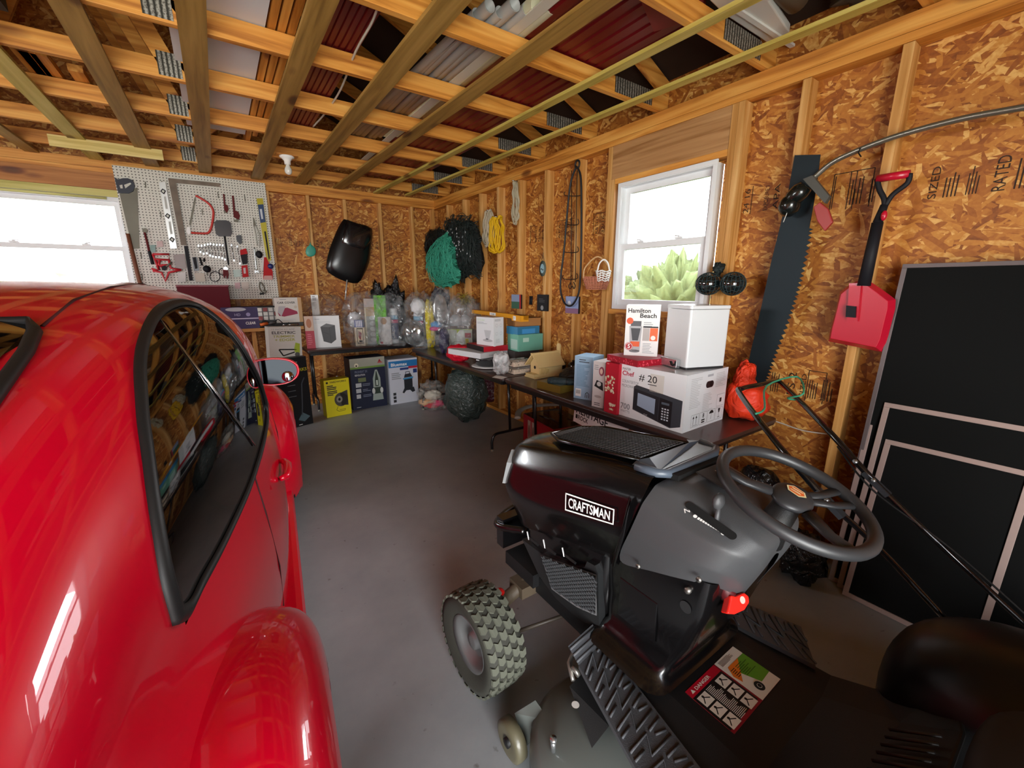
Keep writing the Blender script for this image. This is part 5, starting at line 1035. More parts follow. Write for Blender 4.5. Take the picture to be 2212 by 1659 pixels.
# ---- wrapped gift bags on the far tables
def bottle(name, label, cx, by, top, z, parent=None, cols=('2a3c6e', 'd0386e', '7fb8d8', 'e8ecf0'), rpx=10, letter=None, group=None, back=.06):
    P = at(cx, by, Z=z); k = pxm(P); d = Vector((CAMF.x, CAMF.y, 0)).normalized()*back; h = (by-top)*k*1.0; r_ = rpx*k
    t_ = thing(name, label, 'bottle', (P.x+d.x, P.y+d.y, z), -34.65, group)
    m = MB(); n_, p_, b_, w_ = [mat(c, .3, coat=.3) for c in cols]
    for a, e, mt, ra, rb in ((0, .12, w_, .8, .9), (.12, .58, n_, 1, 1), (.58, .68, p_, 1, 1), (.68, .80, b_, 1, 1), (.80, .88, w_, 1, .95)): m.lathe([(r_*ra, h*a), (r_*rb, h*e)], mt, 20)
    if letter: m.text(frame((-r_*.25, -r_-.001, h*.15), (0, 0, 1), (-1, 0, 0)), letter, 0, -r_*.5, r_*.8, WHITE, 1, fit=h*.36)
    m.build('bottle_body', t_); m = MB(); m.lathe([(r_*.92, h*.88), (r_*.95, h*.98), (r_*.7, h)], w_, 20); m.build('bottle_cap', t_)
    return t_
def cpx(name, label, x0, x1, by, ty, z, col, depth=.05, fn=None, cat='box', back=.08, yaw=-34.65, group=None):
    """upright small carton facing the camera"""
    P = at((x0+x1)/2, by, Z=z); k = pxm(P); d = Vector((CAMF.x, CAMF.y, 0)).normalized()*back; W_, h = (x1-x0)*k, (by-ty)*k
    m = MB(); m.box(-W_/2, W_/2, -depth/2, depth/2, 0, h, mat(col, .5) if isinstance(col, str) else col)
    if fn: fn(m, faces(W_, depth, h), W_, depth, h)
    return m.build(name, label=label, cat=cat, loc=(P.x+d.x, P.y+d.y, z+.001), rotz=yaw, group=group)
ZC = .761; FI = film('a8adaf', .19, .10)
# cooler-cover carton in clear wrap
def f_cov(m, F, W_, D, h):
    f = F['front']; m.q(f, 0, 0, W_, h, mat('dcdcdc', .35), 1); m.text(f, 'Classic', W_*.06, h*.88, h*.05, GY, 2, fit=W_*.2); m.bars(f, W_*.06, h*.83, W_*.6, 2, h*.04, LG, seed=2)
    m.pl(f, [(W_*.27, h*.66), (W_*.50, h*.76), (W_*.82, h*.70), (W_*.82, h*.24), (W_*.62, h*.12), (W_*.34, h*.20)], c_('4a4a4c'), 2); m.pl(f, [(W_*.27, h*.66), (W_*.50, h*.76), (W_*.82, h*.70), (W_*.60, h*.64)], c_('6a6a6c'), 3); m.line(f, [(W_*.60, h*.64), (W_*.62, h*.13)], .003, c_('2c2c2e'), 3); m.line(f, [(W_*.33, h*.5), (W_*.58, h*.42)], .003, c_('2c2c2e'), 3)
    l = F['left']; m.q(l, 0, 0, D, h, c_('b03040'), 1); m.q(l, 0, h*.55, D, h, c_('c9a088'), 2); m.bars(l, D*.2, h*.4, D*.6, 6, h*.05, c_('d87884'), seed=3, l=2)
    m.q(F['top'], 0, 0, W_, D, mat('e0dfd8', .4), 1)
carton('cover_carton', 'white carton showing a grey square equipment cover at the left of the back table', (665, 753), (681, 752), (738, 749), (675, 683), ZC, 'R', 'cfcfcf', f_cov, cat='cardboard box', depth=.12)
cpx('cover_carton_back', 'smaller white and yellow box standing behind the equipment-cover carton', 672, 722, 735, 669, ZC, 'd8d4c8', .06, lambda m, F, W_, D, h: m.q(F['front'], .004, .004, W_*.0+.012, h-.004, c_('d8c850'), 1), back=.24) if False else None
cpx('red_cream_carton', 'narrow red and cream carton tight against the left side of the equipment-cover carton', 663, 680, 753, 684, ZC, 'b03848', .05, lambda m, F, W_, D, h: (m.q(F['front'], 0, h*.55, W_, h, c_('d0b09c'), 1), m.disc(F['front'], W_*.5, h*.78, W_*.3, c_('b0704e'), 2, ry=h*.14), m.bars(F['front'], W_*.2, h*.45, W_*.6, 6, h*.06, c_('d87884'), seed=3)), cat='cardboard box', back=.02, yaw=-12)
bagpx('wrapped_bundle', 'grey bedding bundle in clear wrap behind the equipment-cover carton', 680, 745, 66, 100, ZC, .12, crinkle('5d5f5c', .35, 10, .04), .06, 11, back=.30, power=3.2)
bagpx('clear_wrap', 'shiny clear plastic wrap around the grey bundle at the left end of the back table', 690, 748, 92, 108, ZC, .16, film('a8acac', .2, .1), .08, 12, back=.20, power=3, cat='plastic wrap')
cpx('white_tag', 'white paper tag on the wrapped grey bundle', 672, 688, 750, 640, ZC, WHITE, .003, lambda m, F, W_, D, h: m.bars(F['front'], W_*.2, h*.97, W_*.6, 3, h*.03, INK), cat='tag', back=.13)
# toy bear bag, glasses carton, green packet, bottle, rolls
m = MB(); P = at(766, 690, Y=5.56); k = pxm(P); m.blob(P, (14*k, .06, 16*k), mat('dcdce0', .8, bump=.6, bscale=90), .12, 3, seed=3, nu=24); m.build('white_cloth_bundle', label='white fluffy bundle at the top of the first wrapped gift bag', cat='bundle')
cpx('playing_card_box', 'cream box with a red and black pattern in the wrapped bag', 767, 788, 748, 708, ZC, 'd8cab0', .06, lambda m, F, W_, D, h: (m.q(F['front'], W_*.2, h*.12, W_*.85, h*.95, INK, 1), m.q(F['front'], W_*.26, h*.17, W_*.8, h*.9, c_('d8cab0'), 2), m.pl(F['front'], [(W_*.4, h*.8), (W_*.7, h*.7), (W_*.55, h*.3), (W_*.35, h*.5)], c_('8a2430'), 3), m.q(F['front'], W_*.4, h*.2, W_*.75, h*.3, INK, 3)), back=.06)
cpx('blue_patterned_box', 'small blue and white patterned box on the cream patterned box', 764, 782, 708, 692, ZC+.24, '7078a0', .06, lambda m, F, W_, D, h: [m.q(F['front'], W_*x, h*.1, W_*(x+.08), h*.9, WHITE, 1) for x in (.2, .4, .6, .8)], back=.06)
gp = cpx('glassware_carton', 'tall carton of clear glasses with a cream edge, standing in the wrapped bags', 786, 812, 746, 648, ZC, mat('9a9c98', .3), .09, lambda m, F, W_, D, h: (m.q(F['front'], 0, h*.62, W_, h, c_('b89a6a'), 1), m.q(F['front'], 0, h*.82, W_*.9, h, c_('c8b8b0'), 2), [m.disc(F['front'], W_*.6, h*(.1+.12*i), W_*.24, c_('c4c8c6'), 2, ry=h*.05) for i in range(5)], m.q(F['front'], 0, 0, W_*.12, h*.8, c_('d8ccb0'), 3)), cat='cardboard box', back=.16)
cpx('green_packet', 'bright green foil packet poking out above the wrapped bags', 808, 833, 746, 641, ZC, crinkle('6cc81e', .3, 16, .02), .04, cat='packet', back=.13)
bagpx('black_bag', 'glossy black plastic bag slumped over the wrapped bags, right of the green packet', 850, 742, 42, 118, ZC, .05, crinkle('151517', .25, 14, .03), .25, 21, back=.16)
bagpx('black_bag', 'small black plastic bag end above the green packet on the back table', 812, 742, 40, 116, ZC, .05, crinkle('1c1e1f', .25, 14, .03), .25, 22, back=.28)
cpx('photo_packet', 'white flat packet with a brown picture in the second wrapped bag', 818, 845, 745, 686, ZC, 'c9c6c4', .03, lambda m, F, W_, D, h: (m.disc(F['front'], W_*.45, h*.85, W_*.25, c_('a8825e'), 1, ry=h*.12), m.q(F['front'], W_*.1, h*.03, W_*.3, h*.1, c_('a83a4a'), 1)), cat='packet', back=.05)
bottle('lotion_bottle', 'tall white, pink and navy bottle standing right of the white flat packet', 852, 742, 667, ZC, rpx=9, letter='Coleman', group='navy and pink bottles in the wrapped bags', back=.05)
cpx('wafer_box', 'narrow cream box with black scallops, right of the navy bottle', 863, 876, 738, 683, ZC, 'c9b88c', .05, lambda m, F, W_, D, h: [m.ring(F['front'], W_*.8, h*(.15+.2*i), W_*.3, W_*.1, INK, 1) for i in range(4)], back=.09)
cpx('black_tag_box', 'dark box with a white barcode label at the back of the wrapped bags', 855, 882, 735, 630, ZC, '2a2224', .06, lambda m, F, W_, D, h: (m.q(F['front'], W_*.1, h*.75, W_*.55, h*.98, WHITE, 1), m.bars(F['front'], W_*.15, h*.95, W_*.3, 6, h*.03, INK, l=2)), back=.32)
for i, (cx, by, w_, h_, s) in enumerate([(783, 752, 84, 112, 31), (845, 750, 70, 106, 32)]):
    bagpx('clear_gift_bag', 'clear plastic gift bag on the back table around the '+('glasses carton and cream box' if i == 0 else 'navy bottle and white packet'), cx, by, w_, h_, ZC, .11, FI, .09, s, back=.11, power=3, cat='plastic bag', group='clear gift bags on the tables')
    m = MB(); P = at(cx-8 if i == 0 else cx+10, by-h_+2, Y=5.55); m.blob(P, (.05, .03, .05), film('c0b8b0', .4, .15), .35, 3, seed=s); m.build('gathered_top', label='gathered clear plastic top of the gift bag '+('with the cream box' if i == 0 else 'with the navy bottle'), cat='plastic bag') if False else None
# corner bags on table A
bottle('lotion_bottle', 'tall white, pink and navy bottle beside the yellow tube near the corner', 905, 748, 668, .741, rpx=10, group='navy and pink bottles in the wrapped bags', back=.04)
m = MB(); P = at(903, 662, Y=5.0); k = pxm(P); m.blob(P, (16*k, .08, 17*k), mat('e6e6e8', .8, bump=.6, bscale=90), .1, 3, seed=8); m.build('white_plush', label='round white fluffy bundle above the bottle near the corner', cat='bundle')
m = MB(); P0 = at(930, 752, Z=.741); d = Vector((CAMF.x, CAMF.y, 0)).normalized()*.05; k = pxm(P0); m.blob((0, 0, 50*k), (10*k, .035, 51*k), crinkle('d8c214', .3, 20, .02), .1, 3, seed=4, power=3); m.v = [(x, y, max(z, .001)) for x, y, z in m.v]; m.build('yellow_packet', label='tall crinkled yellow packet right of the white and navy bottle', cat='packet', loc=(P0.x+d.x, P0.y+d.y, .741), rotz=-34.65)
m = MB(); P = at(951, 668, Y=4.75); k = pxm(P); m.blob(P, (17*k, .02, 32*k), mat('b4b8b8', .15, metal=.7), 0, power=2, M=None); m.build('metal_platter', label='large oval metal platter leaning in the wrapped bag by the corner', cat='platter')
m = MB(); P = at(890, 720, Y=5.0); k = pxm(P); m.lathe([(0, 0), (30*k*.5, .01), (26*k, .04), (28*k, .05)], mat('a8acac', .12, metal=.9), 28, frame(P, (0, 0, 1), (.8, -.6, 0))); m.build('metal_bowl', label='shiny metal bowl standing on edge, left of the white and navy bottle', cat='bowl', solid=.002)
m = MB(); P = at(943, 702, Y=4.6); k = pxm(P); m.blob(P, (13*k, .05, 8*k), crinkle('2f8cc8', .3, 20, .01), .1, 3, seed=4); m.blob(P+Vector((-.03, -.02, -.04)), (12*k, .04, 5*k), crinkle('d84a8a', .3, 20, .01), .1, 3, seed=5); m.build('blue_pink_scoop', label='blue and pink plastic scoop poking out beside the yellow packet', cat='scoop')
m = MB(); P0 = at(958, 765, Z=.741); k = pxm(P0); m.blob((0, 0, 27*k), (11*k, .05, 28*k), crinkle('2e2548', .3, 14, .02), .15, 3, seed=4); m.v = [(x, y, max(z, .001)) for x, y, z in m.v]; m.build('purple_cloth', label='dark purple shiny cloth in the bag between the platter and the tea package', cat='cloth', loc=(P0.x+.04, P0.y+.05, .741), rotz=-34.65)
cpx('tea_carton', 'white and green package at the bottom of the clear dome-topped bag', 967, 1020, 753, 712, .741, 'c4c8b8', .12, lambda m, F, W_, D, h: (m.q(F['front'], 0, h*.96, W_, h, c_('a8c060'), 1), m.q(F['front'], W_*.36, 0, W_*.66, h*.98, mat('e4e6e0', .4), 1), m.pl(F['front'], [(W_*.36, h*.98), (W_*.52, h*.98), (W_*.38, h*.78)], c_('b8c83a'), 2), m.q(F['front'], W_*.70, h*.55, W_*.95, h*.8, c_('b04a50'), 1), m.q(F['front'], W_*.72, h*.1, W_*.85, h*.5, c_('c8b83a'), 1), m.line(F['front'], [(W_*.05, h*.3), (W_*.15, h*.2), (W_*.28, h*.36), (W_*.6, h*.3)], .003, INK, 3)), back=.10)
for i, cx in enumerate((984, 1005)):
    m = MB(); P = at(cx, 694, Y=4.45); k = pxm(P); m.lathe([(13*k, -.05), (13*k, .03), (8*k, .07), (0, .08)], mat('d4d8dc', .06, alpha=.45, spec=1), 24, T(*P)); m.build('clear_cup', label='clear plastic dome cup in the bag above the tea package, '+('left' if i == 0 else 'right')+' one', cat='cup', group='clear dome cups')
for i, (cx, by, w_, h_, s, nm) in enumerate([(908, 756, 66, 118, 41, 'white bottle and yellow packet near the corner'), (957, 766, 58, 138, 42, 'oval metal platter and purple cloth'), (1000, 762, 72, 112, 43, 'tea package and dome cups')]):
    bagpx('clear_gift_bag', 'clear plastic gift bag around the '+nm, cx, by, w_, h_, .741, .11, FI, .1, s, back=.09, power=2.8, cat='plastic bag', group='clear gift bags on the tables')
bagpx('clear_film', 'loose crumpled clear film bunched behind the yellow carton', 1000, 755, 74, 110, .742, .10, film('a8a29c', .2, .12), .2, 47, back=.25, cat='plastic film')
# dark purple/yellow thing behind, dried flowers
m = MB(); rr = random.Random(3); P = at(1005, 655, Y=4.7)
for i in range(46):
    a = rr.uniform(0, 2*PI); l_ = rr.uniform(.12, .26); e = P+Vector((math.cos(a)*l_*.6, math.sin(a)*l_*.4, rr.uniform(-.06, .14))); m.tube([P+Vector((rr.uniform(-.06, .06), rr.uniform(-.06, .06), -.02)), (P+e)/2+Vector((rr.uniform(-.03, .03), 0, .05)), e], .003, mat('a89434', .7) if i % 3 else mat('6e5a20', .7), 4)
m.cyl(P+Vector((0, 0, -.42)), P+Vector((0, 0, -.02)), .02, mat('5c4a1c', .7)); m.build('dried_flowers', label='bunch of dried yellow-brown stems standing behind the bags near the corner', cat='dried flowers')
bagpx('dark_bundle', 'dark purple and yellow bundle at the back of the corner', 940, 745, 50, 112, .742, .08, crinkle('2c2030', .4, 14, .02), .2, 51, back=.45, cat='bundle')
# ---- shelf under the pegboard
SW_ = pine('X', ('a8702c', 'c99350', 'e2b676'))
sh = thing('wall_shelf', 'pine board shelf under the pegboard, its end just above the trimmer carton', 'shelf', (.1, 5.6, 1.0)); m = MB(); m.box(-.75, .79, 5.50, YF-.002, 1.0, 1.038, SW_); m.build('shelf_board', sh, W=True, bevel=.002)
for x in (.26, -.5): m = MB(); m.box(x, x+.038, 5.58, YF-.002, .62, .999, pine('Z', ('a8702c', 'c99350', 'e2b676'))); m.build('shelf_bracket', sh, W=True)
def f_clear(m, F, W_, D, h):
    f = F['front']; m.q(f, 0, h*.45, W_, h*.50, c_('c8c4dc'), 1); m.text(f, 'CLEAR', W_*.62, h*.2, h*.12, WHITE, 2, bold=True, fit=W_*.28); m.disc(f, W_*.4, h*.9, W_*.28, c_('b8bcc4'), 2, ry=h*.09); m.text(f, 'HD', W_*.35, h*.6, h*.12, c_('b8b4d8'), 2); m.disc(f, W_*.72, h*.66, W_*.06, c_('9a94c0'), 2)
m = MB(); m.box(-.17, .17, -.12, .12, 0, .235, c_('39305c')); f_clear(m, faces(.34, .24, .235), .34, .24, .235); m.build('projector_carton', label='dark purple carton printed CLEAR on the shelf behind the car roof', cat='cardboard box', loc=(.17, 5.61, 1.0385))
tcar = thing('tool_charger_case', 'black wire-fronted tool case with cables on the shelf, left of the car-cover box', 'tool case', (.475, 5.60, 1.0385)); m = MB(); m.box(-.15, .15, -.07, .09, 0, .24, mat('17171a', .35)); m.build('case_body', tcar, bevel=.01)
for i in range(5):
    for j in range(3): m = MB(); m.box(-.135+i*.054, -.092+i*.054, -.076, -.071, .085+j*.048, .125+j*.048, mat('9c9894' if (i*3+j) % 5 else '6a3030', .2, metal=.5)); m.build('bit_tray', tcar)
m = MB(); m.tube(bez([(-.14, -.09, .02), (-.08, -.12, .08), (0, -.10, .03), (.05, -.13, .09), (.12, -.11, .02), (.16, -.12, .05)], 8), .005, INK, 6); m.build('cable', tcar)
m = MB(); m.tube([(-.13, -.1, .035), (-.05, -.1, .05)], .018, c_('d86a2a'), 10); m.tube([(-.05, -.1, .05), (.03, -.1, .055)], .014, c_('5a5a5c'), 10); m.build('orange_grip', tcar)
def f_cc(m, F, W_, D, h):
    f = F['front']; m.q(f, 0, 0, W_*.86, h, mat('d8d4cc', .35), 1); m.q(f, W_*.86, 0, W_, h, c_('c8a070'), 1); m.text(f, 'CAR COVER', W_*.10, h*.76, h*.08, INK, 2, bold=True, fit=W_*.66)
    m.pl(f, [(W_*.08, h*.40), (W_*.2, h*.56), (W_*.45, h*.60), (W_*.80, h*.44), (W_*.82, h*.34), (W_*.3, h*.24), (W_*.12, h*.28)], c_('9a2448'), 2); m.pl(f, [(W_*.08, h*.42), (W_*.14, h*.66), (W_*.4, h*.66), (W_*.3, h*.46), (W_*.2, h*.26)], c_('b8b4b8'), 3); m.bars(f, W_*.12, h*.16, W_*.6, 2, h*.05, LG, seed=2); m.disc(f, W_*.76, h*.62, W_*.06, c_('c8c0b0'), 3)
    m.bars(f, W_*.2, h*.94, W_*.4, 1, h*.06, GY)
m = MB(); m.box(-.14, .14, -.09, .09, 0, .285, c_('c4beb4')); f_cc(m, faces(.28, .18, .285), .28, .18, .285); m.build('car_cover_carton', label='white carton printed CAR COVER with a red car picture, right end of the shelf', cat='cardboard box', loc=(.655, 5.61, 1.085), rotz=0)
m = MB(); m.box(-.13, .13, -.08, .09, 0, .044, mat('3c3a38', .3)); m.cyl((-.09, -.085, .02), (.08, -.085, .02), .012, mat('c4c8ca', .15, metal=.9)); m.build('flat_tool_box', label='low dark box with a chrome bar, beneath the car-cover carton', cat='box', loc=(.66, 5.615, 1.0385))
# ---- cartons on the floor by the back wall
def f_yard(m, F, W_, D, h):
    f = F['front']; m.q(f, 0, 0, W_, h, c_('dccf14'), 1); m.text(f, 'YARDWORKS', W_*.22, h*.91, h*.05, INK, 2, bold=True, fit=W_*.66); m.disc(f, W_*.12, h*.93, W_*.045, INK, 2); m.bars(f, W_*.10, h*.85, W_*.4, 3, h*.045, DK_, th=.6, seed=1); m.bars(f, W_*.10, h*.70, W_*.4, 3, h*.045, DK_, th=.6, seed=2)
    m.disc(f, W_*.62, h*.44, W_*.27, c_('4a463e'), 2, ry=h*.19); m.pl(f, [(W_*.60, h*.62), (W_*.90, h*.68), (W_*.90, h*.26), (W_*.62, h*.28)], c_('3c3832'), 2); m.disc(f, W_*.55, h*.45, W_*.12, c_('8a867c'), 3, ry=h*.09); m.disc(f, W_*.55, h*.45, W_*.05, INK, 4, ry=h*.04); m.line(f, [(W_*.48, h*.27), (W_*.40, h*.17), (W_*.50, h*.12), (W_*.74, h*.13), (W_*.76, h*.17), (W_*.52, h*.16)], .006, c_('7a7414'), 3)
carton('hose_reel_carton', 'bright yellow carton printed YARDWORKS with a hose reel, on the floor under the back table', None, (707, 903), (760, 893), (700, 823), 0, 'R', 'b8ad12', f_yard, depth=.14, cat='cardboard box')
def f_bis(m, F, W_, D, h):
    f = F['front']; m.q(f, 0, 0, W_, h, c_('141a34'), 1); m.q(f, 0, h*.82, W_, h, c_('9a9a8c'), 2); m.q(f, 0, h*.80, W_, h*.835, c_('6a8a3a'), 3); m.pl(f, [(W_*.85, h*.96), (W_*.80, h*.90), (W_*.90, h*.90)], c_('8a1a24'), 3); m.q(f, W_*.79, h*.88, W_*.93, h*.895, c_('b0202c'), 3); m.disc(f, W_*.18, h*.87, W_*.06, c_('d8d0b8'), 3); m.disc(f, W_*.18, h*.86, W_*.025, INK, 4)
    m.text(f, 'PROHEAT 2X', W_*.12, h*.72, h*.045, c_('6a7288'), 2, bold=True, fit=W_*.36); m.text(f, 'REVOLUTION', W_*.12, h*.66, h*.035, LG, 2, bold=True, fit=W_*.28); m.q(f, W_*.20, h*.54, W_*.42, h*.62, c_('6f7a52'), 2)
    for i in range(3): m.q(f, W_*.12, h*(.44-.11*i), W_*(.28-.02*i), h*(.52-.11*i), c_('c4c8cc'), 2); m.bars(f, W_*.31, h*(.50-.11*i), W_*.24, 2, h*.03, c_('8a94a8'), seed=i)
    G1, G2 = c_('98a49c'), c_('2c3a30'); m.pl(f, [(W_*.70, h*.75), (W_*.76, h*.75), (W_*.84, h*.58), (W_*.84, h*.40), (W_*.62, h*.40), (W_*.62, h*.58)], G1, 2); m.pl(f, [(W_*.72, h*.72), (W_*.74, h*.72), (W_*.78, h*.56), (W_*.78, h*.42), (W_*.68, h*.42), (W_*.68, h*.56)], G2, 3); m.q(f, W_*.71, h*.44, W_*.76, h*.54, c_('c0ccc0'), 4); m.q(f, W_*.62, h*.26, W_*.86, h*.40, G2, 2); m.disc(f, W_*.62, h*.33, W_*.045, c_('c8ccc8'), 4, ry=h*.06); m.disc(f, W_*.86, h*.33, W_*.045, c_('c8ccc8'), 4, ry=h*.06); m.pl(f, [(W_*.58, h*.14), (W_*.60, h*.27), (W_*.88, h*.27), (W_*.90, h*.14)], G1, 3)
    m.bars(f, W_*.10, h*.05, W_*.2, 1, h*.03, LG)
carton('carpet_cleaner_carton', 'tall navy carton picturing an upright carpet cleaner, between the yellow and white floor cartons', None, (764, 887), (837, 875), (750, 777), 0, 'R', '10152a', f_bis, depth=.26, cat='cardboard box')
def f_bm(m, F, W_, D, h):
    f = F['front']; m.q(f, 0, 0, W_, h, mat('c9ccd6', .4), 1); m.q(f, 0, h*.82, W_, h*.96, c_('2472ae'), 2); m.text(f, 'Bluemax', W_*.08, h*.85, h*.07, WHITE, 3, bold=True, fit=W_*.56); m.q(f, W_*.38, h*.75, W_*.68, h*.80, c_('2a3c78'), 2); m.q(f, W_*.68, h*.77, W_, h*.82, c_('b8283a'), 2); m.q(f, W_*.84, h*.66, W_*.98, h*.75, c_('203a74'), 2); m.bars(f, W_*.08, h*.70, W_*.4, 4, h*.04, GY, th=.5, seed=3)
    B1, B2 = c_('23262c'), c_('3a8ec0'); m.q(f, W_*.50, h*.30, W_*.80, h*.56, B1, 3); m.pl(f, [(W_*.46, h*.56), (W_*.84, h*.58), (W_*.82, h*.54), (W_*.48, h*.53)], B2, 4); m.pl(f, [(W_*.50, h*.57), (W_*.54, h*.65), (W_*.74, h*.66), (W_*.80, h*.58)], B1, 3); m.line(f, [(W_*.57, h*.65), (W_*.57, h*.70), (W_*.71, h*.70), (W_*.71, h*.65)], .008, B1, 3); m.pl(f, [(W_*.42, h*.24), (W_*.50, h*.34), (W_*.84, h*.34), (W_*.88, h*.24), (W_*.78, h*.22), (W_*.70, h*.28), (W_*.56, h*.28), (W_*.48, h*.22)], B1, 4)
    for i in range(3): m.q(f, W_*.10, h*(.20-.08*i), W_*.20, h*(.26-.08*i), DK_, 2); m.bars(f, W_*.24, h*(.25-.08*i), W_*.3, 2, h*.025, LG)
carton('vacuum_carton', 'white and blue carton picturing a workshop vacuum, rightmost floor carton by the back wall', None, (845, 875), (905, 865), (840, 778), 0, 'R', 'a9acb6', f_bm, depth=.30, cat='cardboard box')
def f_tall(m, F, W_, D, h):
    f = F['front']; m.text(f, 'YARDWORKS', W_*.98, h*.80, h*.045, c_('b8b020'), 2, bold=True, al='R', fit=W_*.95); m.bars(f, W_*.45, h*.94, W_*.4, 1, h*.03, c_('a8b0a0')); 
    for i in range(4): m.q(f, W_*.3, h*(.45+.08*i), W_*.55, h*(.46+.08*i), c_('6a7078'), 2)
    m.line(f, [(W_*.86, h*.70), (W_*.76, h*.62), (W_*.70, h*.30), (W_*.66, h*.16)], .012, c_('4a5058'), 3); m.pl(f, [(W_*.52, h*.10), (W_*.68, h*.20), (W_*.92, h*.12), (W_*.72, h*.06)], c_('5a7078'), 3); m.q(f, W_*.52, h*.02, W_*.64, h*.03, WHITE, 2)
carton('trimmer_tall_carton', 'tall black carton with a faint garden tool picture, behind the car mirror', None, (612, 931), (677, 914), (609, 777), 0, 'R', '14161a', f_tall, depth=.2, cat='cardboard box')
def f_trim(m, F, W_, D, h):
    f = F['front']; m.q(f, 0, 0, W_, h, mat('d6d6d0', .4), 1); m.text(f, '13 INCH 4.5 AMP', W_*.10, h*.90, h*.045, GY, 2, fit=W_*.7); m.text(f, 'ELECTRIC', W_*.10, h*.78, h*.085, DK_, 2, bold=True, fit=W_*.72); m.text(f, 'TRIMMER', W_*.12, h*.67, h*.075, c_('a8a860'), 2, bold=True, fit=W_*.68); m.text(f, '+ EDGER', W_*.18, h*.56, h*.08, c_('a4aa3a'), 2, bold=True, fit=W_*.62)
    m.line(f, [(W_*.82, h*.28), (W_*.28, h*.30), (W_*.40, h*.10), (W_*.76, h*.20)], .013, INK, 3); m.pl(f, [(W_*.74, h*.26), (W_*.80, h*.50), (W_*.94, h*.46), (W_*.92, h*.16), (W_*.82, h*.12)], c_('a8c03a'), 3); m.disc(f, W_*.84, h*.12, W_*.08, c_('5a5c5a'), 4)
# trimmer carton stands on the tall black one
P_ = at(645, 773, Y=5.0); ZT = P_.z
m = MB(); oT = at(617, 775, Y=4.99); k = pxm(oT); W_ = 64*k; h = .34
m.box(-W_/2, W_/2, -.06, .06, 0, h, c_('bdbdb6')); f_trim(m, faces(W_, .12, h), W_, .12, h); m.build('trimmer_carton', label='white carton printed ELECTRIC TRIMMER + EDGER, on top of the tall black carton', cat='cardboard box', loc=(oT.x, oT.y+.05, oT.z), rot=(0, 3, 10))
# things under the tables
def floorbag(*a, **k): return bagpx(*a, **k)
floorbag('rubbish_bag', 'large translucent dark green rubbish bag on the floor under the far table', 1005, 914, 92, 116, 0, .22, crinkle('3e4844', .22, 11, .04), .10, 61, back=.12, power=2.2)
m = MB(); P = at(932, 888, Z=0); k = pxm(P)
cb_ = floorbag('clothes_bag', 'clear plastic bag of pale clothes, left of the dark green rubbish bag', 934, 889, 66, 62, 0, .16, film('b8b4ac', .28, .12), .15, 62, back=.10)
for i, (dx, dz, c, r_, nm) in enumerate([(-14, 10, 'd8a878', .07, 'peach'), (12, 8, 'd83a6a', .06, 'pink'), (0, 26, 'c8c0b0', .10, 'cream'), (-2, 5, 'b82a38', .07, 'red')]):
    m = MB(); m.blob((dx*k, 0, dz*k+.03), (.10 if nm != 'red' else .13, .07, r_*.6), mat(c, .8, bump=.5, bscale=40), .2, 3, seed=70+i); m.v = [(x, y, max(z, .002)) for x, y, z in m.v]; m.build('folded_cloth', label='%s garment bundled inside the clear bag of clothes' % nm, cat='clothing', loc=(P.x+.06, P.y+.08, 0), rotz=-34.65, group='garments in the clear bag')
m = MB(); m.blob((0, 0, 0), (.04, .03, .07), film('d8d4cc', .5, .12), .3, 3, seed=64); o_k = at(958, 845, Y=4.6); m.build('bag_knot', cb_, W=False) if False else None
floorbag('maroon_bag', 'glossy maroon plastic bag behind the dark green rubbish bag', 1058, 892, 50, 74, 0, .10, crinkle('4a1420', .2, 12, .04), .14, 63, back=.40)
floorbag('black_bag', 'black plastic bag on the floor behind the red boxed set', 1112, 890, 56, 70, 0, .14, crinkle('1b1b1d', .3, 12, .04), .14, 64, back=.6)
m = MB(); P = at(906, 862, Z=0); m.tube([P+Vector((.0, .02, .0)), P+Vector((.0, .02, .13)), P+Vector((.04, .03, .16)), P+Vector((.08, .03, .13)), P+Vector((.08, .03, 0))], .014, LEG, 8); m.build('hoop_handle', label='black curved tube handle on the floor right of the vacuum carton', cat='handle')
floorbag('dark_backpack', 'dark soft bag under the back table, left of the navy carton', 735, 842, 56, 62, .0, .16, crinkle('16171b', .7, 8, .03), .1, 66, back=.35, cat='bag')
m = MB(); P = at(772-40, 815, Y=5.45); m.cyl(P+Vector((0, 0, -.5)), P+Vector((-.02, 0, .02)), .014, mat('b8b4b0', .4)); m.build('pale_tube', label='pale tube standing up behind the yellow carton', cat='tube')
# red boxed set
def f_red(m, F, W_, D, h):
    f = F['front']; m.q(f, 0, 0, W_, h, mat('b01226', .3), 1)
    for x in (.16, .30): m.q(f, W_*x, h*.2, W_*(x+.10), h*.88, c_('c4bcb0'), 2); m.disc(f, W_*(x+.05), h*.55, W_*.025, c_('7a4a40'), 3, ry=h*.2)
    m.line(f, [(W_*.05, h*.1), (W_*.05, h*.9)], .004, c_('d84a58'), 2); t = F['top']; m.q(t, 0, 0, W_, D, mat('181012', .25, coat=.4), 1); rr = random.Random(4)
    for i in range(9): m.disc(t, W_*rr.uniform(.2, .8), D*rr.uniform(.2, .85), .045, c_('8a8480' if i % 2 else '5c2c34'), 2+i % 3, ry=.014)
rb = carton('cookware_carton', 'red carton with a dark lid picturing pans, on the floor under the near table', (1131, 935), (1200, 990), None, (1131, 889), 0, 'L', '8f0f20', f_red, depth=.36, cat='cardboard box', H=.30) if False else None
A_ = at(1131, 893, Z=.32); B_ = at(1196, 928, Z=.32); u_ = (B_-A_); W_ = .52; u_.normalize(); bk = Vector((-u_.y, u_.x, 0)); c0 = A_+u_*W_/2+bk*.19
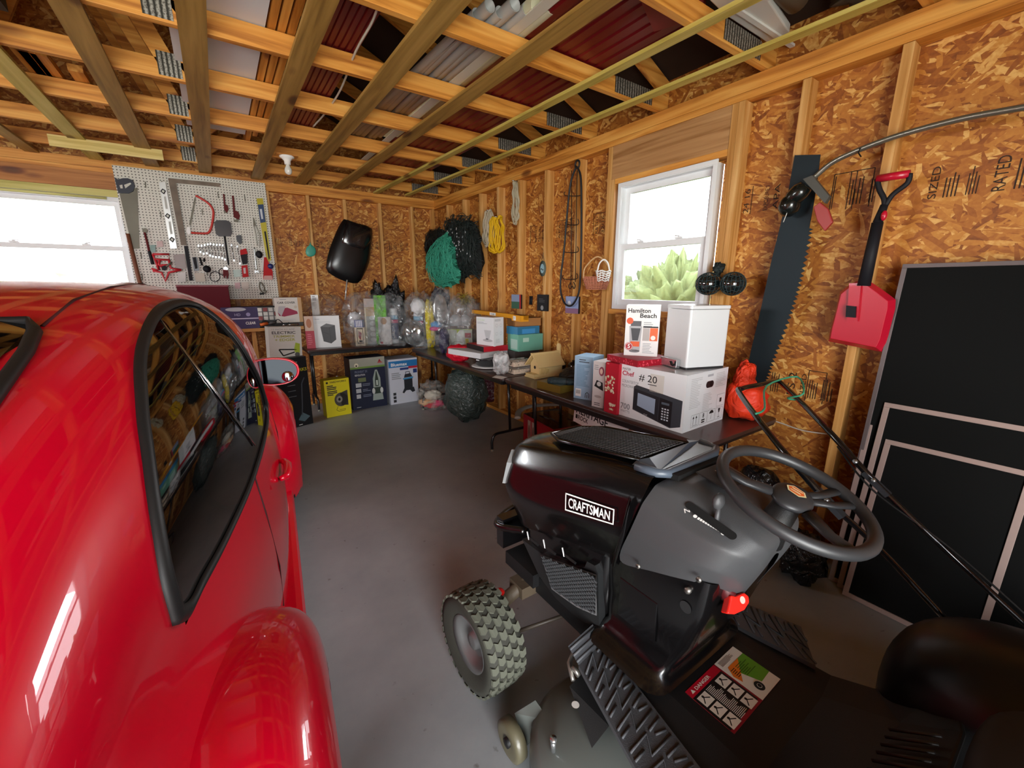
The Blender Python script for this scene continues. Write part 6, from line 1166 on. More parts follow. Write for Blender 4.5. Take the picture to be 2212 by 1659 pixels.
m = MB(); m.box(-W_/2, W_/2, -.19, .19, 0, .319, c_('8f0f20')); f_red(m, faces(W_, .38, .319), W_, .38, .319); m.build('cookware_carton', label='red carton with a dark lid picturing pans, on the floor under the near table', cat='cardboard box', loc=(c0.x, c0.y, .0008), rotz=math.degrees(math.atan2(u_.y, u_.x)))
m = MB(); q_ = [at(1118, 903, Z=.325), at(1122, 888, Z=.335), at(1145, 878, Z=.345), at(1190, 874, Z=.345), at(1232, 874, Z=.34)]; m.tube(bez([tuple(p) for p in q_], 6), [.03]*25, mat('a8a294', .85, bump=.4, bscale=60), 10, flat=.45); m.build('rolled_cloth', label='off-white rolled cloth on the far edge of the red carton under the table', cat='cloth')
# HERITAGE sign
TL_, TR_, BL_ = at(1242, 886, X=1.99), at(1335, 932, X=1.99), at(1238, 909, X=1.99)
u_ = TR_-TL_; v_ = TL_-BL_; F_ = frame(BL_, u_, v_); Ls, Hs = .48, .15
m = MB(); m.box(0, Ls, 0, Hs, -.012, 0, WHITE, F_); Ls2 = .30; m.text(F_, 'HERITAGE', .02, Hs*.50, Hs*.36, INK, 1, bold=True, fit=.30); m.text(F_, 'ROCK', .045, Hs*.22, Hs*.22, INK, 1, bold=True, fit=.10); m.q(F_, .02, Hs*.22, .04, Hs*.42, INK, 1); m.build('heritage_sign', label='white board printed HERITAGE, tilted under the near table edge', cat='sign')
# ================================================================ THINGS ON THE WALLS, THE PEGBOARD AND ABOVE THE TRUSSES
def pillow(mb, pts, fr, th, mt, n_=10, amp=0, seed=0, freq=8, sm=3):
    """soft body with the given outline in the frame's xy, bulging to both sides"""
    c0 = Vector((sum(p[0] for p in pts)/len(pts), sum(p[1] for p in pts)/len(pts), 0)); Q = bez([(p[0], p[1], 0) for p in pts]+[(pts[0][0], pts[0][1], 0)], sm)[:-1]; N_ = len(Q)
    for sg in (1, -1):
        vs = []; fs = []
        for k in range(n_+1):
            r_ = k/n_
            for q in Q:
                p = c0+(q-c0)*r_; z = sg*th*(1-r_**2.6)**.5; w_ = 1+(amp*noise.noise(Vector((p.x*freq, p.y*freq, seed)))*2 if amp else 0); vs.append((p.x, p.y, z*w_))
        for k in range(n_):
            for i in range(N_): f = (k*N_+i, k*N_+(i+1) % N_, (k+1)*N_+(i+1) % N_, (k+1)*N_+i); fs.append(f if sg < 0 else f[::-1])
        mb.add(vs, fs, mt, fr, True)
# ---- pegboard
PBY = 5.712
PEG = bpy.data.materials.new('perforated_hardboard'); PEG.use_nodes = True; n = PEG.node_tree.nodes; L = PEG.node_tree.links; b = n['Principled BSDF']; b.inputs['Roughness'].default_value = .5
t = n.new('ShaderNodeTexCoord'); sx = n.new('ShaderNodeSeparateXYZ'); L.new(t.outputs['Object'], sx.inputs[0]); acc = []
for ax in ('X', 'Z'):
    a = n.new('ShaderNodeMath'); a.operation = 'MULTIPLY'; a.inputs[1].default_value = 1/.0262; L.new(sx.outputs[ax], a.inputs[0]); f_ = n.new('ShaderNodeMath'); f_.operation = 'FRACT'; L.new(a.outputs[0], f_.inputs[0])
    g = n.new('ShaderNodeMath'); g.operation = 'SUBTRACT'; g.inputs[1].default_value = .5; L.new(f_.outputs[0], g.inputs[0]); h_ = n.new('ShaderNodeMath'); h_.operation = 'POWER'; h_.inputs[1].default_value = 2; L.new(g.outputs[0], h_.inputs[0]); acc.append(h_)
ad = n.new('ShaderNodeMath'); ad.operation = 'ADD'; L.new(acc[0].outputs[0], ad.inputs[0]); L.new(acc[1].outputs[0], ad.inputs[1]); r = ramp(n, [(.034, '4c4a44'), (.05, 'd6d5cb')]); L.new(ad.outputs[0], r.inputs[0]); L.new(r.outputs[0], b.inputs['Base Color'])
m = MB(); m.box(-.672, .590, PBY, PBY+.006, 1.355, 2.618, PEG); m.build('pegboard', label='white pegboard full of hand tools on the back wall above the car roof', cat='pegboard')
MP = Matrix(((1, 0, 0, 0), (0, 0, -1, PBY-.002), (0, 1, 0, 0), (0, 0, 0, 1)))
def PZ(X, Y): p = at(230+X/5.185, 340+Y/5.185, Y=PBY-.01); return (p.x, p.z)
def poly(mb, pts, mt, z0=.002, z1=.010): mb.prism([PZ(*p) for p in pts], z0, z1, mt, MP)
def ptube(mb, pts, r_, mt, z=.012, smooth=True):
    P = [Vector((*PZ(*p), z)) for p in pts]; P = [MP @ p for p in (bez(P, 5) if smooth and len(P) > 2 else P)]; mb.tube(P, r_, mt, 7)
def tool(name, label, cat, parts, group=None):
    """parts: list of (part name, function)"""
    if len(parts) == 1: m = MB(); parts[0][1](m); return m.build(name, label=label, cat=cat, group=group)
    xs = PZ(900, 800); o = thing(name, label, cat, (0, PBY-.01, 2.0), group=group)
    for pn, fn in parts: m = MB(); fn(m); m.build(pn, o, W=True)
    return o
STE = mat('6d6a5e', .55, metal=.4, var=.3, bscale=60); CHR = mat('aeb2b4', .25, metal=.8); RDT = mat('b3161c', .6, spec=.3); RD2 = mat('5e1418', .6, spec=.3); BKT = mat('17171c', .6, spec=.3); NAVY = mat('14182c', .45)
tool('hand_saw', 'hand saw with a dark blue handle at the left edge of the pegboard', 'saw', [('blade', lambda m: poly(m, [(145, 405), (345, 335), (370, 1020), (290, 1025)], STE, .002, .004)), ('handle', lambda m: (poly(m, [(90, 225), (130, 250), (185, 236), (240, 235), (295, 258), (320, 320), (300, 380), (250, 405), (180, 402), (135, 400)], NAVY, .002, .02), poly(m, [(148, 315), (180, 308), (186, 350), (160, 350)], mat('c9c9c0'), .0201, .021), poly(m, [(200, 310), (270, 285), (280, 300), (215, 350)], mat('c9c9c0'), .0201, .021)))])
def lev(m): poly(m, [(590, 280), (660, 275), (792, 1020), (718, 1025)], mat('d3d6d4', .3, metal=.3), .002, .02); [poly(m, [(cx-12, cy-70), (cx+12, cy-70), (cx+34, cy+70), (cx+10, cy+70)], mat('b4b6b0'), .0201, .0206) for cx, cy in ((655, 510), (708, 790))]
tool('spirit_level', 'long white spirit level with three black-framed vials, left of the rusty square', 'level', [('level_body', lev)]+[('vial', (lambda cx, cy: lambda m: (poly(m, [(cx-34, cy), (cx-8, cy-32), (cx+32, cy-6), (cx+10, cy+34)], BKT, .0205, .024), poly(m, [(cx-18, cy), (cx-4, cy-17), (cx+17, cy-3), (cx+5, cy+18)], mat('cfd4cc', .1), .0241, .025)))(cx, cy)) for cx, cy in ((637, 383), (688, 658), (736, 922))])
RST = mat('7c7064', .7, metal=.2, var=.5, bscale=160)
tool('framing_square', 'large rusty steel framing square hanging in the middle of the pegboard', 'square', [('square', lambda m: (poly(m, [(690, 235), (770, 242), (900, 985), (838, 985)], RST, .022, .025), poly(m, [(770, 242), (1270, 292), (1266, 333), (778, 290)], RST, .022, .025)))])
tool('bow_saw', 'red-framed bow saw on the pegboard, its blade facing left', 'saw', [('frame', lambda m: ptube(m, [(998, 430), (1060, 462), (1145, 520), (1192, 590), (1196, 660), (1178, 770), (1150, 835), (1105, 852), (950, 845)], .011, mat('c2352c', .4), .02)), ('blade', lambda m: poly(m, [(985, 455), (1003, 460), (945, 765), (925, 755)], STE, .016, .019)), ('tension_lever', lambda m: poly(m, [(905, 780), (935, 785), (945, 850), (925, 870), (895, 835)], WHITE, .012, .028))])
for i, (pts, jaw) in enumerate([([(1303, 410), (1320, 412), (1332, 525), (1360, 540), (1368, 580), (1350, 625), (1318, 590)], [(1310, 600), (1345, 605), (1355, 628), (1320, 622)]), ([(1403, 430), (1425, 432), (1440, 595), (1475, 610), (1495, 655), (1480, 700), (1425, 670)], [(1422, 700), (1475, 695), (1478, 730), (1430, 722)])]):
    tool('pipe_wrench', ('shorter' if i == 0 else 'longer')+' dark red pipe wrench right of the red bow saw', 'wrench', [('handle', (lambda p: lambda m: poly(m, p, RD2, .004, .022))(pts)), ('jaw', (lambda p: lambda m: poly(m, p, STE, .006, .020))(jaw))], 'pipe wrenches')
tool('scoop', 'clear-headed black scoop with a long tapering handle, centre right of the pegboard', 'scoop', [('head', lambda m: poly(m, [(1205, 730), (1235, 705), (1340, 705), (1390, 730), (1408, 850), (1385, 885), (1260, 888), (1225, 860)], mat('4c5054', .15, coat=.6), .01, .022)), ('handle', lambda m: ptube(m, [(1322, 885), (1345, 1050), (1367, 1210)], [.010]*5+[.009]*5+[.004], BKT, .02))])
tool('saw_blade_pack', 'tall yellow and blue blade packet at the right edge of the pegboard', 'packet', [('packet', lambda m: (poly(m, [(1680, 460), (1750, 458), (1845, 1150), (1800, 1180), (1735, 800)], mat('b8ac1c', .4), .003, .012), poly(m, [(1693, 530), (1757, 525), (1783, 725), (1723, 735)], mat('1c3a66', .4), .0121, .013), poly(m, [(1765, 830), (1785, 828), (1830, 1130), (1818, 1150)], BKT, .0121, .013), poly(m, [(1715, 580), (1740, 578), (1755, 690), (1735, 692)], mat('c8d0d8'), .0131, .014)))])
tool('ratchet', 'ratchet with a red and black handle, left of the rusty square', 'ratchet', [('handle', lambda m: (ptube(m, [(425, 830), (455, 950), (480, 1060)], .010, RD2, .016), ptube(m, [(478, 1050), (500, 1130), (517, 1198)], .014, BKT, .016))), ('head', lambda m: poly(m, [(400, 800), (440, 792), (462, 815), (455, 845), (410, 840)], STE, .006, .026))])
RX_ = mat('c8303a', .35)
def xcl(m):
    for pts in ([(520, 1085), (700, 1085), (705, 1150), (540, 1140), (520, 1085)], [(545, 1140), (590, 1260), (560, 1265), (505, 1245)], [(700, 1150), (720, 1240), (840, 1260)], [(590, 1210), (700, 1205)], [(600, 1150), (585, 1200), (640, 1240)], [(520, 1270), (620, 1290), (660, 1385), (700, 1290), (830, 1262)]): ptube(m, pts, .011, RX_, .02, False)
tool('clamp_frame', 'red open star-shaped clamp frame low on the left of the pegboard', 'clamp', [('frame', xcl), ('knob', lambda m: poly(m, [(620, 1225), (660, 1210), (680, 1240), (660, 1270), (625, 1262)], BKT, .02, .04)), ('crank', lambda m: ptube(m, [(665, 1230), (735, 1175)], .009, STE, .03))])
tool('black_strap', 'wide black rubber strap hanging below the rusty square', 'strap', [('strap', lambda m: poly(m, [(868, 992), (912, 992), (970, 1380), (930, 1382)], BKT, .026, .03))])
WR = [(1030, 975, 1070), (1065, 975, 1090), (1100, 968, 1085), (1135, 960, 1110), (1165, 955, 1120), (1200, 962, 1128), (1235, 965, 1130), (1270, 965, 1140), (1302, 970, 1155), (1400, 970, 1165), (1465, 985, 1200)]
for i, (x, y0, y1) in enumerate(WR):
    tool('combination_wrench', '%s steel spanner from the left in the row of hanging spanners' % (ORD+[])[i], 'wrench', [('w', (lambda x, y0, y1: lambda m: (ptube(m, [(x, y0+18), (x+16+(y1-y0)*.06, y1-10)], .0035, CHR, .010), poly(m, [(x-11, y0+8), (x, y0), (x+11, y0+8), (x+8, y0+28), (x-8, y0+28)], CHR, .006, .013), poly(m, [(x+6+(y1-y0)*.06, y1-22), (x+24+(y1-y0)*.06, y1-24), (x+28+(y1-y0)*.06, y1), (x+8+(y1-y0)*.06, y1)], CHR, .006, .013)))(x, y0, y1))], 'row of steel spanners')
tool('adjustable_wrench', 'longest bright spanner, left of the black rubber ball on the pegboard', 'wrench', [('w', lambda m: (ptube(m, [(1655, 1010), (1668, 1150), (1682, 1270)], .007, CHR, .014), poly(m, [(1655, 1265), (1700, 1265), (1705, 1300), (1685, 1285), (1662, 1300)], CHR, .008, .02)))])
tool('cutting_pliers', 'pliers with long pale handles beside the yellow and blue packet', 'pliers', [('grip', lambda m: ptube(m, [(1645, 760), (1668, 850), (1690, 990)], .007, mat('a8a69c', .3), .016)), ('grip', lambda m: ptube(m, [(1665, 760), (1715, 880), (1712, 1000)], .007, mat('a8a69c', .3), .016)), ('jaw', lambda m: poly(m, [(1640, 680), (1652, 680), (1675, 770), (1645, 775)], STE, .008, .022))])
tool('rubber_blower', 'black rubber ball blower near the right edge of the pegboard', 'blower', [('ball', lambda m: m.blob(MP @ Vector((*PZ(1708, 1088), .03)), (.034, .028, .042), BKT, 0, nu=18, nv=12))])
tool('multi_meter', 'red and black tool in a clear holder, right side of the pegboard', 'tool', [('red_top', lambda m: poly(m, [(1495, 1040), (1560, 1020), (1580, 1080), (1500, 1095)], RDT, .006, .035)), ('body', lambda m: poly(m, [(1500, 1095), (1575, 1085), (1580, 1190), (1525, 1200)], BKT, .006, .03))])
tool('red_can', 'small red cylinder hanging below the red and black tool', 'can', [('can', lambda m: (poly(m, [(1510, 1215), (1575, 1205), (1590, 1335), (1525, 1345)], RDT, .006, .04), poly(m, [(1530, 1240), (1555, 1236), (1560, 1300), (1536, 1304)], mat('c8b8b8'), .0401, .041)))])
tool('scraper', 'red scraper with a white handle at the lower right of the pegboard', 'scraper', [('handle', lambda m: poly(m, [(1740, 1110), (1765, 1110), (1752, 1270), (1735, 1270)], mat('d8d4d0'), .004, .02)), ('blade', lambda m: poly(m, [(1765, 1120), (1790, 1120), (1860, 1280), (1862, 1370), (1755, 1368)], RDT, .004, .026)), ('blade_edge', lambda m: poly(m, [(1765, 1325), (1850, 1325), (1862, 1372), (1755, 1370)], mat('c09088', .4), .0261, .028))])
tool('blue_reel', 'small blue and silver reel hung over the red scraper', 'reel', [('reel', lambda m: (m.blob(MP @ Vector((*PZ(1835, 1220), .035)), (.030, .02, .030), mat('26306a', .3), 0, nu=16, nv=10), ptube(m, [(1850, 1240), (1893, 1185)], .004, CHR, .03)))])
def ringt(cx, cy, r_): return lambda m: ptube(m, [(cx+r_*math.cos(a), cy+r_*math.sin(a)) for a in [2*PI*k/14 for k in range(15)]], .004, BKT, .012)
tool('hose_clamp', 'large thin black ring hanging low in the middle of the pegboard', 'ring', [('ring', ringt(1215, 1335, 56))]); tool('hose_clamp', 'thin dark ring just left of the red locking pliers', 'ring', [('ring', ringt(1295, 1280, 34))])
tool('locking_pliers', 'dark red pliers with silver jaws, right of the thin black rings', 'pliers', [('grip', lambda m: poly(m, [(1305, 1250), (1362, 1262), (1370, 1320), (1350, 1370), (1340, 1320), (1318, 1360), (1305, 1320)], RD2, .006, .026)), ('jaw', lambda m: poly(m, [(1308, 1235), (1335, 1225), (1362, 1240), (1358, 1262), (1310, 1258)], CHR, .006, .028))])
tool('round_gauge', 'small round black gauge left of the thin black rings', 'gauge', [('dial', lambda m: m.cyl(MP @ Vector((*PZ(1125, 1250), .004)), MP @ Vector((*PZ(1125, 1250), .026)), .036, BKT, n=20)), ('stem', lambda m: poly(m, [(1118, 1285), (1138, 1285), (1140, 1318), (1122, 1318)], STE, .006, .018))])
tool('bit_holder', 'dark clip-packed tool right of the wide black strap', 'tool', [('card', lambda m: poly(m, [(958, 1120), (1015, 1115), (1040, 1270), (980, 1272)], mat('4c4c50', .3), .003, .010)), ('handle', lambda m: poly(m, [(965, 1125), (1000, 1115), (1020, 1240), (995, 1248)], BKT, .0101, .03))])
for i, (a_, b_) in enumerate([((1045, 1120), (1070, 1210)), ((1095, 1130), (1093, 1170))]): tool('small_driver', ('longer' if i == 0 else 'shorter')+' dark pin tool above the round gauge', 'screwdriver', [('d', (lambda a_, b_: lambda m: ptube(m, [a_, b_], .009, BKT, .012))(a_, b_))], 'small pin tools')
for nm, lb, pts, c in [('green_packet', 'small green packet beside the ratchet handle', [(490, 985), (548, 980), (552, 1060), (500, 1062)], '3f6a5c'), ('pink_packet', 'small pink disc packet above the red clamp frame', [(560, 940), (630, 935), (636, 1000), (568, 1008)], 'b08a84'), ('brown_packet', 'brown and black card packet behind the wide black strap', [(752, 1090), (872, 1080), (898, 1245), (780, 1250)], '6a4a3c'),
                       ('clear_packet', 'clear packet with dark red parts at the pegboard bottom, left of the strap', [(795, 1290), (888, 1285), (890, 1395), (805, 1400)], 'b4aca4'), ('tan_packet', 'tan card packet at the pegboard bottom, right of the strap', [(982, 1295), (1095, 1292), (1110, 1392), (1002, 1396)], 'a8957c'), ('teal_packet', 'white and teal packet left of the red cylinder', [(1420, 1262), (1500, 1255), (1512, 1335), (1428, 1342)], 'a4bab0'),
                       ('rose_packet', 'rose coloured packet in the bottom row of the pegboard', [(1435, 1405), (1495, 1400), (1500, 1468), (1442, 1470)], 'b8888a'), ('beige_packet', 'beige and white packet in the bottom row of the pegboard', [(1508, 1400), (1592, 1395), (1596, 1470), (1545, 1492), (1512, 1462)], 'b8aa9c'), ('black_square_tool', 'small square black plastic tool above the red and black tool', [(1452, 875), (1508, 870), (1520, 960), (1490, 972), (1455, 925)], '2a2a30')]:
    tool(nm, lb, 'packet' if 'packet' in nm else 'tool', [('p', (lambda pts, c: lambda m: poly(m, pts, mat(c, .3), .004, .016))(pts, c))])
tool('spring_clamp', 'grey metal spring clamp in the bottom right corner of the pegboard', 'clamp', [('clamp', lambda m: (ptube(m, [(1720, 1395), (1712, 1450), (1735, 1500), (1775, 1520), (1790, 1490)], .008, STE, .02), ptube(m, [(1730, 1400), (1765, 1460), (1760, 1500)], .008, STE, .03), poly(m, [(1715, 1520), (1760, 1515), (1762, 1535), (1715, 1538)], BKT, .005, .03)))])
for i, (x, y) in enumerate([(432, 270), (618, 262), (1245, 385), (1545, 420), (603, 605), (1068, 575), (382, 1060), (395, 1300)]):
    tool('peg_hook', 'empty wire hook on the pegboard, '+['upper left beside the hand saw', 'at the head of the spirit level', 'S-shaped, above the pipe wrenches', 'upper right', 'between hand saw and level', 'inside the red bow saw', 'below the hand saw blade', 'at the bottom left above the car roof'][i], 'hook', [('h', (lambda x, y: lambda m: ptube(m, [(x, y), (x+4, y+35), (x+8, y+70)], .004, STE, .0015))(x, y))], 'empty peg hooks')
# red toolbox in front of the pegboard
m = MB(); m.box(-.34, .10, 5.52, 5.70, 1.22, 1.505, mat('5e0c1c', .6, spec=.3)); m.box(-.345, .105, 5.515, 5.70, 1.49, 1.51, mat('7c1426', .35)); m.box(-.34, .10, 5.53, 5.70, 1.0385, 1.219, mat('2c2022', .5)); m.build('red_tool_chest', label='dark red metal tool chest on the shelf in front of the pegboard', cat='tool chest', bevel=.004)
m = MB(); m.tube([(-.625, 5.70, 1.36), (-.64, 5.70, 1.6), (-.655, 5.70, 2.0)], .017, mat('7a4a34', .6, var=.4, bscale=40), 10); m.build('wooden_handle', label='reddish brown pole standing between the back window and the pegboard', cat='pole')
# ---- back wall
def onY(X, Y): p = at(660+X/5.53, 460+Y/5.53, Y=5.68); return (p.x, p.z)
MB5 = Matrix(((1, 0, 0, 0), (0, 0, -1, 5.66), (0, 1, 0, 0), (0, 0, 0, 1)))
vb = thing('vinyl_bag', 'black shiny vinyl equipment bag hanging tilted on the back wall', 'bag', (1.4, 5.66, 1.9))
m = MB(); pillow(m, [onY(*p) for p in [(455, 75), (620, 130), (790, 192), (775, 400), (755, 590), (690, 740), (622, 836), (480, 822), (320, 748), (243, 662), (270, 480), (320, 330), (400, 150)]], MB5, .085, mat('0d0d0f', .28, spec=.7), sm=2); m.build('bag_body', vb, W=True)
m = MB(); pillow(m, [onY(*p) for p in [(480, 90), (770, 200), (765, 330), (680, 470), (520, 440), (395, 370), (420, 250)]], MB5 @ T(0, 0, .05), .05, mat('101012', .2, coat=.5, spec=.8), sm=1); m.build('top_flap', vb, W=True)
a_, b_ = onY(487, 800), onY(455, 1035); m = MB(); m.cyl((a_[0], 5.64, a_[1]), (b_[0], 5.60, b_[1]), .009, mat('c8c6c0', .3, metal=.4), n=10); m.build('pole_end', vb, W=True, label='pale metal pole end')
gt_ = thing('green_trowel', 'teal plastic paddle on a stick hanging on the back wall by the pegboard', 'paddle', (1.05, 5.72, 1.9))
m = MB(); pillow(m, [onY(*p) for p in [(65, 345), (80, 380), (118, 410), (132, 455), (118, 500), (75, 520), (30, 512), (8, 470), (20, 410), (50, 385)]], MB5 @ T(0, 0, -.06), .012, mat('3d9c88', .4), sm=2); m.build('blade', gt_, W=True)
a_, b_ = onY(50, 60), onY(68, 390); m = MB(); m.cyl((a_[0], 5.735, a_[1]), (b_[0], 5.73, b_[1]), .006, mat('a87a44', .6), n=8); m.build('stick', gt_, W=True)
# ---- right wall hangings
def onR(X, Y, Xw=2.60): p = at(880+X/3.607, 400+Y/3.607, X=Xw); return (p.y, p.z)
def MR(Xw): return Matrix(((0, 0, -1, Xw), (1, 0, 0, 0), (0, 1, 0, 0), (0, 0, 0, 1)))
def net(name, label, outline, Xw, th, col, seed, nst=90, scol=None, wig=.03, rad=.0035, group=None, glint_col=None):
    """net bundle: soft core plus strands wandering over it"""
    o = thing(name, label, 'net', (Xw, sum(onR(*p, Xw)[0] for p in outline)/len(outline), 2.0), group=group); P = [onR(*p, Xw) for p in outline]; mt = mat(col, .7)
    m = MB(); pillow(m, P, MR(Xw), th, mat(col, .8, bump=1, bscale=120, var=.6), amp=.4, seed=seed, freq=12, sm=3); m.build('net_core', o, W=True)
    rr = random.Random(seed); c0 = (sum(p[0] for p in P)/len(P), sum(p[1] for p in P)/len(P)); m = MB(); Mx = MR(Xw); mt = mat(scol or col, .5)
    for i in range(nst):
        k = rr.randrange(len(P)); a = P[k]; b_ = P[(k+rr.randrange(2, len(P)-1)) % len(P)]; pts = []
        for q in range(7):
            f_ = q/6; x = a[0]+(b_[0]-a[0])*f_; y = a[1]+(b_[1]-a[1])*f_; r_ = abs(2*f_-1); pts.append(Mx @ Vector((x+rr.uniform(-wig, wig), y+rr.uniform(-wig, wig), th*(1-r_**2.6)**.5*1.02+.004+rr.uniform(0, .012))))
        m.tube(bez(pts, 3), rad, mt, 4)
    if glint_col:
        for i in range(40): a = rr.choice(P); f_ = rr.uniform(.1, .9); m.box(-.007, .007, -.009, .009, -.001, .001, mat(glint_col, .2), Mx @ T(a[0]+(c0[0]-a[0])*f_, a[1]+(c0[1]-a[1])*f_, th*1.05+.012) @ RZ(rr.uniform(0, 90)))  # small pale plates put on as glints of the net
    m.build('net_strands', o, W=True, kind=None); return o
net('net_bundle', 'small black net bundle in the corner, behind the teal net', [(190, 360), (260, 340), (300, 370), (290, 460), (240, 540), (180, 560), (155, 480)], 2.56, .07, '101614', 5, 60, group='hanging nets')
net('net_bundle', 'large tangled black net with glints, right of the teal net', [(325, 300), (370, 275), (440, 285), (500, 275), (540, 330), (565, 450), (580, 580), (570, 690), (500, 690), (440, 730), (390, 640), (370, 500), (335, 400)], 2.52, .09, '0a0f0e', 6, 170, scol='1c2624', wig=.07, group='hanging nets', glint_col='c8ccd0')
net('net_bundle', 'bright teal green fishing net hanging near the corner', [(318, 385), (260, 440), (195, 530), (165, 600), (200, 690), (235, 765), (290, 795), (350, 785), (405, 750), (415, 690), (385, 600), (375, 500), (345, 420)], 2.42, .07, '14604a', 7, 190, scol='3fa488', rad=.003, group='hanging nets')
def coil(name, label, cx, cy, rx, ry, col, n_, Xw, seed, r_=.007):
    rr = random.Random(seed); o = thing(name, label, 'rope', (Xw, onR(cx, cy, Xw)[0], onR(cx, cy, Xw)[1]))
    k = pxm(at(880+cx/3.607, 400+cy/3.607, X=Xw))/3.607*1.15
    for i in range(n_):
        m = MB(); dx, dy = rr.uniform(-.5, .5)*rx, rr.uniform(-.06, .10)*ry; w_ = rx*rr.uniform(.35, .75); h_ = ry*rr.uniform(.9, 1.05); top = onR(cx, cy-ry, Xw); pts = []
        for q in range(16):
            a = 2*PI*q/16; yy = -math.cos(a); sp = math.sin(a)*w_*(.25+.75*((1-yy)/2 if False else (1+math.cos(a+PI))/2 if False else min(1, .35+.65*(1+math.cos(a))/2 if False else 1)))
            X_ = cx+dx*(1 if True else 0)*(.5+.5*(-math.cos(a)*-1 if False else 1))+sp*(.45+.55*(1-math.cos(a))/2 if True else 1)
            Y_ = cy+dy-h_*math.cos(a)
            u, v = onR(X_, Y_, Xw); pts.append((Xw-.004-rr.uniform(0, .03), u, v))
        m.tube(bez(pts+[pts[0]], 3)[:-1], r_, mat(col, .6), 6, closed=True); m.build('rope_loop', o, W=True)
    m = MB(); u, v = onR(cx, cy-ry*1.02, Xw); m.cyl((XF, u, v), (Xw-.04, u, v), .004, CHR, n=8); m.build('hook', o, W=True)
coil('cord_coil', 'coil of beige cord on the stud, left of the bright yellow cord', 640, 335, 55, 135, 'b4a890', 12, 2.62, 3, .009); coil('cord_coil', 'coil of bright yellow cord on the stud beside the beige cord', 705, 385, 62, 135, 'dcae0c', 11, 2.60, 4, .008); coil('cord_coil', 'slim coil of pale rope hanging high to the right of the yellow cord', 842, 130, 40, 160, 'b0a78e', 6, 2.62, 5)
def wallthing(name, label, cat, x0, y0, x1, y1, Xw, fn, th=.02):
    """flat hung piece between two photo points on the right wall"""
    a = at(x0, y1, X=Xw); b_ = at(x1, y1, X=Xw); t_ = at(x0, y0, X=Xw); W_ = abs(a.y-b_.y); h = t_.z-a.z
    m = MB(); F = frame((Xw, a.y, a.z), (0, -1, 0), (0, 0, 1)); m.box(0, W_, 0, h, -th, 0, INK, F); fn(m, F, W_, h); return m.build(name, label=label, cat=cat)
wallthing('small_painting', 'small blue and green painting with a red edge, leftmost of the three on the studs', 'painting', 1105, 636, 1125, 666, 2.635, lambda m, F, W_, h: (m.q(F, 0, 0, W_, h, mat('b02a30'), 1), m.q(F, 0, 0, W_*.85, h*.5, mat('3e6450'), 2), m.q(F, 0, h*.5, W_*.85, h, mat('8898b4'), 2)))
wallthing('black_plaque', 'small black plaque with pale print, middle one of the three on the studs', 'plaque', 1160, 636, 1182, 671, 2.635, lambda m, F, W_, h: (m.q(F, 0, 0, W_, h, mat('1c1e22'), 1), m.bars(F, W_*.2, h*.75, W_*.6, 3, h*.09, mat('55585c')), m.disc(F, W_*.5, h*.2, W_*.14, mat('8a8c8e'), 2)))
wallthing('small_painting', 'small blue and purple painting behind the lower end of the black hose loop', 'painting', 1221, 640, 1249, 676, 2.635, lambda m, F, W_, h: (m.q(F, 0, 0, W_, h, mat('8c9cc4'), 1), m.q(F, 0, 0, W_, h*.3, mat('8a6480'), 2), m.disc(F, W_*.3, h*.6, W_*.12, mat('c8c8d0'), 3)))
ov = thing('oval_plaque', 'oval scalloped plaque with a pale blue centre hanging on a stud', 'plaque', (2.63, *onR(1057, 650, 2.63))); 
u, v = onR(1057, 650, 2.63); F = frame((2.63, u, v), (0, -1, 0), (0, 0, 1)); m = MB(); m.lathe([(0, 0), (.048, 0), (.05, .008), (.0, .010)], mat('4e5850', .6), 28, F @ Matrix.Diagonal((1, 1.5, 1, 1))); m.build('plate', ov, W=True)
m = MB(); m.disc(F @ T(0, 0, .010), 0, .0, .03, mat('8fb0b8'), 1, ry=.045); m.disc(F @ T(0, 0, .010), .01, -.012, .008, INK, 2); m.disc(F @ T(0, 0, .010), -.012, -.004, .008, INK, 2); m.build('picture', ov, W=True)
m = MB(); m.tube([F @ Vector((-.02, .07, .004)), F @ Vector((0, .15, 0)), F @ Vector((.02, .07, .004))], .002, STE, 4); m.build('hanging_cord', ov, W=True)
m = MB(); a_ = at(1143, 652, X=2.72); [m.tube([(2.735, a_.y-s*.03, a_.z+.06), (2.73, a_.y-s*.028, a_.z-.03)], .01, BKT, 6) for s in (0, 1)]; m.build('garden_glove_clip', label='pair of small dark clips on the board left of the black plaque', cat='clip')
def on4(X, Y, Xw): p = at(1150+X/4.147, 320+Y/4.147, X=Xw); return (Xw, p.y, p.z)
m = MB(); m.tube(bez([on4(*p, 2.60) for p in [(395, 165), (345, 300), (315, 550), (285, 900), (255, 1150), (255, 1290), (290, 1390), (345, 1412), (395, 1350), (425, 1230), (438, 900), (440, 500), (432, 250), (395, 165)]], 6)[:-1], .0085, mat('191b1e', .5), 8, closed=True); m.build('hose_loop', label='long closed loop of black hose hanging on a stud left of the window', cat='hose')
tr_ = thing('iron_trellis', 'narrow black iron trellis with scrolls, hanging inside the black hose loop', 'trellis', on4(370, 700, 2.63)); IR = mat('1c1a1a', .5)
for X0, X1, Y0, Y1, nm in [(352, 345, 200, 1240, 'rail'), (402, 385, 200, 1200, 'rail')]: m = MB(); m.tube([on4(X0, Y0, 2.625), on4(X1, Y1, 2.625)], .0035, IR, 6); m.build(nm, tr_, W=True)
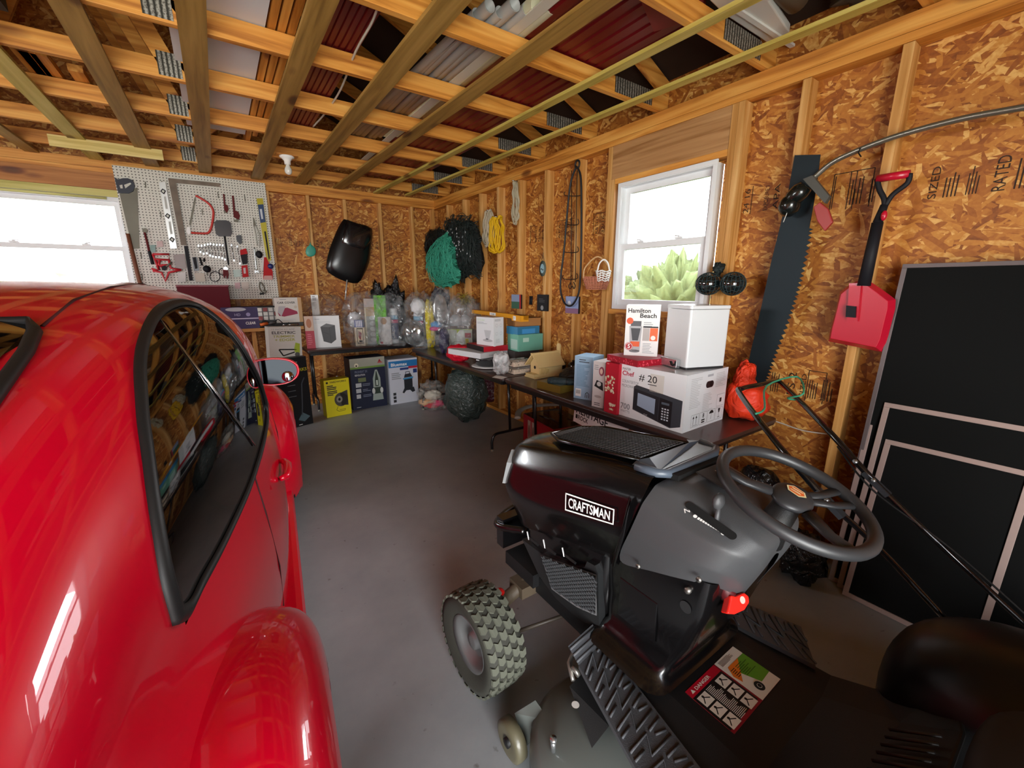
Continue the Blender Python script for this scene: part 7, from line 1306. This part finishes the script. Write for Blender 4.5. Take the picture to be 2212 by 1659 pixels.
for X0, X1, Y in [(290, 440, 425), (300, 415, 685), (285, 412, 932), (275, 405, 1172)]:
    m = MB(); m.tube(bez([on4(X0+4, Y-35, 2.615), on4(X0-6, Y-15, 2.615), on4(X0+10, Y, 2.615), on4((X0+X1)/2, Y+4, 2.615), on4(X1-8, Y-2, 2.615), on4(X1+2, Y-25, 2.615), on4(X1-8, Y-50, 2.615)], 5), .0035, IR, 6); m.build('scroll_bar', tr_, W=True)
m = MB(); m.tube(bez([on4(x, y, 2.615) for x, y in [(345, 1200), (325, 1240), (340, 1258), (358, 1235), (372, 1258), (385, 1235), (370, 1200)]], 5), .004, IR, 6); m.build('bottom_scroll', tr_, W=True)
m = MB(); c0 = Vector(on4(403, 145, 2.60)); m.tube([c0+Vector((0, .026*math.cos(a), .03*math.sin(a))) for a in [2*PI*k/16 for k in range(16)]], .008, IR, 6, closed=True); m.build('top_ring', tr_, W=True)
# wicker baskets
WK = mat('b8745a', .7, bump=1, bscale=160); bk_ = thing('wicker_basket', 'pink-brown wicker basket with a tall handle hanging left of the window', 'basket', on4(575, 1210, 2.55), -20)
k = pxm(at(1290, 610, X=2.55))
m = MB()
RB, RT, HB = 22*k, 31*k, 25*k
for i in range(9):
    f_ = i/8; r_ = RB+(RT-RB)*f_; m.tube([(r_*math.cos(a), r_*.75*math.sin(a), -HB/2+HB*f_) for a in [2*PI*q/26 for q in range(26)]], .0045, WK, 5, closed=True)
for q in range(26): a = 2*PI*q/26; m.tube([(RB*math.cos(a), RB*.75*math.sin(a), -HB/2), (RT*1.02*math.cos(a), RT*.77*math.sin(a), HB/2+.005)], .004, WK, 5)
m.lathe([(0, 0), (RB, 0), (RB, .004), (0, .004)], WK, 24, T(0, 0, -HB/2) @ Matrix.Diagonal((1, .75, 1, 1))); m.build('basket_body', bk_)
m = MB(); m.tube(bez([(-RT, 0, HB*.4), (-RT*.9, 0, HB*1.3), (0, 0, HB*2.2), (RT*.9, 0, HB*1.3), (RT, 0, HB*.4)], 6), .006, mat('c8a070', .6), 8); m.build('handle', bk_)
wb2 = thing('white_basket', 'small white openwork basket sitting in the wicker basket', 'basket', (on4(635, 1140, 2.53)[0], on4(635, 1140, 2.53)[1], on4(635, 1140, 2.53)[2]-.01), -20); m = MB()
for i in range(5): r_ = 15*k*(.8+.07*i); m.tube([(r_*math.cos(a), r_*.8*math.sin(a), -.03+.018*i+.006*math.sin(a*5)) for a in [2*PI*q/24 for q in range(24)]], .004, WHITE, 5, closed=True)
for q in range(12): a = 2*PI*q/12; m.tube([(12*k*math.cos(a), 9.6*k*math.sin(a), -.03), (16.2*k*math.cos(a+.3), 13*k*math.sin(a+.3), .045)], .003, WHITE, 4)
m.build('basket_body', wb2); m = MB(); m.tube(bez([(-14*k, 0, .04), (-10*k, 0, .10), (0, 0, .13), (10*k, 0, .10), (14*k, 0, .04)], 5), .006, WHITE, 7); m.build('handle', wb2)
# glass floats in nets
for i, (px, py, rx, ry, nm) in enumerate([(1531, 613, 26, 23, 'left of the pair, partly over the window frame'), (1583, 613, 25, 24, 'right of the pair, against the stud')]):
    P = at(px, py, X=2.55); k = pxm(P); o = thing('glass_float', 'dark glass fishing float in a net, '+nm, 'fishing float', P, 0, 'pair of netted glass floats'); m = MB(); m.blob((0, 0, 0), (rx*k, rx*k, ry*k), mat('10191a', .06, coat=1, spec=1), 0, nu=30, nv=18); m.build('float', o)
    m = MB(); 
    for q in range(9): a = PI*q/9; m.tube([((rx*k+.002)*math.cos(a)*math.cos(t_), (rx*k+.002)*math.sin(a)*math.cos(t_), (ry*k+.002)*math.sin(t_)) for t_ in [2*PI*j/28 for j in range(28)]], .0018, mat('2a3c3e', .7), 4, closed=True)
    for q in (-.6, -.2, .25, .65): rr_ = math.sqrt(1-q*q); m.tube([((rx*k+.002)*rr_*math.cos(t_), (rx*k+.002)*rr_*math.sin(t_), (ry*k+.002)*(q+.05*math.sin(9*t_))) for t_ in [2*PI*j/30 for j in range(30)]], .0018, mat('2a3c3e', .7), 4, closed=True)
    m.build('float_net', o)
m = MB(); P = at(1552, 580, X=2.6); m.blob(P, (.03, .03, .035), mat('14201f', .7, bump=1, bscale=100), .3, 3, seed=3); m.tube([P, P+Vector((.06, .0, .03))], .004, INK, 5); m.build('float_knot', label='dark knot of netting from which the two glass floats hang', cat='knot')
# wide saw blade
SB = mat('1e2a30', .55, metal=.4, var=.25, bscale=14); xw = 2.615
def s5(X, Y): p = at(1640+X/3.686, 330+Y/3.686, X=xw); return (p.y, p.z)
rt = [(490, 15), (470, 180), (440, 380)]; tl = [(400, 600), (330, 960), (235, 1290), (105, 1640), (30, 1870), (-10, 1990)]; lf = [(-150, 2000), (-120, 1830), (-60, 1560), (5, 1290), (95, 880), (175, 560), (235, 300), (285, 20)]
pts = [s5(*p) for p in rt]; T5 = bez([(*s5(*p), 0) for p in tl], 9)
for i, q in enumerate(T5[:-1]):
    e = T5[i+1]; d = (e-q); nn_ = Vector((d.y, -d.x, 0)).normalized(); nn_ = nn_ if nn_.x < 0 else -nn_; pts += [(q.x, q.y), ((q+d*.5+nn_*.020).x, (q+d*.5+nn_*.020).y)]
pts += [s5(*p) for p in lf]
m = MB(); m.prism(pts, 0, .004, SB, MR(xw)); m.build('crosscut_saw', label='wide dark two-man saw blade with big teeth hanging down the right-hand wall', cat='saw blade')
# shovel
def s6(X, Y, xx=2.58): p = at(1640+X/3.686, 330+Y/3.686, X=xx); return (p.y, p.z)
shv = thing('snow_shovel', 'red plastic snow shovel with a black handle hanging on the right-hand wall', 'shovel', (2.58, *s6(820, 1000))); RS = mat('b80f2c', .35, coat=.3)
m = MB(); bp_ = [s6(*p) for p in [(635, 1110), (690, 1065), (760, 1025), (870, 1025), (960, 1085), (1075, 1170), (1072, 1240), (1000, 1520), (965, 1588), (540, 1502), (555, 1420), (590, 1290)]]; c0 = (sum(p[0] for p in bp_)/12, sum(p[1] for p in bp_)/12)
inn = [(c0[0]+(p[0]-c0[0])*.84, c0[1]+(p[1]-c0[1])*.88) for p in bp_]; Mx = MR(2.60); n_ = 12; m.add([(*p, 0) for p in bp_]+[(*p, .035) for p in inn], [(i, (i+1) % n_, n_+(i+1) % n_, n_+i) for i in range(n_)]+[tuple(range(n_, 2*n_))], RS, Mx); m.build('blade', shv, W=True, solid=.004, bevel=.006)
m = MB(); m.prism([s6(*p) for p in [(735, 1040), (830, 1035), (800, 1340), (715, 1330)]], .036, .052, RS, Mx); m.prism([s6(*p) for p in [(720, 1215), (795, 1222), (790, 1310), (715, 1305)]], .0521, .066, BKT, Mx); m.build('socket', shv, W=True)
a_, b_, c_3 = [Vector((2.55, *s6(*p))) for p in [(850, 1060), (960, 560), (1015, 420)]]; m = MB(); m.tube([a_, b_], [.026, .022], BKT, 14); m.tube([b_, c_3], [.019, .015], BKT, 14); m.build('shaft', shv, W=True)
G_ = [Vector((2.55, *s6(*p))) for p in [(1015, 430), (1010, 370), (975, 300), (955, 215)]]; H_ = [Vector((2.55, *s6(*p))) for p in [(1020, 430), (1080, 340), (1195, 250), (1215, 175)]]; m = MB(); m.tube(bez(G_, 4), .011, BKT, 8); m.tube(bez(H_, 4), .011, BKT, 8); m.build('grip_frame', shv, W=True)
m = MB(); m.tube([G_[-1], H_[-1]], .017, RS, 12); m.build('grip', shv, W=True); m = MB(); q = Vector((2.52, *s6(1028, 510))); m.blob(q, (.012, .012, .022), RS, 0, nu=12, nv=8); m.build('button', shv, W=True)
# string trimmer
stt = thing('string_trimmer', 'string trimmer hanging head-left along the top of the right-hand wall', 'string trimmer', at(1800, 345, X=2.58)); 
m = MB(); sp = bez([at(*p, X=2.585) for p in [(2420, 195), (2212, 232), (2080, 256), (1950, 290), (1860, 322), (1800, 350), (1765, 378), (1752, 390)]], 6); m.tube(sp, .0125, mat('8f8f84', .3, metal=.8), 10); m.build('shaft', stt, W=True)
P = at(1722, 420, X=2.53); m = MB(); m.lathe([(0, -.05), (.035, -.05), (.045, -.02), (.045, .02), (.03, .05), (.015, .09), (0, .09)], mat('0f1412', .25, coat=.5), 20, frame(P, (0, .7, .7), (1, 0, 0)) @ RY(0)); m.blob(P+Vector((0, .03, -.05)), (.05, .05, .055), mat('0f1412', .25, coat=.6), .05, 3, seed=2); m.build('cutting_head', stt, W=True)
m = MB(); q = [(at(*p, X=2.53).y, at(*p, X=2.53).z) for p in [(1738, 388), (1758, 380), (1795, 425), (1785, 440)]]; m.prism(q, 0, .03, mat('4a4a44', .5), MR(2.54)); m.build('guard_bracket', stt, W=True)
m = MB(); q = [(at(*p, X=2.53).y, at(*p, X=2.53).z) for p in [(1760, 448), (1774, 437), (1792, 452), (1802, 480), (1784, 500), (1768, 478)]]; m.prism(q, 0, .02, mat('9c3430', .4), MR(2.53)); m.build('guard', stt, W=True, bevel=.004)
m = MB(); m.tube(bez([at(*p, X=2.50) for p in [(1708, 440), (1700, 460), (1692, 480)]], 4), .0018, mat('d8d8d0', .4), 5); m.build('cutting_line', stt, W=True)
m = MB(); m.tube([(XF-.0, sp[24].y, sp[24].z+.03), (2.57, sp[24].y, sp[24].z+.0), (2.56, sp[24].y, sp[24].z-.02), (2.60, sp[24].y, sp[24].z-.03)], .003, INK, 5); m.build('wall_hook', label='small dark hook on the stud holding the trimmer shaft', cat='hook')
m = MB(); m.tube(bez([at(*p, X=2.725) for p in [(1655, 903), (1690, 915), (1735, 930), (1790, 938), (1812, 941)]], 5), .004, mat('d0c8b8', .5), 6); m.build('wall_cable', label='thin white cable stapled across the right-hand wall behind the push mower handle', cat='cable')
# ---- framed dark screens leaning on the right-hand wall
SF = mat('a8938c', .5, metal=.2); SN = mat('0b0c0c', .85, spec=.2)
def screen(label, bl, tl, wd, fw=.022, fm=SF, mid=False):
    bl = Vector(bl); tl = Vector(tl); v = tl-bl; h = v.length; F = frame(bl, (0, -1, 0), v); o = thing('framed_screen', label, 'screen panel', bl, 0, 'dark framed screens')
    m = MB(); rimm = [(0, wd, 0, fw), (0, wd, h-fw, h), (0, fw, fw, h-fw), (wd-fw, wd, fw, h-fw)]
    for a, b_, c, d in rimm: m.box(a, b_, c, d, 0, .016, fm, F)
    m.build('frame', o, W=True, bevel=.001); m = MB(); m.box(fw, wd-fw, fw, h-fw, .004, .009, SN, F); m.build('screen', o, W=True)
screen('tallest dark framed screen, leaning nearest the wall with its top beside the shovel', (2.50, .618, .001), (2.645, .612, 1.60), 1.05, .018, mat('6a6060', .45, metal=.3))
a_ = at(1906, 867, X=2.60); screen('dark framed screen of middle height, second from the wall', (2.462, .612, .001), a_, 1.0)
a_ = at(1945, 875, X=2.585); screen('dark framed screen just in front of the second one, top edge almost level with it', (2.43, .565, .001), a_, 1.0)
a_ = at(1923, 950, X=2.56); screen('frontmost and lowest dark framed screen, its bottom edge on the open floor', (2.385, .528, .001), a_, .46)
# ---- push mower with folded-back handle
pm = thing('push_mower', 'black-handled push mower parked between the riding mower and the dark screens', 'lawn mower', (2.05, -.15, 0)); TB = mat('0e0e10', .2, coat=.8)
A_ = at(1592, 842, Z=1.0); B_ = at(1682, 822, Z=1.0)
lt = [A_, at(1690, 972, Z=.88), at(1790, 1085, Z=.75), at(1905, 1190, Z=.58), at(2040, 1335, Z=.36)]; rtb = [B_, at(1775, 915, Z=.90), at(1850, 998, Z=.80), at(1890, 1042, Z=.74), at(2050, 1195, Z=.56), at(2230, 1362, Z=.36)]
m = MB(); m.tube(bez([lt[2], lt[1], A_+(lt[1]-A_)*.1, A_+(B_-A_)*.12, (A_+B_)/2, B_+(A_-B_)*.12, B_+(rtb[1]-B_)*.08, rtb[1], rtb[2], rtb[3]], 8), .0125, TB, 10); m.build('upper_handle', pm, W=True)
for q in (lt[2:], rtb[3:]): m = MB(); m.tube(bez(q, 5), .0105, TB, 10); m.build('lower_handle', pm, W=True)
for q in (rtb[3], lt[2]): m = MB(); m.bar(q-(rtb[4]-rtb[3]).normalized()*.05, q+(rtb[4]-rtb[3]).normalized()*.06, .036, .018, mat('5c6066', .25, metal=.7)); m.cyl(q+Vector((-.02, 0, .012)), q+Vector((-.03, 0, .018)), .008, CHR, n=10); m.build('handle_clamp', pm, W=True)
m = MB(); m.cyl(rtb[2]+Vector((-.014, 0, .004)), rtb[2]+Vector((-.02, 0, .008)), .009, CHR, n=12); m.build('bolt', pm, W=True)
m = MB(); m.tube(bez([rtb[1]*.5+rtb[2]*.5+Vector((0, 0, -.02)), rtb[3]+Vector((-.01, -.0, -.03)), rtb[4]+Vector((0, 0, .02)), rtb[5]+Vector((0, 0, .03))], 6), .004, INK, 6); m.build('control_cable', pm, W=True)
m = MB(); m.tube([q+Vector((.0, .0, -.004)) for q in bez([at(1632, 892, Z=.97), at(1652, 880, Z=.98), at(1656, 832, Z=1.03), at(1722, 812, Z=1.05), at(1736, 848, Z=1.0), at(1702, 858, Z=.96), at(1718, 862, Z=.95)], 4)], .0045, mat('3fa07c', .35), 7); m.build('green_bail', pm, W=True, label='thin green bail wire')
dm = MB(); dm.lathe([(.27, .07), (.28, .14), (.22, .19), (.12, .21), (0, .21)], mat('1a1a1c', .35), 36, T(2.02, -.30, 0)); dm.build('mower_deck', pm, W=True); m = MB(); m.lathe([(.10, .21), (.11, .30), (.09, .36), (0, .37)], BLACK, 24, T(2.0, -.33, 0)); m.build('engine', pm, W=True)
for x, y in ((1.76, -.10), (2.28, -.10), (1.76, -.52), (2.28, -.52)): m = MB(); m.lathe([(.02, -.02), (.085, -.022), (.095, 0), (.085, .022), (.02, .02)], BLACK, 24, T(x, y, .095) @ RY(90)); m.build('wheel', pm, W=True)
m = MB(); P = at(1650, 1015, X=2.47); m.blob((0, 0, P.z*.5), (.085, .12, P.z*.51), crinkle('121213', .3, 12, .03), .06, 2.5, seed=8, power=3); m.v = [(x, y, max(z, .001)) for x, y, z in m.v]; m.build('tall_black_bag', label='tall bulging black bag against the wall, seen through the steering wheel', cat='bag', loc=(P.x, P.y+.02, 0))
bagpx('black_bag', 'small black plastic bag on the floor under the far side of the steering wheel', 1715, 1236, 74, 96, .0, .12, crinkle('111112', .2, 16, .03), .2, 81, back=-.02)
# ---- above the trusses
GP = mat('acadaa', .45); CP = mat('dcdab8', .45); zb_ = 2.775
def stored(name, label, cat, n0, n1, r_, mt, group, hollow=True, sq=None):
    a = at(*n0, Z=zb_+r_); b_ = at(*n1, Z=zb_+r_); m = MB(); d = (b_-a).normalized()
    if sq: m.bar(a, b_, sq[0], sq[1], mt)
    else:
        m.lathe([(r_, 0), (r_, (b_-a).length), (r_*.84, (b_-a).length), (r_*.84, 0), (r_, 0)], mt, 18, frame(a, d.cross(Vector((0, 0, 1))), Vector((0, 0, 1)).cross(d).cross(d)*1) if False else Matrix.Translation(a) @ d.to_track_quat('Z', 'Y').to_matrix().to_4x4(), close=True)
    return m.build(name, label=label, cat=cat, group=group)
for i, (n0, n1, r_) in enumerate([((1058, 12), (775, 296), .03), ((1080, 26), (790, 300), .026), ((1112, 8), (800, 298), .032), ((1000, 60), (760, 300), .024), ((1138, 20), (820, 290), .028), ((1030, 30), (770, 285), .026), ((1012, 48), (748, 296), .024)]): stored('grey_pipe', 'grey plastic pipe stored on the trusses, %s of the bundle from the left' % ORD[[2, 3, 5, 0, 6, 1, 4][i]], 'pipe', n0, n1, r_, GP, 'grey pipes above the trusses')
for i, (n0, n1, sq, r_) in enumerate([((1160, 10), (836, 290), (.07, .05), .03), ((1190, 22), (850, 288), (.07, .05), .03)]): stored('downspout', 'cream square downspout on the trusses, %s of the two' % ('left' if i == 0 else 'right'), 'downspout', n0, n1, r_, CP, 'cream downspouts above the trusses', sq=sq)
stored('cream_pipe', 'wide cream pipe with an open round end, on top of the downspouts', 'pipe', (1190, 4), (880, 270), .05, mat('cbc8ae', .4), None)
a_, b_ = at(376, 67, Z=zb_), at(580, 0, Z=zb_); m = MB(); m.box(-.03, .37, 1.2, 4.6, zb_, zb_+.03, mat('dfe1e3', .7)); m.build('foam_sheet', label='large white insulation sheet lying across the trusses, above the car', cat='insulation sheet')
RR = mat('701018', .35, metal=.2)
def corr(x0, x1, y0, y1, z, label, mt=RR):
    m = MB(); m.grid(lambda u, v: (x0+(x1-x0)*u, y0+(y1-y0)*v, z+.008*(1 if (u*9) % 1 < .25 else 0)), 72, 2, mt, smooth=False); return m.build('metal_sheet', label=label, cat='roofing sheet', solid=.002, group='dark red sheets above the trusses')
corr(.52, .82, 1.0, 4.4, zb_+.004, 'dark red metal sheet above the trusses, right of the white insulation'); corr(1.47, 2.18, 1.45, 5.4, zb_+.004, 'wide dark red metal sheet above the trusses, right of the pipes')
MB().box(1.40, 1.46, 1.6, 5.2, zb_, zb_+.006, mat('d0ccc0', .5)).build('white_strip', label='thin white perforated strip along the left edge of the wide dark red sheet', cat='strip')
for i in range(3): MB().box(.38+.045*i, .415+.045*i, 1.6, 4.9-.3*i, zb_, zb_+.085, PY_).build('stored_board', label='brown board stored on edge beside the white insulation, %s from it' % ORD[i], cat='board', group='stored boards')
gut = thing('white_trough', 'white moulded panel end lying over the trusses near the right-hand wall', 'panel', (2.25, 1.2, zb_)); 
C4 = [at(1563, 31, Z=zb_), at(1712, 130, Z=zb_), at(1756, 108, Z=zb_), at(1640, -30, Z=zb_), at(1500, -30, Z=zb_)]; m = MB(); m.prism([(min(p.x, 2.60), p.y) for p in C4], zb_, zb_+.04, mat('d2d4d0', .4)); m.build('panel_body', gut, W=True, bevel=.006)
m = MB(); m.bar(at(1588, 18, Z=zb_-.004)+Vector((0, 0, .0)), at(1725, 108, Z=zb_-.004), .025, .012, mat('dcdeda', .4)); m.build('raised_edge', gut, W=True)
m = MB(); P = at(1455, 20, Z=zb_); m.box(-.16, .14, -.12, .12, .001, .10, mat('8a2c2a', .6), T(P.x, P.y, zb_) @ RZ(25)); m.build('red_box', label='dull red box on the trusses at the top edge, right of the pipes', cat='box')
m = MB(); P = at(1735, 10, Z=zb_+.06); m.cyl(P+Vector((-.06, 0, 0)), P+Vector((-.5, .0, .02)), .055, mat('6a6252', .7), n=20); m.build('felt_roll', label='greyish roll stored over the trusses behind the white panel', cat='roll')
m = MB(); P = at(1890, 8, Z=zb_+.03); m.blob(P+Vector((-.12, 0, .03)), (.10, .13, .04), mat('5c5244', .8), .2, 3, seed=9); m.build('cloth_sack', label='grey-brown sack over the trusses at the top right corner', cat='sack')
for i, (x, y) in enumerate([(75, 150), (95, 160), (118, 165), (190, 195)]): P = at(x, y, Z=zb_); MB().box(-.035, .035, -.3, .35, 0.001, .04, PY_, T(P.x, P.y, zb_)).build('scrap_lumber', label='short offcut stored above the trusses at the left, %s one' % ORD[i], cat='board', group='offcuts above the trusses')
m = MB(); m.box(-1.15, -.65, 2.7, 3.3, zb_, zb_+.2, mat('3c3a34', .8)); m.build('grey_crate', label='dark grey storage box above the trusses at the top left corner', cat='box')
m = MB(); m.tube(bez([at(*p, Z=2.74) for p in [(822, -10), (805, 45), (768, 112), (735, 195), (702, 245), (676, 274)]], 6), .006, mat('d0ccc0', .5), 7); m.build('ceiling_wire', label='white electric cable drooping between the trusses above the light bulb', cat='cable')
P = at(620, 343, Z=2.638); lb = thing('ceiling_bulb', 'white porcelain lampholder with a bare bulb under the trusses', 'light', (P.x, P.y, 2.65)); MB().box(P.x-.09, P.x+.09, P.y-.05, P.y+.05, 2.6605, 2.668, PX_).build('backing_board', lb, W=True)
m = MB(); m.lathe([(0, .009), (.062, .009), (.062, -.002), (.045, -.012), (.028, -.03), (.026, -.06), (0, -.06)], WHITE, 28); m.build('lampholder', lb); m = MB(); m.lathe([(.014, -.06), (.018, -.075), (.03, -.10), (.032, -.118), (.025, -.137), (.012, -.146), (0, -.148)], mat('e0dfd8', .15, coat=.5), 24); m.build('bulb', lb)
# outside planting
rr = random.Random(12)
for i in range(14):
    x = 8.5+4.5*(i % 2); y = -5+1.35*i; m = MB(); m.blob((0, 0, .95), (rr.uniform(.7, 1.0), rr.uniform(.8, 1.1), rr.uniform(1.0, 1.25)), mat(rr.choice(['5e6840', '6c7448', '4c5632', '7a7c58']), .9, bump=1, bscale=12, var=.5), .30, 5, seed=i, nu=64, nv=40); m.build('shrub', label='pale green shrub outside the right-hand window, %s' % [(['near', 'far'][i % 2]+' row, %s from the right' % ORD[i//2])][0], cat='shrub', loc=(x, y, -.2), group='shrubs outside the right-hand window')
for i in range(5):
    x = -7+2.9*i; y = 10.5; m = MB(); m.blob((0, 0, .7), (.9, .8, rr.uniform(.8, 1.3)), mat('4a5624', .9, bump=1, bscale=12, var=.5), .35, 3, seed=30+i); m.build('shrub', label='pale green shrub outside the back window, %s from the left' % ORD[i], cat='shrub', loc=(x, y, -.2), group='shrubs outside the back window')
